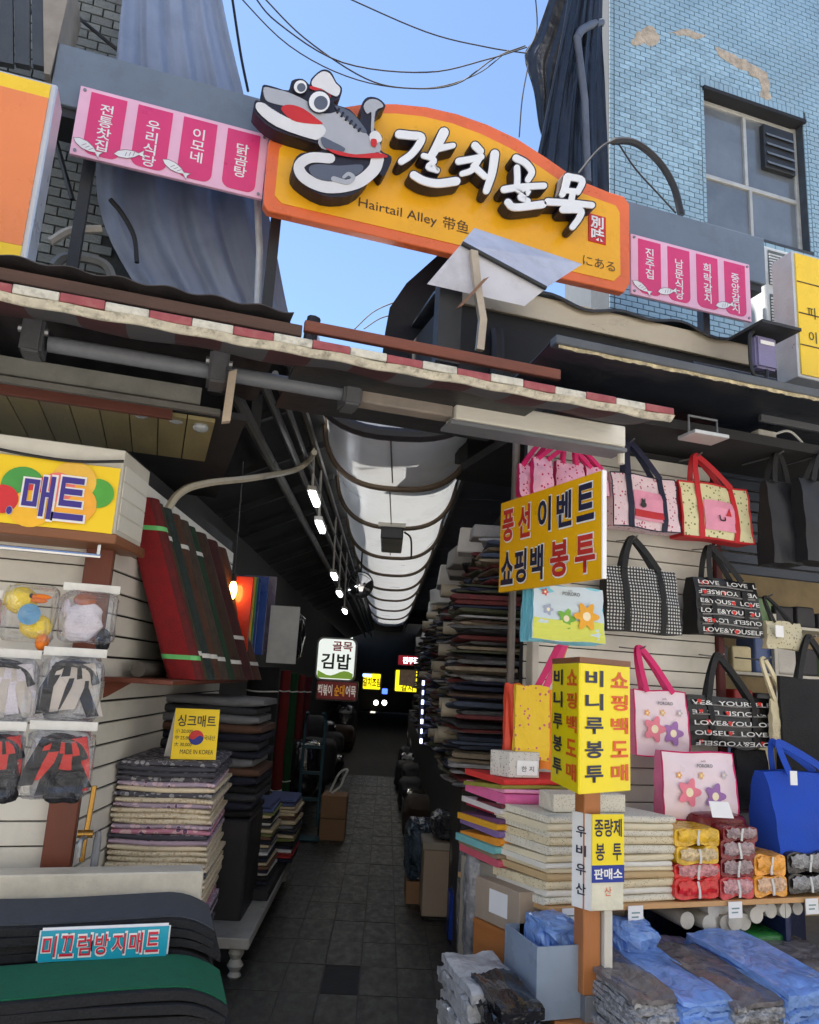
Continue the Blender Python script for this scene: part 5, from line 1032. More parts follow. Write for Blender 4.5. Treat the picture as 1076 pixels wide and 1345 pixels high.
for i in range(14):
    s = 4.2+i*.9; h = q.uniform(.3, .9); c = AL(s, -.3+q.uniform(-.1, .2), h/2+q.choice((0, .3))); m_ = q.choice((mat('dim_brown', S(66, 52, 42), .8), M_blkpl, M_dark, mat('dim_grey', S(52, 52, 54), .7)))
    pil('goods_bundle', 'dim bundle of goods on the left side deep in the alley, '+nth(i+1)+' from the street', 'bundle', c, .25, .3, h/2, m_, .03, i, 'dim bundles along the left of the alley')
# ---- hanging clear bags at the front
def polybag(label, quad, Y, k, dp=.045, header=True):
    x0, x1, z0, z1 = quadF(*quad, Y); t = thing('poly_bag', label, 'bag', ((x0+x1)/2, Y, z0), 0, 'clear plastic bags hanging in rows')
    if header:
        g = B(); h = .035; g.box(x0, x1, Y-.004, Y+.004, z1-h, z1); g.obj('header_card', mat('header_card', S(224, 222, 214), .6), t, bevel=.002); z1 -= h
    c = Vector(((x0+x1)/2, Y, (z0+z1)/2)); g = crumple(c, Vector(((x1-x0)/2, 0, 0)), Vector((0, dp, 0)), Vector((0, 0, (z1-z0)/2)), .025, k, 12, 14, pw=7, jit=.1); g.obj('film', M_film, t, smooth=False)
    return c, x1-x0, z1-z0
yb = 3.42
M_ply = mat('yellow_plush', S(244, 214, 70), .9, bump=.5, bs=120); M_plo = mat('orange_plush', S(240, 130, 40), .9, bump=.4, bs=120); M_plw = mat('white_plush', S(222, 216, 226), .9, bump=.5, bs=120)
M_kred = mat('red_fabric', S(214, 44, 36), .6, var=.1); M_kblk = mat('black_fabric', S(24, 24, 30), .7); M_kgry = mat('taupe_fabric', S(196, 188, 180), .5, var=.15); M_glintback = crinkle('silver_glint_backing', S(226, 226, 230), .14, .1, 30); M_blue = mat('blue_sticker', S(90, 150, 190), .4, bump=0)
c, w_, h_ = polybag('clear bag with a yellow duck toy, top row', ((8, 770), (78, 768), (70, 842), (0, 845)), yb, 1, header=False)
t = thing('duck_toy', 'yellow plush duck with orange bill and feet inside the clear bag', 'toy', c-EZ*h_/2); w_ *= .9
g = B(); g.ell(c+Vector((-.04, 0, .05)), .062, .04, .055); g.obj('head', M_ply, t, smooth=True); g = B(); g.ell(c+Vector((.03, 0, -.05)), .062, .04, .05); g.ell(c+Vector((.0, 0, -.01)), .04, .035, .04); g.obj('body', M_ply, t, smooth=True)
g = B(); g.ell(c+Vector((.035, -.03, .068)), .04, .016, .012); g.ell(c+Vector((.03, -.03, .052)), .032, .015, .01); g.obj('bill', M_plo, t, smooth=True); g = B(); g.ell(c+Vector((.062, -.01, -.11)), .026, .03, .035); g.obj('foot', M_plo, t, smooth=True); g = B(); g.ell(c+Vector((.0, -.032, .07)), .008, .008, .01, 8, 6); g.obj('eye', M_kblk, t)
g = B(); cc = c+Vector((.005, -.048, -.005)); g.prism([cc+Vector((.042*math.cos(a*math.pi/12), 0, .042*math.sin(a*math.pi/12))) for a in range(24)], (0, .002, 0)); g.obj('round_tag', M_blue, t); 
c, w_, h_ = polybag('clear bag with a white plush toy at the right of the top row', ((80, 768), (158, 766), (150, 848), (76, 842)), yb, 2)
t = thing('plush_toy', 'pale lilac white plush bundle inside the top right clear bag', 'toy', c-EZ*h_/2)
g = crumple(c+Vector((-.02, 0, -.02)), Vector((.075, 0, .01)), Vector((0, .035, 0)), Vector((0, 0, .08)), .06, 5, pw=2.4); g.obj('body', M_plw, t, smooth=True); g = B(); g.ell(c+Vector((-.02, .0, .07)), .045, .03, .03); g.obj('hair', mat('auburn_plush', S(170, 90, 50), .9), t, smooth=True); g = B(); g.ell(c+Vector((-.085, 0, .03)), .02, .02, .04); g.obj('arm', M_plw, t, smooth=True); g = B(); g.ell(c+Vector((.07, 0, -.09)), .03, .03, .05); g.obj('leg', M_kblk, t, smooth=True)
c, w_, h_ = polybag('clear bag cut by the left picture edge, top row', ((-40, 775), (4, 772), (-4, 845), (-46, 848)), yb, 3)
pil('plush_toy', 'pink plush toy at the left picture edge', 'toy', c, .06, .03, .1, mat('pink_plush', S(226, 120, 150), .9, bump=.5), .05, 6, None, 0)
def umb_set(c, m1, m2, lab, seed):
    t = thing('packed_glove_set', lab, 'gloves', c-EZ*.14); q = random.Random(seed)
    g = crumple(c+Vector((0, .02, 0)), Vector((.1, 0, 0)), Vector((0, .018, 0)), Vector((0, 0, .12)), .05, seed+3, 12, 12, pw=6, jit=.08); g.obj('glint_backing', M_glintback, t, smooth=False)  # silver backing added to imitate glints on the crinkled clear film
    for i in range(6):
        x = -.1+i*.04+q.uniform(-.01, .01); g = B(); g.ribbon([c+Vector((x*.5+.01, -.005*i, .1)), c+Vector((x*.8, -.014+.004*i, .0)), c+Vector((x*1.1+q.uniform(-.03, .04), -.008, -.06-.05*q.random()))], Vector((.022+.01*q.random(), 0, .004)), .012); g.obj('finger_strip', m1 if i % 2 else m2, t)
    g = B(); g.tube(spline([c+Vector((-.07, 0, .07)), c+Vector((-.02, -.02, .1)), c+Vector((.06, -.01, .08)), c+Vector((.09, 0, .02))], 5), .016, 8); g.obj('cuff_loop', M_kblk, t, smooth=True)
for i, (quad, lab, m1, m2, l2) in enumerate(((((-30, 852), (54, 852), (44, 948), (-40, 948)), 'clear bag with white and red items, left of the middle row', M_plw, M_kgry, 'white and grey packed straps in the left middle bag'), (((56, 850), (143, 852), (128, 946), (46, 946)), 'clear bag with taupe straps, right of the middle row', M_kgry, M_kblk, 'taupe packed straps with black loops in the right middle bag'), (((-40, 946), (34, 948), (24, 1046), (-50, 1046)), 'clear bag with red and black items, left of the bottom row', M_kred, M_kblk, 'red and black packed gloves in the left bottom bag'), (((36, 946), (126, 948), (120, 1046), (28, 1050)), 'clear bag with red and black items, right of the bottom row', M_kred, M_kblk, 'red and black packed gloves in the right bottom bag'))):
    c, w_, h_ = polybag(lab, quad, yb-.06*(i//2+1), 10+i); umb_set(c, m1, m2, l2, i)
    if i >= 2: pil('dark_pouch', 'black pouch low in the %s bottom clear bag' % ('left', 'right')[i-2], 'pouch', c+Vector((.03, .0, -.08)), .07, .028, .06, M_kblk, .05, i, None, 0)
# tap
c = FY(112, 1098, 3.66); t = thing('brass_tap', 'brass and chrome water tap at the foot of the corner post', 'tap', c-EZ*.1); M_brass = mat('brass', S(176, 136, 70), .3, m=.9, bump=0)
g = B(); g.tube([c+Vector((0, 0, -.1)), c, c+Vector((.005, 0, .05)), c+Vector((.01, 0, .2))], .011, 8); g.obj('riser', M_brass, t, smooth=True); g = B(); g.tube([c+Vector((-.03, -.01, .01)), c+Vector((.03, -.01, .01))], .016, 10); g.obj('valve', M_brass, t, smooth=True); g = B(); g.tube(spline([c+Vector((.0, -.02, .0)), c+Vector((-.01, -.05, -.01)), c+Vector((-.012, -.055, -.07))], 4), .011, 8); g.obj('spout', M_steel, t, smooth=True)
g = B(); c = FY(128, 1105, 3.66); g.tube([c+EZ*-.14, c, c+EZ*.04], [.016, .016, .011], 8); tag(g.obj('water_pipe', M_tubeg, smooth=True), 'short grey water pipe beside the brass tap', 'pipe')
# front table: white board and the two piles of black mats
zB = FY(130, 1158, 3.52).z
g = B(); g.box(-1.6, FY(266, 1158, 3.52).x, 3.5, 3.62, zB-.3, zB+.035); tag(g.obj('white_trough', mat('white_box_board', S(214, 208, 192), .6, dirt=.2), bevel=.006), 'long white box edge behind the grey topped mats', 'box')
M_rub = mat('black_rubber', S(30, 31, 34), .85, var=.25, sc=12, bump=.4, bs=90); M_gmat = mat('grey_felt_mat', S(76, 80, 86), .95, var=.15, sc=30, bump=.5, bs=220); M_green = mat('green_felt_mat', S(18, 104, 72), .95, var=.15, sc=30, bump=.5, bs=220)
def door_mat(label, x1, y0, y1, z, th, m, k, grp):
    q = random.Random(k); dx = q.uniform(-.01, .012); t = thing('door_mat', label, 'mat', (x1-.8, (y0+y1)/2, z), 0, grp)
    def fn(u, v):
        x = -1.5+(x1+dx+1.5)*(1-(1-u)**1.6); y = y0+(y1-y0)*v+.006*math.sin(x*7+k); e = max(0, (x-(x1-.16))/.16)
        return (x, y-.0*e, z+.004*math.sin(x*5+k)-.05*e*e)
    g = B(); g.grid(fn, 24, 4, 0, th=(0, 0, th*.9)); g.obj('rubber_sheet', M_rub, t, smooth=True, bevel=0)
    if m is not None:
        g = B(); g.grid(lambda u, v: Vector(fn(u*.985, .07+.86*v))+Vector((0, 0, th*.9+.0015)), 24, 4, 0, th=(0, 0, .005)); g.obj('felt_top', m, t)
    return t
x1 = FY(281, 1215, 3.12).x; zt_ = FY(130, 1213, 3.12).z
for i in range(9):
    door_mat('grey topped rubber mat on the rear pile behind the blue sign' if i == 0 else 'black rubber mat in the rear pile, '+nth(i+1)+' from its grey top', x1+.012*(i % 3)-.0, 3.12-.008*(i % 2), 3.48, zt_-.026-.03*i, .028, M_gmat if i == 0 else None, i, 'black rubber mats in two piles')
x1 = FY(296, 1305, 2.78).x; zt_ = FY(150, 1306, 2.78).z
for i in range(10):
    door_mat('green topped rubber mat on the front pile below the blue sign' if i == 0 else 'black rubber mat in the front pile, '+nth(i+1)+' from its green top', x1+.01*(i % 3), 2.76-.008*(i % 2), 3.09, zt_-.026-.032*i, .03, M_green if i == 0 else None, 20+i, 'black rubber mats in two piles')
g = B(); g.box(-1.5, x1-.12, 2.8, 3.46, 0, zt_-.35); tag(g.obj('mat_table', M_dark), 'dark low table under the rubber mats', 'table')
ysn = 3.06; x0, x1, z0, z1 = quadF((50, 1222), (222, 1212), (224, 1254), (48, 1270), ysn)
t = thing('blue_sign', 'turquoise sign reading 미끄럼방지매트 leaning on the rubber mats', 'sign', ((x0+x1)/2, ysn, z0)); t.rotation_euler = (0, R(-1.2), 0)
g = B(); g.box(x0, x1, ysn, ysn+.022, z0, z1); g.obj('plate', M_white, t, bevel=.008, seg=2); g = B(); g.box(x0+.006, x1-.006, ysn-.003, ysn-.0005, z0+.006, z1-.006); f_ = g.obj('turquoise_face', mat('turquoise_print', S(18, 160, 188), .35, bump=0, var=.03), t)
wS = x1-x0; hS = z1-z0; c = Vector(((x0+x1)/2-.01, ysn-.007, (z0+z1)/2))
M_crim = mat('crimson_print', S(206, 34, 60), .45, bump=0)
for i, ch in enumerate('미끄럼방지매트'):
    cc = c+Vector(((i-3)*wS*.13, 0, 0)); text(ch, f_, M_white, cc+Vector((0, .002, 0)), EX, EZ, wS*.118, hS*.72, bold=.035); text(ch, f_, M_crim, cc, EX, EZ, wS*.1, hS*.6, bold=.012)
# ================================================================== BAG SHOP (right)
def DP(px, py, d): return CAM+ray(px, py)*d
YW = 4.0
xl, xr = FY(690, 800, YW).x, FY(938, 800, YW).x
sw = thing('bag_slat_wall', 'white slatted wall behind the hanging shopping bags', 'wall', ((xl+xr)/2, YW, .4))
g = B(); g.box(xl, xr+.02, YW+.02, YW+.06, .3, 3.1); g.obj('backing', M_dark, sw)
for i in range(28):
    z = .4+i*.095; g = B(); g.box(xl, xr, YW, YW+.019, z, z+.089); g.obj('slat', M_slatw, sw, bevel=.003)
g = B(); g.box(xr+.005, xr+.05, YW-.03, YW+.06, .3, 3.0); tag(g.obj('wall_post', mat('maroon_timber', S(92, 40, 40)), bevel=.004), 'maroon upright at the right end of the bag slat wall', 'post')
g = B(); c = FY(678, 600, 3.88); g.tube([(c.x, 3.88, .02), (c.x, 3.88, 3.05)], .022, 10); tag(g.obj('corner_pole', mat('brown_grey_pole', S(112, 104, 98), .5, m=.3, dirt=.3), smooth=True), 'thin grey pole at the alley corner of the bag shop', 'pole')
g = B(); c = FY(702, 900, 3.93); g.box(c.x-.03, c.x+.01, 3.9, 3.98, .3, 2.2); tag(g.obj('door_edge', M_cream, bevel=.004), 'narrow cream door edge beside the pink bag straps', 'door edge')
# dim right part of the shop: rolled shutter, cream back wall, side
sh = thing('roller_shutter', 'dark blue roller shutter in the upper right of the bag shop', 'shutter', (xr+.6, 4.2, 2.0)); M_shut = mat('shutter_slate', S(60, 66, 78), .4, m=.4, dirt=.3)
zs0 = FY(960, 752, 4.2).z
for i in range(20): g = B(); z = zs0+i*.075; g.box(xr+.06, xr+2.2, 4.2+.006*(i % 2), 4.23, z, z+.07); g.obj('shutter_slat', M_shut, sh, bevel=.006)
g = B(); g.box(xr+.06, xr+2.6, 5.0, 5.1, 0, 3.2); tag(g.obj('back_wall', mat('warm_cream_wall', S(206, 184, 146), .7, dirt=.2)), 'warm cream back wall deep in the bag shop', 'wall')
g = B(); g.box(xr+2.5, xr+2.6, 3.0, 5.0, 0, 3.2); tag(g.obj('side_wall', M_cream), 'cream side wall at the right of the bag shop', 'wall')
g = B(); g.box(xl, xr+2.6, 3.6, 5.1, 3.12, 3.18); tag(g.obj('shop_ceiling', M_dark), 'dark ceiling of the bag shop', 'ceiling')
rk = thing('wire_rack', 'pale shelving rack with small goods right of the bag slat wall', 'rack', (xr+.5, 4.5, 0))
for i in range(5): g = B(); z = .7+i*.35; g.box(xr+.12, xr+2.0, 4.45, 4.85, z, z+.02); g.obj('shelf_board', M_cream, rk)
for x in (xr+.13, xr+.9, xr+1.7): g = B(); g.box(x, x+.03, 4.46, 4.49, .1, 2.2); g.obj('upright', M_cream, rk)
q = random.Random(6)
for i in range(5):
    for j in range(7):
        h = q.uniform(.1, .26); col = q.choice((S(200, 196, 190), S(60, 60, 66), S(120, 150, 110), S(190, 60, 60), S(90, 110, 160), S(214, 200, 160))); c = Vector((xr+.25+j*.2, 4.6, .72+i*.35+h/2))
        pil('packed_goods', 'small packed goods on the pale rack, '+nth(5-i)+' shelf from the top, '+nth(j+1)+' from the left', 'goods', c, .085, .1, h/2, mat('goods_%d' % int(col[0]*1000), col, .5), .008, i*7+j, 'small packed goods on the rack', 0, 12)
for i, (u, v, lab) in enumerate(((1003, 572, 'first of two small white ceiling fittings at the right'), (1070, 592, 'second small white ceiling fitting at the right edge'))):
    c = FY(u, v, 3.7); g = B(); g.box(c.x-.07, c.x+.07, 3.66, 3.74, c.z-.02, c.z+.025); tag(g.obj('junction_box', M_fix, bevel=.008), lab, 'fitting')
cable('ceiling_wire', 'white wire drooping between the two ceiling fittings', [FY(u, v, 3.7) for u, v in ((1018, 570), (1035, 566), (1048, 575), (1060, 590))], .008, M_wstrap)

# ---- bags
def bagbody(t, x0, x1, z0, z1, Y, dp, m, side, k, flare=.0, nm='front', puff=.02):
    q = random.Random(k); ph = [q.uniform(0, 6.3) for _ in range(4)]
    def f(u, v):
        w_ = 1+flare*(1-v); x = (x0+x1)/2+(u-.5)*(x1-x0)*w_; pf = puff*math.sin(math.pi*u)*math.sin(math.pi*min(1, v*1.15))
        return (x, Y-dp/2*(.35+.65*(1-v)**.6)-pf+.005*math.sin(9*u+5*v+ph[0])+.004*math.sin(17*v+6*u+ph[1]), z0+(z1-z0)*v+.004*math.sin(8*u+ph[2]))
    def b(u, v): p = f(u, v); return (p[0], 2*Y-p[1], p[2])
    n = 10; g = B(); g.grid(f, n, n); g.obj(nm+'_panel', m, t, smooth=True)
    g = B()
    g.grid(lambda u, v: b(1-u, v), n, n)
    for u in (0, 1):
        g.grid((lambda a, v, u=u: Vector(f(u, v)).lerp(Vector(b(u, v)), a if u else 1-a)), 2, n)
    g.grid(lambda u, a: Vector(f(1-u, 0)).lerp(Vector(b(1-u, 0)), a), n, 2)
    g.obj('gusset', side, t, smooth=True)
    return f
def tote(name, label, quad, apex, Y, m, side, hm, k, dp=.1, hw=.019, off=.25, straps=False, flare=.04, tagp=None, puff=.02, hook=True, cat='bag', group='shopping bags hung for sale'):
    x0, x1, z0, z1 = quadF(*quad, Y); t = thing(name, label, cat, ((x0+x1)/2, Y, z0), 0, group)
    f = bagbody(t, x0, x1, z0, z1, Y, dp, m, side, k, flare, puff=puff)
    if apex:
        A = FY(*apex, Y)
        for sg, y_ in ((-1, -dp*.3), (1, dp*.25)):
            pl, pr = Vector((x0+(x1-x0)*off, Y+y_, z1-.01)), Vector((x1-(x1-x0)*off, Y+y_, z1-.01)); a_ = A+Vector((0, y_*.4, 0))
            g = B(); pts = spline([pl, pl.lerp(a_, .55)+Vector((-.015, 0, 0)), a_+Vector((-.014, 0, -.008)), a_+Vector((.014, 0, -.006)), pr.lerp(a_, .55)+Vector((.015, 0, 0)), pr], 6)
            wv = []
            for i in range(len(pts)): tt_ = (pts[min(i+1, len(pts)-1)]-pts[max(i-1, 0)]).normalized(); wv.append(EY.cross(tt_).normalized()*hw if i not in () else EX*hw)
            g.ribbon(pts, wv, .004); g.obj('handle', hm, t, smooth=False)
        if hook: g = B(); g.tube([A+Vector((0, -.06, .012)), A+Vector((0, 0, -.004)), Vector((A.x, YW, A.z+.012))], .005, 6); g.obj('hook', M_steel, t)
    if straps:
        for u in (off, 1-off):
            g = B(); g.ribbon([Vector(f(u, v))+Vector((0, -.006, 0)) for v in (0, .2, .4, .6, .8, 1)], EX*hw, .004); g.obj('strap', hm, t)
    return t, f, (x0, x1, z0, z1)
def trim(t, f, m, r=.007):
    g = B(); g.tube([Vector(f(u, v))+Vector((0, -.002, 0)) for u, v in [(i/6, 0) for i in range(7)]+[(1, i/6) for i in range(1, 7)]+[(1-i/6, 1) for i in range(1, 7)]+[(0, 1-i/6) for i in range(1, 6)]], r, 5, closed=True); g.obj('piping', m, t)
def dots(name, base, dot, sc, thr, ext=None): 
    return pat(name, base, base if ext is None else ext, dot, sc, .05)
M_floralp = pat('rosebud_print', S(232, 206, 214), S(232, 206, 214), S(170, 60, 90), 55, .1); M_florals = pat('garden_print', S(226, 220, 176), S(226, 220, 176), S(120, 130, 80), 48, .1)
M_pinkpr = pat('pink_cherry_print', S(236, 178, 206), S(236, 178, 206), S(190, 40, 90), 50, .1)
M_navys = mat('navy_webbing', S(26, 28, 56), .7); M_reds = mat('red_webbing', S(196, 30, 40), .6); M_blks = mat('black_webbing', S(22, 22, 24), .7); M_magenta = mat('magenta_webbing', S(214, 26, 106), .6)
M_pinkp = mat('pink_panel', S(228, 150, 176), .5, bump=.05); M_blkbag = mat('black_nonwoven', S(26, 26, 28), .8, var=.2, bump=.4, bs=140); M_bluebag = mat('blue_nonwoven', S(22, 74, 186), .75, var=.1, bump=.35, bs=150); M_beigeb = mat('beige_canvas', S(220, 208, 172), .85, bump=.3, bs=120)
# polka (white dots on black) grid
k = N('polka_weave'); p = k.n('ShaderNodeBsdfPrincipled'); tc = k.n('ShaderNodeTexCoord'); sc_ = k.n('ShaderNodeVectorMath', operation='MULTIPLY'); sc_.inputs[1].default_value = (52, 0, 52); k.l(tc.outputs['Object'], sc_.inputs[0])
fr_ = k.n('ShaderNodeVectorMath', operation='FRACTION'); k.l(sc_.outputs[0], fr_.inputs[0]); sb = k.n('ShaderNodeVectorMath', operation='SUBTRACT'); sb.inputs[1].default_value = (.5, 0, .5); k.l(fr_.outputs[0], sb.inputs[0]); ln = k.n('ShaderNodeVectorMath', operation='LENGTH'); k.l(sb.outputs[0], ln.inputs[0])
lt = k.n('ShaderNodeMath', operation='LESS_THAN'); lt.inputs[1].default_value = .3; k.l(ln.outputs['Value'], lt.inputs[0]); mx = k.n('ShaderNodeMix', data_type='RGBA'); mx.inputs[6].default_value = (.014, .014, .016, 1); mx.inputs[7].default_value = (.6, .6, .58, 1); k.l(lt.outputs[0], mx.inputs[0]); k.l(mx.outputs[2], p.inputs['Base Color']); k.set(p, Roughness=.35); k.l(p.outputs[0], k.out.inputs[0]); M_polka = k.m
yb = 3.84
# top row
for i, (qd, lab) in enumerate(((((681, 612), (699, 610), (697, 652), (680, 654)), 'pink printed bag seen edge-on, first in the top row'), (((700, 598), (726, 606), (722, 650), (698, 648)), 'pink printed bag half hidden by the yellow sign, second in the top row'), (((730, 606), (765, 611), (765, 652), (728, 648)), 'pink printed bag behind the yellow sign, third in the top row'), (((768, 612), (796, 617), (796, 652), (768, 650)), 'pink printed bag beside the floral bag, fourth in the top row'))):
    tote('tote_bag', lab, qd, (748 if i else 720, 574+(i % 2)*3), yb-.05*(i == 1), M_pinkpr, M_magenta, M_magenta, i, dp=.06, hw=.012)
t, f, r4 = tote('tote_bag', 'pale floral bag with navy straps and a pink pocket', ((799, 620), (880, 632), (887, 704), (801, 691)), (826, 582), yb, M_floralp, M_floralp, M_navys, 11, straps=True, dp=.12); trim(t, f, M_navys, .004)
def pocket(t, f, m, u0=.3, u1=.72, v0=.15, v1=.68, dy=-.008, name='pocket'):
    g = B(); g.grid(lambda u, v: Vector(f(u0+(u1-u0)*u, v0+(v1-v0)*v))+Vector((0, dy, 0)), 4, 4, th=(0, .003, 0)); return g.obj(name, m, t)
pk = pocket(t, f, M_pinkp); pocket(t, f, M_reds, .3, .72, .2, .32, -.011, 'red_band')
c = Vector(f(.42, .42))+Vector((0, -.014, 0)); g = B(); g.ell(c, .022, .003, .018, 10, 6); g.ell(c+Vector((0, 0, .02)), .014, .003, .013, 8, 5); g.prism([c+Vector((-.014, 0, .028)), c+Vector((-.004, 0, .028)), c+Vector((-.01, 0, .042))], (0, .002, 0)); g.prism([c+Vector((.004, 0, .028)), c+Vector((.014, 0, .028)), c+Vector((.01, 0, .042))], (0, .002, 0)); g.obj('cat_print', M_black, t)
t, f, r4 = tote('tote_bag', 'cream floral bag with bright red straps and edges', ((882, 633), (968, 641), (987, 709), (896, 715)), (914, 600), yb, M_florals, M_reds, M_reds, 12, straps=True, dp=.13, flare=.02); trim(t, f, M_reds, .007); pocket(t, f, M_pinkp)
g = B(); c = Vector(f(.62, .42))+Vector((0, -.014, 0)); g.prism([c+Vector((-.02, 0, .0)), c+Vector((.02, 0, .0)), c+Vector((.004, 0, .05))], (0, .002, 0)); g.obj('hat_print', M_reds, t); g = B(); g.tube(spline([c+Vector((-.07, 0, .0)), c+Vector((-.06, 0, -.03)), c+Vector((-.03, 0, -.03)), c+Vector((-.03, 0, -.01))], 4), .004, 5); g.obj('tail_print', M_black, t)
# second row
t, f, r4 = tote('tote_bag', 'black bag with small white dots and black straps', ((792, 741), (882, 752), (889, 833), (794, 829)), (830, 708), yb, M_polka, M_blks, M_blks, 13, straps=True, dp=.1)
M_printk = mat('black_glossy_bag', S(24, 24, 26), .3, var=.2, sc=7, bump=.35, bs=9); M_gpr = mat('grey_print', S(120, 118, 116), .5, bump=0); M_wpr = mat('white_bag_print', S(226, 226, 222), .5, bump=0)
def love(lab, qd, apex, Y, k, rows=6, dp=.16):
    t, f, (x0, x1, z0, z1) = tote('printed_bag', lab, qd, apex, Y, M_printk, M_blks, M_blks, k, straps=True, dp=dp, flare=0, puff=.008)
    words = ['LOVE&YOUSELF', 'LOVE   LOVE  L', 'VE&  YOURSELF', 'E&YOUSE  LOVE', 'LOVE&YOU  OU', 'OUSELF  LOVE&']; q = random.Random(k)
    for i in range(rows):
        v = 1-(i+.6)/rows; p_ = Vector(f(.5, v))+Vector((0, -.012, 0)); h = (z1-z0)/rows
        up = (Vector(f(.5, min(1, v+.1)))-Vector(f(.5, max(0, v-.1)))).normalized()
        text(words[(i+k) % 6], t, M_wpr, p_, EX if (i % 3 != 1) else -EX, up if (i % 3 != 1) else -up, (x1-x0)*.92, h*.46, bold=.01)
        g = B(); g.grid(lambda u, w_: Vector(f(.06+.86*u, v-.07+.025*w_))+Vector((0, -.008, 0)), 6, 1, th=(0, .001, 0)); g.obj('small_print_line', M_gpr, t)
        for u in q.sample((.12, .2, .44, .55, .82), 2):
            c = Vector(f(u, v))+Vector((0, -.0135, 0)); r_ = h*.26; hp = [c+EX*(r_*(.16*16*math.sin(a)**3)/2.56*1.05)+up*(r_*(13*math.cos(a)-5*math.cos(2*a)-2*math.cos(3*a)-math.cos(4*a))/15) for a in [-math.pi*2*j/16 for j in range(16)]]
            g = B(); g.prism(hp, (0, .001, 0)); g.obj('heart', M_kred, t)
    return t
love('black bag printed LOVE&YOUSELF with red hearts, upper of two', ((903, 757), (985, 766), (993, 841), (909, 830)), (932, 720), yb, 1)
t, f, r4 = tote('tote_bag', 'small beige checked bag with white tag at the right', ((1008, 816), (1054, 818), (1049, 854), (1002, 851)), (1006, 784), yb-.05, pat('tattersall', S(206, 198, 168), S(206, 198, 168), S(140, 136, 120), 60, .1), M_beigeb, M_blks, 21, dp=.05, hw=.008)
c = FY(1025, 828, yb-.12); g = B(); g.box(c.x-.03, c.x+.03, yb-.115, yb-.11, c.z-.04, c.z+.03); g.obj('price_tag', M_white, t)
def flower(t, f, u, v, r_, col, n=5):
    c = Vector(f(u, v))+Vector((0, -.008, 0)); g = B(); g.prism([c+Vector((r_*(.78+.22*math.cos(n*a))*math.cos(a), 0, r_*(.78+.22*math.cos(n*a))*math.sin(a))) for a in [2*math.pi*i/40 for i in range(40)]], (0, .001, 0)); o = g.obj('flower_print', mat('print_%d_%d_%d' % col, S(*col), .5, bump=0), t)
    g = B(); g.prism([c+Vector((r_*.3*math.cos(a), -.001, r_*.3*math.sin(a))) for a in [2*math.pi*i/16 for i in range(16)]], (0, .0008, 0)); g.obj('flower_centre', mat('print_centre', S(250, 236, 200), .5, bump=0), o)
# character-free pale pink bags
M_plpink = mat('pale_pink_film', S(240, 220, 226), .35, var=.05, bump=.08, bs=10); M_pinkside = mat('pink_gusset', S(226, 120, 160), .45, bump=.1)
def pinkbag(lab, qd, apex, Y, k):
    t, f, (x0, x1, z0, z1) = tote('gift_bag', lab, qd, apex, Y, M_plpink, M_pinkside, M_magenta, k, dp=.1, flare=.0, hw=.016); trim(t, f, M_magenta, .004)
    text('with', t, M_gpr, Vector(f(.56, .87))+Vector((0, -.008, 0)), EX, EZ, h=.012); text('PORORO', t, M_gpr, Vector(f(.56, .8))+Vector((0, -.008, 0)), EX, EZ, h=.018, bold=.02)
    flower(t, f, .3, .42, .075, (236, 130, 150)); flower(t, f, .66, .34, .07, (158, 110, 176)); flower(t, f, .2, .66, .02, (236, 170, 90)); flower(t, f, .5, .66, .02, (240, 190, 120)); flower(t, f, .8, .66, .022, (200, 190, 200))
    return t
pinkbag('pale pink gift bag with magenta handles hanging by the yellow box sign', ((829, 908), (893, 906), (903, 991), (829, 993)), (840, 852), yb-.04, 31)
pinkbag('pale pink gift bag standing lowest, above the maroon bundles', ((862, 990), (956, 985), (964, 1074), (868, 1074)), None, yb-.28, 32)
love('black LOVE&YOU printed bag with red hearts, lower of two', ((897, 916), (1010, 915), (1015, 976), (903, 985)), (942, 862), yb, 2, 5, .08)
tote('tote_bag', 'plain beige canvas tote with long handles', ((1010, 919), (1032, 919), (1042, 976), (1015, 974)), (1003, 866), yb-.08, M_beigeb, M_beigeb, M_beigeb, 41, dp=.03, hw=.012)
tote('tote_bag', 'large plain black tote hanging at the right edge', ((1016, 893), (1120, 890), (1130, 1040), (1036, 1040)), (1062, 838), yb-.1, M_blkbag, M_blkbag, M_blks, 42, dp=.06)
tote('tote_bag', 'plain black bag behind the lower pink gift bag', ((962, 985), (1004, 985), (1008, 1062), (966, 1062)), None, yb, M_blkbag, M_blkbag, M_blks, 43, dp=.08)
t, f, r4 = tote('tote_bag', 'bright blue non-woven bag with white tag on the shelf', ((990, 1010), (1110, 1016), (1112, 1116), (1008, 1118)), (1020, 975), 3.45, M_bluebag, M_bluebag, M_bluebag, 44, dp=.22, flare=-.06, hook=False)
g = B(); c = FY(1043, 1022, 3.3); g.box(c.x-.022, c.x+.022, 3.3, 3.304, c.z-.035, c.z+.035); g.obj('price_tag', M_white, t)
for i, (u0, u1) in enumerate(((1000, 1040), (1044, 1110))):
    tote('striped_bag', ('dark striped laundry bag hanging in the upper right', 'dark striped laundry bag at the upper right edge')[i], ((u0+10, 640), (u1, 630), (u1, 735), (u0, 748)), ((u0+u1)//2, 598), 3.7-.1*i, mat('black_stripe_weave', S(34, 35, 40), .5, var=.3, sc=30, stretch=(.05, .05, 8)), M_blkbag, M_blks, 50+i, dp=.14)
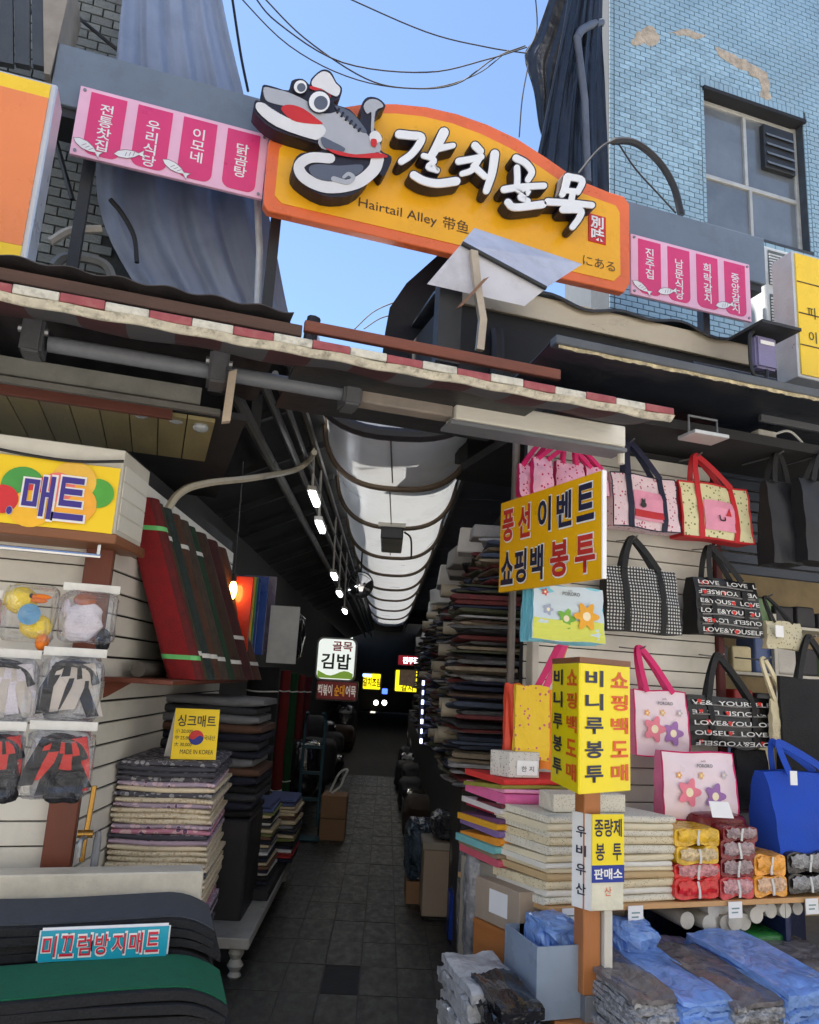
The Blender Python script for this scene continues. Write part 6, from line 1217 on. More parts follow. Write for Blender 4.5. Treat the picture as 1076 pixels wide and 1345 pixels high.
# blue and green bags under the yellow sign (plain faces)
M_pblue = mat('sky_film', S(206, 222, 232), .35, var=.04, bump=.08, bs=8); M_pcyan = mat('cyan_film', S(120, 200, 220), .35, bump=.1); M_lime = mat('lime_film', S(222, 228, 96), .4, var=.04, bump=.05)
Yp = 3.42
for i in range(4):
    t, f, r4 = tote('gift_bag', 'pale blue and lime gift bag in front under the yellow sign' if i == 0 else 'cyan gift bag layered behind the pale blue one, '+nth(i)+' behind it', ((697-4*i, 771), (790-4*i, 770), (793-4*i, 844+i), (703-5*i, 842+i)), None, Yp+.03*i, M_pblue if i == 0 else M_pcyan, M_pcyan, M_pcyan, 60+i, dp=.02, puff=.01)
    if i == 0:
        pocket(t, f, M_lime, .01, .99, .01, .38, -.003, 'lime_ground'); flower(t, f, .72, .46, .075, (244, 176, 40), 6); flower(t, f, .45, .42, .055, (120, 180, 60)); flower(t, f, .2, .55, .03, (170, 180, 206)); flower(t, f, .16, .86, .02, (226, 90, 90)); text('with', t, M_gpr, Vector(f(.5, .93))+Vector((0, -.006, 0)), EX, EZ, h=.01); text('PORORO', t, M_gpr, Vector(f(.52, .87))+Vector((0, -.006, 0)), EX, EZ, h=.018, bold=.02)
# yellow big sign on the post, turned towards the alley
P = [DP(655, 770, 4.05), DP(790, 770, 3.3), DP(797, 618, 3.3), DP(661, 648, 4.05)]
ux = (P[1]-P[0]); ux.z = 0; Wd = ux.length; ux.normalize(); zlo = (P[0].z+P[1].z)/2; zhi = (P[2].z+P[3].z)/2; nb_ = EZ.cross(ux)
M_ysign = mat('golden_sign', S(236, 176, 12), .35, var=.06, bump=0, dirt=.1); t = thing('yellow_sign_board', 'golden sign board reading 풍선 이벤트 쇼핑백 봉투 above the gift bags', 'sign', (P[0]+P[1])/2); o_ = P[0].copy(); o_.z = zlo
g = B(); g.hexa([o_, o_+ux*Wd, o_+ux*Wd+nb_*.02, o_+nb_*.02, o_+EZ*(zhi-zlo), o_+ux*Wd+EZ*(zhi-zlo), o_+ux*Wd+nb_*.02+EZ*(zhi-zlo), o_+nb_*.02+EZ*(zhi-zlo)]); f_ = g.obj('board', M_ysign, t, bevel=.002)
hS = zhi-zlo
g = B(); e_ = o_+ux*(Wd+.002); g.hexa([e_, e_+ux*.006, e_+ux*.006+nb_*.022, e_+nb_*.022, e_+EZ*hS, e_+ux*.006+EZ*hS, e_+ux*.006+nb_*.022+EZ*hS, e_+nb_*.022+EZ*hS]); g.obj('white_edge', M_white, t)
M_dkred = mat('brick_red_print', S(190, 48, 40), .45, bump=0); M_inkn = mat('ink_navy_print', S(34, 34, 62), .45, bump=0)
for (tx, u, v, w_, mm) in (('풍', .10, .72, .13, M_dkred), ('선', .28, .72, .13, M_dkred), ('이', .49, .73, .13, M_inkn), ('벤', .68, .73, .14, M_inkn), ('트', .87, .74, .15, M_inkn), ('쇼', .10, .25, .14, M_inkn), ('핑', .25, .25, .13, M_inkn), ('백', .42, .25, .13, M_inkn), ('봉', .64, .25, .17, M_dkred), ('투', .87, .25, .17, M_dkred)):
    c = o_+ux*(Wd*u)+EZ*(hS*v)-nb_*.004
    text(tx, f_, M_white, c+nb_*.002, ux, EZ, Wd*w_*1.08, hS*.385, bold=.045); text(tx, f_, mm, c-nb_*.001, ux, EZ, Wd*w_, hS*.355, bold=.03)
# post with the two-sided box sign
pA, pM, pB = DP(724, 958, 3.38), DP(761, 955, 3.0), DP(829, 960, 3.2); zlo, zhi = DP(761, 1041, 3.0).z, DP(761, 870, 3.0).z
pt = thing('sign_post', 'wooden post carrying the two sided yellow sign box', 'post', (pM.x+.05, pM.y+.12, 0)); M_post = mat('varnished_pine', S(176, 112, 62), .45, var=.15, sc=6, stretch=(1, 1, .15), dirt=.15)
x0, x1 = FY(764, 1100, 3.08).x, FY(786, 1100, 3.08).x
g = B(); g.box(x0, x1, 3.06, 3.14, .36, zlo+.1); g.obj('upper_post', M_post, pt, bevel=.004); g = B(); g.box(x0+.012, x1+.004, 3.062, 3.138, 0, .359); g.obj('lower_post', M_tubeg, pt, bevel=.003)
g = B(); g.box(x1+.006, x1+.046, 3.04, 3.15, 0, FY(790, 1190, 3.08).z); g.obj('white_strip', M_cream, pt, bevel=.003)
bxs = thing('yellow_box_sign', 'two sided yellow box sign reading 비니루봉투 쇼핑백도매 on the post', 'sign', (pM.x, pM.y, zlo)); M_lemon = mat('lemon_sign', S(250, 226, 10), .35, var=.04, bump=0, dirt=.08, dcol=S(150, 120, 20)); M_orp = mat('orange_print', S(226, 92, 22), .45, bump=0)
for (a, b_, nm, cols) in ((pA, pM, 'left_face', 1), (pM, pB, 'right_face', 2)):
    a = Vector((a.x, a.y, zlo)); b_ = Vector((b_.x, b_.y, zlo)); u_ = (b_-a); Lw = u_.length; u_.normalize(); n_ = EZ.cross(u_); H_ = zhi-zlo
    a2 = a+u_*.006; g = B(); g.hexa([a2, a2+u_*(Lw-.012), a2+u_*(Lw-.012)+n_*.012, a2+n_*.012, a2+EZ*H_, a2+u_*(Lw-.012)+EZ*H_, a2+u_*(Lw-.012)+n_*.012+EZ*H_, a2+n_*.012+EZ*H_]); f_ = g.obj(nm, M_lemon, bxs, bevel=.001)
    for (tx, uu, mm) in (('비니루봉투', .27, M_inkn), ('쇼핑백도매', .76, M_orp)):
        for i, ch in enumerate(tx):
            text(ch, f_, mm, a+u_*(Lw*uu)+EZ*(H_*(.885-i*.185))-n_*.003, u_, EZ, Lw*.34, H_*.13, bold=.028)
g = B(); top = [Vector((p_.x, p_.y, zhi+.002)) for p_ in (pA, pM, pB)]+[Vector((pB.x+.02, pB.y+.2, zhi+.002)), Vector((pA.x+.12, pA.y+.12, zhi+.002))]; g.prism(top, (0, 0, .022)); g.obj('top_cap', mat('chestnut_trim', S(134, 84, 52)), bxs)
# small sign on the post
yq = 3.03; x0, x1, z0, z1 = quadF((776, 1070), (818, 1070), (820, 1196), (778, 1196), yq)
t = thing('bag_outlet_sign', 'small yellow and blue sign reading 종량제 봉투 판매소 on the post', 'sign', ((x0+x1)/2, yq, z0))
g = B(); g.box(x0, x1, yq, yq+.012, z0, z1); f_ = g.obj('plate', mat('ivory_plate', S(226, 222, 200), .5), t, bevel=.002)
zm_ = z0+(z1-z0)*.47; zm2 = z0+(z1-z0)*.29
g = B(); g.box(x0+.001, x1+.001, yq-.004, yq-.0005, zm_, z1+.002); fy = g.obj('yellow_sticker', M_lemon, t); g = B(); g.box(x0+.001, x1+.001, yq-.004, yq-.0005, zm2, zm_-.001); fb = g.obj('blue_sticker', mat('royal_blue_print', S(20, 50, 150), .4, bump=0), t)
wq = x1-x0; cx_ = (x0+x1)/2
text('종량제', fy, M_inkn, (cx_, yq-.006, zm_+(z1-zm_)*.74), EX, EZ, wq*.86, (z1-zm_)*.36, bold=.02); text('봉', fy, M_inkn, (x0+wq*.25, yq-.006, zm_+(z1-zm_)*.26), EX, EZ, wq*.28, (z1-zm_)*.34, bold=.02); text('투', fy, M_inkn, (x0+wq*.78, yq-.006, zm_+(z1-zm_)*.26), EX, EZ, wq*.28, (z1-zm_)*.34, bold=.02)
text('판매소', fb, M_white, (cx_, yq-.006, (zm2+zm_)/2), EX, EZ, wq*.88, (zm_-zm2)*.62, bold=.03); text('산', f_, M_orp, (cx_, yq-.004, zm2-.035), EX, EZ, h=.035)
dA = Vector((x0-.002, yq+.003, z0)); dB = dA+Vector((-.04, .085, 0)); u_ = (dA-dB).normalized(); n_ = EZ.cross(u_); H_ = z1-z0; g = B(); g.hexa([dB, dA, dA+n_*.008, dB+n_*.008, dB+EZ*H_, dA+EZ*H_, dA+n_*.008+EZ*H_, dB+n_*.008+EZ*H_]); f2 = g.obj('side_plate', M_white, t)
for i, ch in enumerate('우비우산'): text(ch, f2, M_inkn, dB.lerp(dA, .5)+EZ*(H_*(.8-i*.2))-n_*.003, u_, EZ, .05, .045, bold=.02)

# ---- shelf and the goods on it
zS = (FY(760, 1190, 3.3).z+FY(1040, 1180, 3.3).z)/2; xs0 = FY(722, 1187, 3.3).x; SK = Vector((-.27, .96, 0))
shf = thing('goods_shelf', 'long pine shelf carrying paper bundles and plastic bag packs', 'shelf', (xs0+1, 3.5, 0)); M_pine = mat('shelf_pine', S(206, 160, 108), .55, var=.15, dirt=.15, stretch=(.2, 1, 1))
g = B(); g.hexa([(xs0, 3.3, zS-.025), (5.2, 3.3, zS-.025), (5.2, 3.95, zS-.025), (xs0-.18, 3.95, zS-.025), (xs0, 3.3, zS), (5.2, 3.3, zS), (5.2, 3.95, zS), (xs0-.18, 3.95, zS)]); g.obj('board', M_pine, shf, bevel=.003)
for x in (xs0+1.35, xs0+2.4): g = B(); g.box(x, x+.03, 3.34, 3.9, 0, zS-.026); g.obj('upright', mat('navy_upright', S(30, 40, 80), .5), shf)
for i, u in enumerate((749, 835, 966, 1067)):
    c = FY(u, 1193, 3.285); g = B(); g.box(c.x-.04, c.x+.04, 3.284, 3.287, zS-.075, zS-.002); t_ = tag(g.obj('price_label', M_white), 'white price label on the shelf edge, '+('leftmost', 'second from the left', 'third from the left', 'rightmost')[i], 'label', 'price labels on the shelf edge')
    for k_ in range(2): g = B(); g.box(c.x-.022, c.x+.022-.008*k_, 3.2825, 3.2838, zS-.035-k_*.018, zS-.029-k_*.018); g.obj('ink_line', mat('grey_ink', S(120, 150, 150), .6), t_)
def sheet_layer(name, label, cat, grp, x0, x1, y0, dep, z, th, m, k, wav=.006, sk=SK, edge=None):
    q = random.Random(k); ph = q.uniform(0, 6); n = 14; g = B(); pr = []
    for i in range(7): a = math.pi/2+math.pi*i/6; pr.append((th*.42*math.cos(a), th*.5+th*.48*math.sin(a)))
    pr += [(dep, .02*th), (dep, .98*th)]; m_ = len(pr); V_ = []
    for i in range(n+1):
        x = x0+(x1-x0)*i/n
        for (y, zz) in pr:
            f_ = y/dep; V_.append(Vector((x, y0, z))+SK*y+Vector((.006*math.sin(y*20+ph), 0, zz+wav*f_*math.sin(5*f_+ph)*(1-i/n)**2+.002*math.sin(x*11+ph))))
    F_ = [(i*m_+j, (i+1)*m_+j, (i+1)*m_+(j+1) % m_, i*m_+(j+1) % m_) for i in range(n) for j in range(m_)]+[tuple(range(m_)), tuple(n*m_+j for j in reversed(range(m_)))]
    g.add(V_, F_); o = g.obj(name, m, smooth=True); return tag(o, label, cat, grp)
hj = [('plain cream', mat('hanji_plain', S(226, 214, 184), .8, var=.08, bump=.2)), ('letter printed', pat('hanji_letters', S(222, 216, 198), S(222, 216, 198), S(150, 144, 130), 170, .15)), ('sparsely printed', pat('hanji_sparse', S(222, 208, 174), S(222, 208, 174), S(170, 150, 112), 120, .15)), ('white', mat('hanji_white', S(228, 224, 214), .8, var=.06, bump=.2)), ('tan', mat('hanji_tan', S(196, 168, 124), .8, var=.1, bump=.2))]
z = zS+.001; x0, x1 = FY(718, 1130, 3.33).x, FY(884, 1130, 3.33).x
for i, kk in enumerate((1, 3, 2, 4, 0, 3, 0, 1, 2, 1, 0, 1)):
    th = (.032, .03, .038, .03, .022, .024, .03, .04, .036, .03, .03, .032)[i]; q = rnd.uniform(-.012, .012)
    sheet_layer('paper_bundle', hj[kk][0]+' paper bundle, %s from the bottom of its stack' % ('lowest one', 'second', 'third', 'fourth', 'fifth', 'sixth', 'seventh', 'eighth', 'ninth', 'tenth', 'eleventh', 'topmost and twelfth')[i] if True else '', 'paper', 'hanji paper bundles on the shelf', x0+q-.01*(i < 3), x1+q*1.5, 3.33+q*.5, .36, z, th, hj[kk][1], i, .012); z += th*1.0+.0006
zH = z
for i, (u0, u1, v, lab) in enumerate(((727, 774, 1066, 'cream printed box on the paper bundles left of the post'), (784, 822, 1062, 'cream printed box on the paper bundles right of the post'))):
    a, b_ = FY(u0, v, 3.4), FY(u1, v, 3.4); g = B(); g.box(a.x, b_.x, 3.4, 3.55, zH+.003, zH+.085); tag(g.obj('paper_box', hj[1][1], bevel=.004), lab, 'box')
ft = [('rose', S(206, 92, 112)), ('tan', S(150, 132, 110)), ('sky blue', S(120, 186, 190)), ('orange', S(234, 152, 50)), ('lavender', S(134, 108, 166)), ('amber', S(226, 168, 40)), ('plum', S(110, 70, 110)), ('crimson', S(170, 30, 60)), ('white', S(220, 216, 216)), ('maroon', S(110, 50, 60)), ('bright pink', S(232, 110, 166)), ('pale pink', S(240, 160, 196)), ('olive', S(150, 146, 62)), ('coral red', S(222, 60, 56))]
z = zS+.12; x0, x1 = FY(657, 1080, 3.62).x, FY(790, 1080, 3.62).x
zc_ = FY(660, 1140, 3.62).z; z = zc_
for i, (cn, col) in enumerate(ft):
    th = (.036, .026, .034, .036, .034, .03, .026, .018, .026, .02, .05, .02, .02, .03)[i]
    sheet_layer('felt_sheet_stack', cn+' folded felt in the colourful pile by the alley', 'felt', 'colourful folded felt pile', x0+rnd.uniform(-.015, .015)-.02*(i < 6), x1, 3.62, .3, z, th, mat('felt_'+cn.replace(' ', '_'), col, .95, var=.08, sc=20, bump=.4, bs=160), 40+i, .02); z += th+.0006
zF = z
g = B(); g.hexa([Vector((x0, 3.66, .0)), Vector((x1, 3.66, 0)), Vector((x1, 3.9, 0)), Vector((x0-.08, 3.9, 0)), Vector((x0, 3.66, zc_-.002)), Vector((x1, 3.66, zc_-.002)), Vector((x1, 3.9, zc_-.002)), Vector((x0-.08, 3.9, zc_-.002))]); tag(g.obj('felt_plinth', M_cardg), 'grey box under the colourful felt pile', 'box')
a, b_ = FY(648, 1000, 3.66), FY(706, 1000, 3.66); t = thing('hanji_box', 'small white printed box labelled 한지 on the red felt', 'box', ((a.x+b_.x)/2, 3.7, zF)); g = B(); g.hexa([Vector((a.x+.08, 3.64, zF+.002)), Vector((b_.x, 3.64, zF+.002)), Vector((b_.x, 3.74, zF+.002)), Vector((a.x+.02, 3.74, zF+.002)), Vector((a.x+.08, 3.64, zF+.125)), Vector((b_.x, 3.64, zF+.125)), Vector((b_.x, 3.74, zF+.125)), Vector((a.x+.02, 3.74, zF+.125))]); g.obj('carton', pat('ricepaper_letters', S(214, 210, 202), S(214, 210, 202), S(150, 148, 144), 110, .1), t, bevel=.002)
g = B(); g.box(a.x+.12, b_.x-.012, 3.634, 3.638, zF+.014, zF+.085); lb_ = g.obj('label', M_white, t); text('한 지', lb_, M_black, ((a.x+b_.x)/2+.055, 3.631, zF+.045), EX, EZ, .07, .026)
# upright printed paper bags
M_ydot = pat('yellow_sprinkle_print', S(246, 206, 60), S(246, 206, 60), S(206, 110, 120), 42, .08); M_org = mat('orange_bag', S(240, 140, 30), .6, bump=.05); M_opk = mat('coral_bag', S(232, 84, 60), .6, bump=.05)
for i, (qd, m_, lab, Y) in enumerate((((( 683, 898), (722, 903), (718, 1000), (668, 996)), M_ydot, 'yellow sprinkle printed paper bag standing on the felt', 3.7), (((715, 905), (735, 905), (732, 1010), (700, 1010)), M_org, 'plain orange paper bag behind the yellow printed one', 3.74), (((666, 898), (680, 898), (672, 996), (659, 996)), M_opk, 'coral orange paper bag at the left of the printed one', 3.76), (((674, 898), (690, 898), (683, 996), (668, 996)), M_org, 'orange paper bag squeezed between coral and yellow', 3.8))):
    tote('paper_bag', lab, qd, None, Y, m_, m_, M_org, 70+i, dp=.04, puff=.006, flare=0, group='printed paper bags standing on the felt')
for i, (pts, m_, lab) in enumerate((([(703, 908), (718, 880), (735, 846)], M_magenta, 'magenta strap hanging left of the yellow box sign'), ([(716, 905), (730, 875), (742, 846)], mat('hot_pink_strap', S(236, 60, 130), .6), 'hot pink strap hanging by the yellow box sign'), ([(735, 868), (742, 850), (752, 846)], M_org, 'orange strap hanging above the yellow box sign'))):
    g = B(); g.ribbon(spline([FY(u, v, 3.72+.02*i) for u, v in pts], 5), Vector((.026, 0, .01)), .004); tag(g.obj('bag_strap', m_), lab, 'strap')
# packs of plastic bags tied with a white band
def pack(label, qd, Y, col, k, top=None):
    x0, x1, z0, z1 = quadF(*qd, Y); t = thing('bag_pack', label, 'bag pack', ((x0+x1)/2, Y, z0), 0, 'tied packs of plastic bags on the shelf'); c = Vector(((x0+x1)/2, Y+.13, (z0+z1)/2)); q = random.Random(k); ph = q.uniform(0, 6)
    m_ = mat('pack_%d_%d' % (int(col[0]*999), int(col[1]*999)), col, .28, var=.35, sc=18, bump=.6, bs=24, coat=.3); hx, hz = (x1-x0)/2, (z1-z0)/2*1.02
    def f(u, v):
        a = 2*math.pi*u; sp = lambda c_: math.copysign(abs(c_)**.32, c_); x = hx*sp(math.cos(a)); pinch = 1-.25*math.exp(-(x/(hx*.22))**2)*(1-.6*v); z_ = hz*sp(math.sin(a))*pinch
        return c+Vector((x*(1-.0*v), -.13+.26*v, z_+.004*math.sin(30*x+ph+9*v)))
    g = B(); g.grid(f, 28, 4); n0 = [Vector(f(i/28, 0)) for i in range(28)]; g.add(n0, [tuple(range(28))]); g.obj('folded_film', m_, t, smooth=True)
    g = B(); g.grid(lambda u, v: (c.x+hx*(.86*(2*u-1)), Y-.006-.007*math.sin(v*3.14)-.005*math.sin(23*u+ph)*math.sin(9*v+ph), c.z+hz*(.15+.7*(2*v-1)*(1-.35*abs(2*u-1)**3))*(1-.25*math.exp(-((2*u-1)/.22)**2))+.004*math.sin(31*u+ph)), 16, 5); g.obj('clear_wrap', mat('frost_%d' % int(col[0]*999), tuple(.55*c_+.28 for c_ in col), .22, var=.45, sc=40, bump=1.0, bs=40) if col[0] < .3 or k % 3 else m_, t, smooth=True)
    g = B(); g.ribbon([Vector((c.x+.006*math.sin(z_*40), Y-.014, z_)) for z_ in [z0+.1*(z1-z0)+(z1-z0)*.8*i/6 for i in range(7)]], EX*.006, .004); g.obj('white_band', M_wstrap, t)
cY, cR, cM, cO, cK = S(226, 180, 40), S(214, 30, 30), S(126, 30, 36), S(238, 164, 60), S(44, 38, 34)
for i, (qd, col, lab) in enumerate(((((886, 1154), (944, 1154), (944, 1182), (887, 1182)), cR, 'red tied pack, bottom of the red and yellow column'), (((886, 1133), (946, 1133), (946, 1157), (886, 1157)), cR, 'red tied pack, second from the bottom under the yellow ones'), (((889, 1112), (944, 1112), (944, 1136), (889, 1136)), cY, 'yellow tied pack resting on the red ones'), (((886, 1087), (945, 1088), (945, 1112), (886, 1112)), cY, 'yellow tied pack on top of its column'),
    (((946, 1152), (990, 1152), (990, 1181), (946, 1181)), S(196, 60, 66), 'pinkish red tied pack at the bottom of the maroon column'), (((947, 1127), (990, 1128), (990, 1154), (947, 1154)), cM, 'maroon tied pack, second from the bottom'), (((947, 1103), (992, 1104), (992, 1130), (947, 1130)), cM, 'maroon tied pack, third from the bottom'), (((950, 1085), (995, 1086), (995, 1106), (950, 1106)), cM, 'maroon tied pack, top of the column'),
    (((991, 1150), (1034, 1150), (1034, 1178), (991, 1178)), cO, 'orange tied pack, lower of two'), (((991, 1122), (1032, 1122), (1032, 1151), (991, 1151)), cO, 'orange tied pack, upper of two'), (((1036, 1148), (1090, 1148), (1090, 1174), (1036, 1174)), cK, 'black tied pack at the right edge, lower of two'), (((1034, 1119), (1090, 1119), (1090, 1147), (1034, 1147)), cK, 'black tied pack at the right edge, upper of two'))):
    pack(lab, qd, 3.3+.012*(i % 2), col, i)
c = FY(935, 1075, 3.5); pil('dark_red_pack', 'dark red plastic pack lying behind the yellow packs', 'bag pack', c, .15, .12, .035, mat('pack_darkred', S(116, 30, 34), .3, bump=.5, bs=20), .03, 3, None, R(-14))
g = B(); c = FY(950, 1064, 3.36); g.prism([c+Vector((-.065, 0, -.035)), c+Vector((.065, 0, -.04)), c+Vector((.05, .02, .035)), c+Vector((-.07, .02, .04))], (0, .002, 0)); tag(g.obj('price_card', M_white), 'white handwritten card leaning on the dark red pack', 'price card')
c = FY(893, 1095, 3.48); pil('gold_pack', 'gold plastic pack behind the paper bundles', 'bag pack', c, .07, .12, .05, mat('pack_gold', S(206, 160, 50), .3, bump=.5, bs=20), .03, 5, None, 0)
# under the shelf: rolls, cartons
for i, (u, v, r_) in enumerate(((838, 1213, 12), (903, 1209, 11), (932, 1213, 11), (944, 1214, 11), (955, 1213, 11), (966, 1212, 11), (978, 1211, 11), (994, 1202, 11), (938, 1195, 10), (950, 1193, 9), (1013, 1196, 10), (1032, 1196, 10), (1048, 1193, 9), (1000, 1190, 9))):
    c = FY(u, v, 3.38-.02*(i % 3)); rr = r_/1000*3.55; g = B(); g.tube([c, c+Vector((.02, .45, 0))], rr, 16); tag(g.obj('film_roll', mat('milky_film_roll', S(204, 202, 196), .45, var=.15), smooth=True), 'white plastic film roll under the shelf seen end-on, '+('far left single roll', 'second single roll', 'lower row first', 'lower row second', 'lower row third', 'lower row fourth', 'lower row fifth', 'raised roll right of the row', 'upper pair left', 'upper pair right', 'right group first', 'right group second', 'right group third', 'upper right single')[i], 'roll', 'white film rolls under the shelf')
g = B(); g.box(FY(850, 1215, 3.85).x, FY(1060, 1215, 3.85).x, 3.86, 3.9, .05, zS-.03); tag(g.obj('shelf_back', mat('navy_upright', S(30, 40, 80))), 'navy back panel under the shelf', 'panel')
pil('green_pack', 'green printed plastic pack under the white rolls', 'pack', FY(985, 1235, 3.45), .16, .1, .06, mat('green_pack', S(40, 110, 50), .35, var=.4, sc=14, bump=.3, bs=20), .02, 8, None, 0)
cf = FY(682, 1200, 3.4); zl, zh = FY(682, 1230, 3.4).z, FY(700, 1172, 3.4).z; xR = FY(822, 1200, 3.4).x
t = thing('grey_carton', 'large grey beige carton with a white paper label under the pine shelf', 'carton', (cf.x+.3, 3.5, zl)); d = SK*.32
g = B(); g.hexa([Vector((cf.x, 3.4, zl)), Vector((xR, 3.4, zl)), Vector((xR, 3.4, zl))+d, Vector((cf.x, 3.4, zl))+d, Vector((cf.x, 3.4, zh)), Vector((xR, 3.4, zh)), Vector((xR, 3.4, zh))+d, Vector((cf.x, 3.4, zh))+d]); g.obj('box', mat('taupe_cardboard', S(164, 148, 130), .8, var=.08, dirt=.15), t, bevel=.004)
n_ = Vector((-.96, -.27, 0))*.002; a_ = Vector((cf.x, 3.4, zl))+SK*.08; g = B(); g.prism([a_+n_+EZ*.05, a_+SK*.13+n_+EZ*.05, a_+SK*.13+n_+EZ*(zh-zl-.03), a_+n_+EZ*(zh-zl-.03)], n_*-.6); g.obj('paper_label', M_white, t)
zL = zl-.002
ws = thing('wooden_stand', 'orange brown wooden stand under the grey carton', 'stand', (cf.x+.2, 3.5, 0)); M_ply = mat('orange_plywood', S(176, 112, 58), .6, var=.15, dirt=.2, stretch=(.3, .3, 1))
g = B(); g.hexa([Vector((cf.x, 3.4, 0)), Vector((cf.x+.02, 3.4, 0)), Vector((cf.x+.02, 3.4, 0))+d, Vector((cf.x, 3.4, 0))+d, Vector((cf.x, 3.4, zL-.02)), Vector((cf.x+.02, 3.4, zL-.02)), Vector((cf.x+.02, 3.4, zL-.02))+d, Vector((cf.x, 3.4, zL-.02))+d]); g.obj('side_panel', M_ply, ws)
g = B(); g.hexa([Vector((cf.x-.01, 3.39, zL-.0199)), Vector((xR, 3.39, zL-.0199)), Vector((xR, 3.39, zL-.0199))+d, Vector((cf.x-.01, 3.39, zL-.0199))+d, Vector((cf.x-.01, 3.39, zL)), Vector((xR, 3.39, zL)), Vector((xR, 3.39, zL))+d, Vector((cf.x-.01, 3.39, zL))+d]); g.obj('top_board', M_ply, ws)
g = B(); g.box(cf.x+.021, xR, 3.66, 3.7, 0, zL-.021); g.obj('back_panel', M_cardg, ws)
g = B(); zq = zL-.24; g.hexa([Vector((cf.x+.021, 3.1, zq)), Vector((xR, 2.86, zq)), Vector((xR, 3.65, zq)), Vector((cf.x+.021, 3.65, zq)), Vector((cf.x+.021, 3.1, zq+.015)), Vector((xR, 2.86, zq+.015)), Vector((xR, 3.65, zq+.015)), Vector((cf.x+.021, 3.65, zq+.015))]); g.obj('lower_board', M_ply, ws)
g = B(); g.box(cf.x+.05, xR-.05, 2.99, 3.01, .0, zq-.002); g.obj('white_front', M_cream, ws)
c = FY(692, 1262, 3.42); g = B(); g.box(c.x-.04, c.x+.06, 3.43, 3.5, zq+.016, zq+.2); t = tag(g.obj('printed_packet', mat('blue_check_packet', S(110, 150, 190), .4, var=.5, sc=40)), 'blue and red printed packet under the wooden top', 'packet'); g = B(); g.box(c.x-.041, c.x+.061, 3.428, 3.43, zq+.017, zq+.07); g.obj('red_panel', M_reds, t)
# clear bin full of blue bags
M_bin = mat('frosted_blue_bin', S(180, 196, 214), .3, var=.06, trans=.4, bump=.03)
x0, x1 = FY(702, 1290, 3.12).x, FY(785, 1290, 3.12).x; t = thing('clear_bin', 'frosted blue plastic bin under the shelf beside the post', 'bin', ((x0+x1)/2, 3.2, zq+.02))
g = B(); zb1 = zq+.02; zt1 = FY(740, 1240, 3.12).z
for pts in (((x0, 3.1), (x1, 3.1), (x1, 3.108), (x0, 3.108)), ((x0, 3.4), (x1, 3.4), (x1, 3.408), (x0, 3.408)), ((x0, 3.1085), (x0+.008, 3.1085), (x0+.008, 3.3995), (x0, 3.3995)), ((x1-.008, 3.1085), (x1, 3.1085), (x1, 3.3995), (x1-.008, 3.3995))): g.prism([(x, y, zb1) for x, y in reversed(pts)], (0, 0, zt1-zb1))
g.obj('wall', M_bin, t); g = B(); g.box(x0+.009, x1-.009, 3.109, 3.399, zb1, zb1+.01); g.obj('base', M_bin, t)
M_blfilm = crinkle('blue_bag_film', S(148, 188, 248), .16, .3, 12); M_sil = crinkle('silver_black_film', S(188, 188, 190), .14, .15, 22, .5, .9); M_kfilm = crinkle('black_bag_film', S(118, 112, 112), .2, .12, 10, .3); M_pfilm = crinkle('mauve_bag_film', S(150, 140, 176), .2, .2, 11); M_wfilm = crinkle('white_bag_film', S(222, 224, 226), .2, .3, 11, .08)
pil('blue_bag_bundle', 'crumpled blue bag bundle sticking out of the clear bin', 'bag bundle', ((x0+x1)/2-.0, 3.255, zt1-.03), .1, .1, .11, M_blfilm, .09, 4, None, 0)
pil('blue_bag_bundle', 'crumpled blue bag bundle behind the white post strip', 'bag bundle', FY(822, 1238, 3.3), .11, .1, .1, M_blfilm, .1, 7, None, 0)
# stacks of bag film at the bottom right: many thin folded layers each
def film_stack(label, u0, u1, v, Y, dep, hgt, m, mf, k, n=15, yaw=0.0, cat='bag stack'):
    a, b_ = FY(u0, v, Y), FY(u1, v, Y); zt1 = (a.z+b_.z)/2; t = thing('bag_stack', label, cat, ((a.x+b_.x)/2, Y, zt1-hgt), 0, 'flat stacks of plastic bags'); q = random.Random(k)
    for i in range(n):
        th = hgt/n; z0 = zt1-hgt+i*th; ph = q.uniform(0, 6); dx = q.uniform(-.012, .012); dy = q.uniform(-.018, .012); jr = random.Random(k*100+i); last = i == n-1
        def f(u, v_, ph=ph, dx=dx, dy=dy, z0=z0, th=th): 
            x = a.x+(b_.x-a.x)*u+dx; y = Y+dy+dep*v_; lift = .03*v_ if last else .03*v_*(i/n)
            return (x, y, z0+th*.9+lift+.004*math.sin(9*u+ph)+.005*math.sin(8*v_+5*u+ph)-.012*max(0, 1-v_*8)**2+jr.uniform(-1, 1)*(.0028 if last else th*.25))
        g = B(); g.grid(f, 20, 14, th=(0, 0, -th*.86)); g.obj('folded_layer', m if last else mf, t, smooth=last)
    return t
ZB = .0
film_stack('stack of black bags with silvery ends right of the white strip', 832, 893, 1308, 2.78, .5, .3, M_kfilm, M_sil, 1)
film_stack('stack of blue bags with crinkled front, left of two blue stacks', 896, 962, 1312, 2.74, .6, .3, M_blfilm, M_blfilm, 2)
film_stack('stack of brown grey bags between the two blue stacks', 965, 1030, 1312, 2.72, .55, .3, M_kfilm, M_sil, 3)
film_stack('stack of blue bags at the bottom right corner', 1033, 1110, 1296, 2.7, .62, .34, M_blfilm, M_blfilm, 4)
film_stack('mauve bags lying behind the left blue stack', 868, 940, 1262, 3.2, .25, .2, M_pfilm, M_pfilm, 5, 5)
film_stack('charcoal bags lying behind the right blue stack', 985, 1110, 1268, 3.1, .3, .22, M_kfilm, M_kfilm, 6, 5)
film_stack('stack of white plastic bags at the foot of the wooden stand', 617, 690, 1300, 3.12, .35, .3, M_wfilm, M_wfilm, 7, 8)
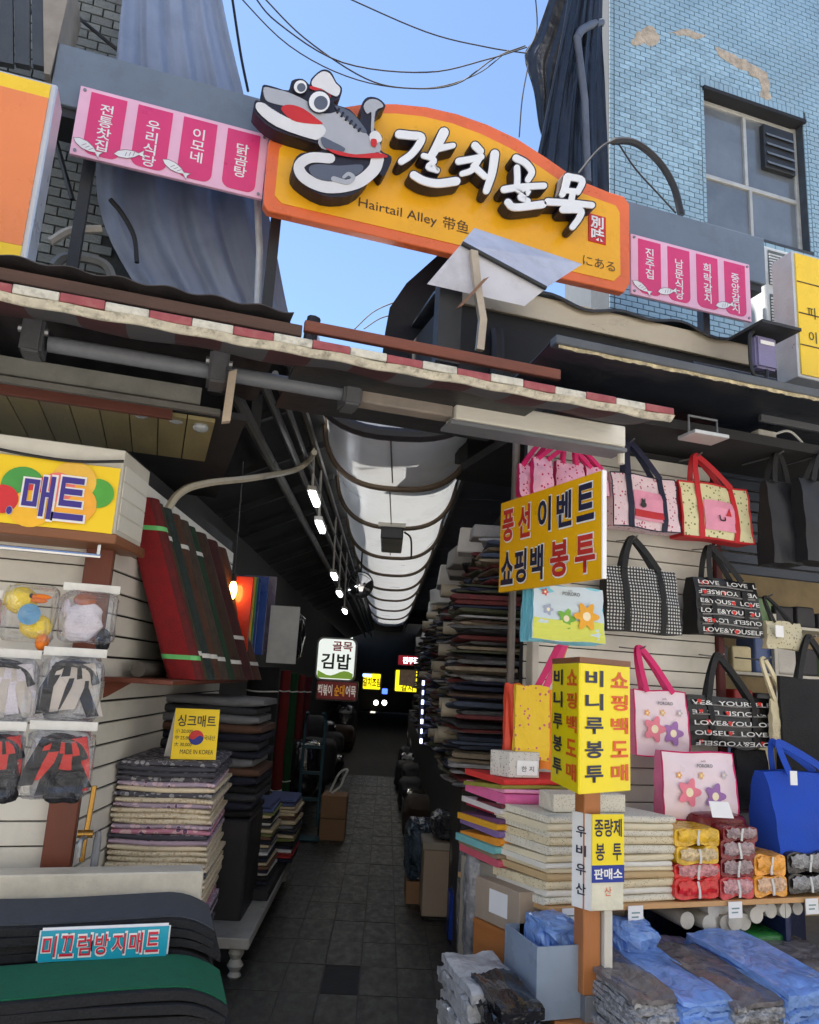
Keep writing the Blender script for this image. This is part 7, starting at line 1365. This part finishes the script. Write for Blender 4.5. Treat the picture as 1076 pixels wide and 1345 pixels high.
film_stack('stack of shiny black bags in front of the white ones', 655, 712, 1322, 2.95, .3, .3, M_blkpl, M_blkpl, 8, 7)
g = B(); g.box(FY(830, 1300, 2.8).x, 4.6, 2.85, 3.75, .0, .12); tag(g.obj('low_platform', M_cardg), 'low platform under the plastic bag stacks', 'platform')

# ---- piles of folded goods along the right of the alley
pc = [('grey', S(120, 122, 126)), ('white', S(196, 196, 200)), ('blue grey', S(78, 92, 118)), ('brown', S(104, 78, 62)), ('charcoal', S(50, 50, 56)), ('olive', S(88, 92, 66)), ('dull red', S(130, 52, 56)), ('beige', S(170, 154, 130)), ('navy', S(36, 44, 78))]
pm = []
for cn, col in pc:
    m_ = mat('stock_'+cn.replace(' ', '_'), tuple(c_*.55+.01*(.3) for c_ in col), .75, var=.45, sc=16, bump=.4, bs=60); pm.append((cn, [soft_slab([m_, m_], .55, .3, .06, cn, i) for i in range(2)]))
q = random.Random(21); fine = []; thing_n = 0
for ci in range(12):
    s = .42+ci*(.36+.02*ci); ztop_ = 2.5-.045*ci; z = .95
    lv = 0
    while z < ztop_:
        th = q.uniform(.018, .042); cn, ms = q.choice(pm); tmin = 1.14+.05*q.random()+(.14 if z > 2.2 else 0)
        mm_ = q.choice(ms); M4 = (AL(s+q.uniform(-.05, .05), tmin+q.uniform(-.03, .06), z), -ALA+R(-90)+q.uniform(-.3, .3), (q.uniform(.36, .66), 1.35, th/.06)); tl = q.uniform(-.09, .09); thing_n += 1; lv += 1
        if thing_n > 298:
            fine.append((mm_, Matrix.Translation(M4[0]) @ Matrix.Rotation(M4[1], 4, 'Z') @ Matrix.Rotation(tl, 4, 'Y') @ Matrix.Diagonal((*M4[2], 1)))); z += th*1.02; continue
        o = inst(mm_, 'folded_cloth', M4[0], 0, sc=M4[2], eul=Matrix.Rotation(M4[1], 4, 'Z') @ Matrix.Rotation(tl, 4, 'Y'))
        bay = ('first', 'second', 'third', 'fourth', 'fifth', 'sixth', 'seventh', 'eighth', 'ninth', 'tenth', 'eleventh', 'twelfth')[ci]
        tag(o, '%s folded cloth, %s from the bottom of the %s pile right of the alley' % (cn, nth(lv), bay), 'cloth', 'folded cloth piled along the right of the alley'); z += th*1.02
g = B(); fm = []
for mm_, M4 in fine:
    mt_ = mm_.materials[0]
    if mt_ not in fm: fm.append(mt_)
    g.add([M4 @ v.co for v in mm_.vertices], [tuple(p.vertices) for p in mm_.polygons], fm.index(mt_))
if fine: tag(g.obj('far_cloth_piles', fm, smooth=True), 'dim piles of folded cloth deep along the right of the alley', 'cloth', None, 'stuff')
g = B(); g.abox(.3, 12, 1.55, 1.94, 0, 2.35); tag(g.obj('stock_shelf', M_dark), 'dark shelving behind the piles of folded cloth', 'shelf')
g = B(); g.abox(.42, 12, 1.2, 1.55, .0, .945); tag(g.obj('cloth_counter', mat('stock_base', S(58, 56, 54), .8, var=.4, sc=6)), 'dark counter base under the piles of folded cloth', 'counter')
for i in range(16):
    s = .5+i*.45; h = q.uniform(.08, .2); c = AL(s, 1.3+q.uniform(-.04, .1), 2.52-.03*i+h/2); cn, col = q.choice((('white', S(196, 194, 190)), ('grey', S(150, 148, 146)), ('beige', S(160, 140, 116)), ('white', S(206, 204, 202))))
    g = B(); u_ = AX*q.uniform(.1, .2)+AN*q.uniform(-.04, .04); g.obox(c, AN*q.uniform(.1, .2), u_, EZ*h*.5+AN*q.uniform(-.02, .02)); tag(g.obj('stored_box', mat('stored_'+cn, col, .7, var=.15), bevel=.008), cn+' box stored on top of the cloth piles, %s from the street' % ('first second third fourth fifth sixth seventh eighth ninth tenth eleventh twelfth thirteenth fourteenth fifteenth sixteenth'.split()[i]), 'box', 'boxes stored on top of the cloth piles')
for i in range(14):
    s = .5+q.random()*4; z = 1.0+q.random()*1.3; r_ = q.uniform(.03, .05); c = AL(s, 1.06, z); g = B(); g.tube([c, c+AN*.3], r_, 12); tag(g.obj('cloth_roll', mat('pale_roll', S(180, 170, 150), .7), smooth=True), 'pale cloth roll poking out of the right cloth piles, '+nth(i+1)+' of fourteen', 'roll', 'cloth rolls in the right piles')
# cabinet, bundles, blue can near the floor on the right
cf = GZ(553, 1210); s, t0, _ = st(cf); t = thing('low_cabinet', 'grey beige box cabinet on the right of the alley floor', 'cabinet', cf); zt1 = AS(575, 1107, s).z
g = B(); g.abox(s, s+.45, t0, t0+.36, .03, zt1-.05); g.obj('body', MATS['taupe_cardboard'], t, bevel=.005); g = B(); g.abox(s-.01, s+.46, t0-.01, t0+.37, zt1-.049, zt1); g.obj('lid', M_cardg, t, bevel=.005)
g = B(); g.abox(s+.02, s+.42, t0+.02, t0+.34, .004, .029); g.obj('base', M_dark, t)
pil('wrapped_bundle', 'plastic wrapped dark bundle on the low cabinet', 'bundle', AL(s+.2, t0+.22, zt1+.09), .17, .17, .09, mat('wrapped_grey', S(70, 72, 76), .25, var=.5, sc=14, bump=.8, bs=18), .05, 2)
pil('wrapped_bundle', 'clear wrapped blue grey bundle left of the low cabinet', 'bundle', AL(s+.5, t0-.02, .36), .1, .2, .2, mat('wrapped_blue', S(62, 78, 92), .2, var=.5, sc=14, bump=.8, bs=18), .05, 5)
g = B(); g.abox(s+.35, s+.7, t0-.1, t0+.1, .004, .16); tag(g.obj('carton', M_card, bevel=.004), 'small brown carton under the clear wrapped bundle', 'carton')
c = AS(600, 1208, s-.4); _, t1, zc1 = st(c); t = thing('blue_can', 'blue plastic can standing by the low cabinet', 'can', AL(s-.4, t1, 0)); M_can = mat('blue_plastic_can', S(20, 64, 160), .4)
g = B(); g.abox(s-.45, s-.25, t1-.05, t1+.07, .004, .3); g.obj('body', M_can, t, bevel=.02, seg=2); g = B(); g.tube(spline([AL(s-.42, t1, .3), AL(s-.42, t1, .36), AL(s-.3, t1, .36), AL(s-.3, t1, .3)], 4), .014, 8); g.obj('handle', M_can, t, smooth=True)
pil('wrapped_bundle', 'clear plastic wrapped stack beside the grey carton', 'bundle', FY(617, 1190, 3.95), .05, .2, .3, mat('wrapped_clear', S(150, 150, 152), .2, var=.5, sc=14, bump=.8, bs=18), .04, 6, None, R(-14))
for i in range(10):
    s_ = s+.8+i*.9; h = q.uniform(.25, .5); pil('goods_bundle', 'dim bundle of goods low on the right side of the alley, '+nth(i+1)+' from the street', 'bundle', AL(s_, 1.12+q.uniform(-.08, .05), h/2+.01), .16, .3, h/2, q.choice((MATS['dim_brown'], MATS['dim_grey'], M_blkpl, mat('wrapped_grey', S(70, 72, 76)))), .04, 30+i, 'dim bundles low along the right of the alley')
# drain cover in the paving
g = B(); g.abox(-.16, .22, .455, .645, .0045, .007); dr = g.obj('drain_cover', M_dark); tag(dr, 'dark drain cover sunk in the middle of the paving', 'drain cover')

finish_text()
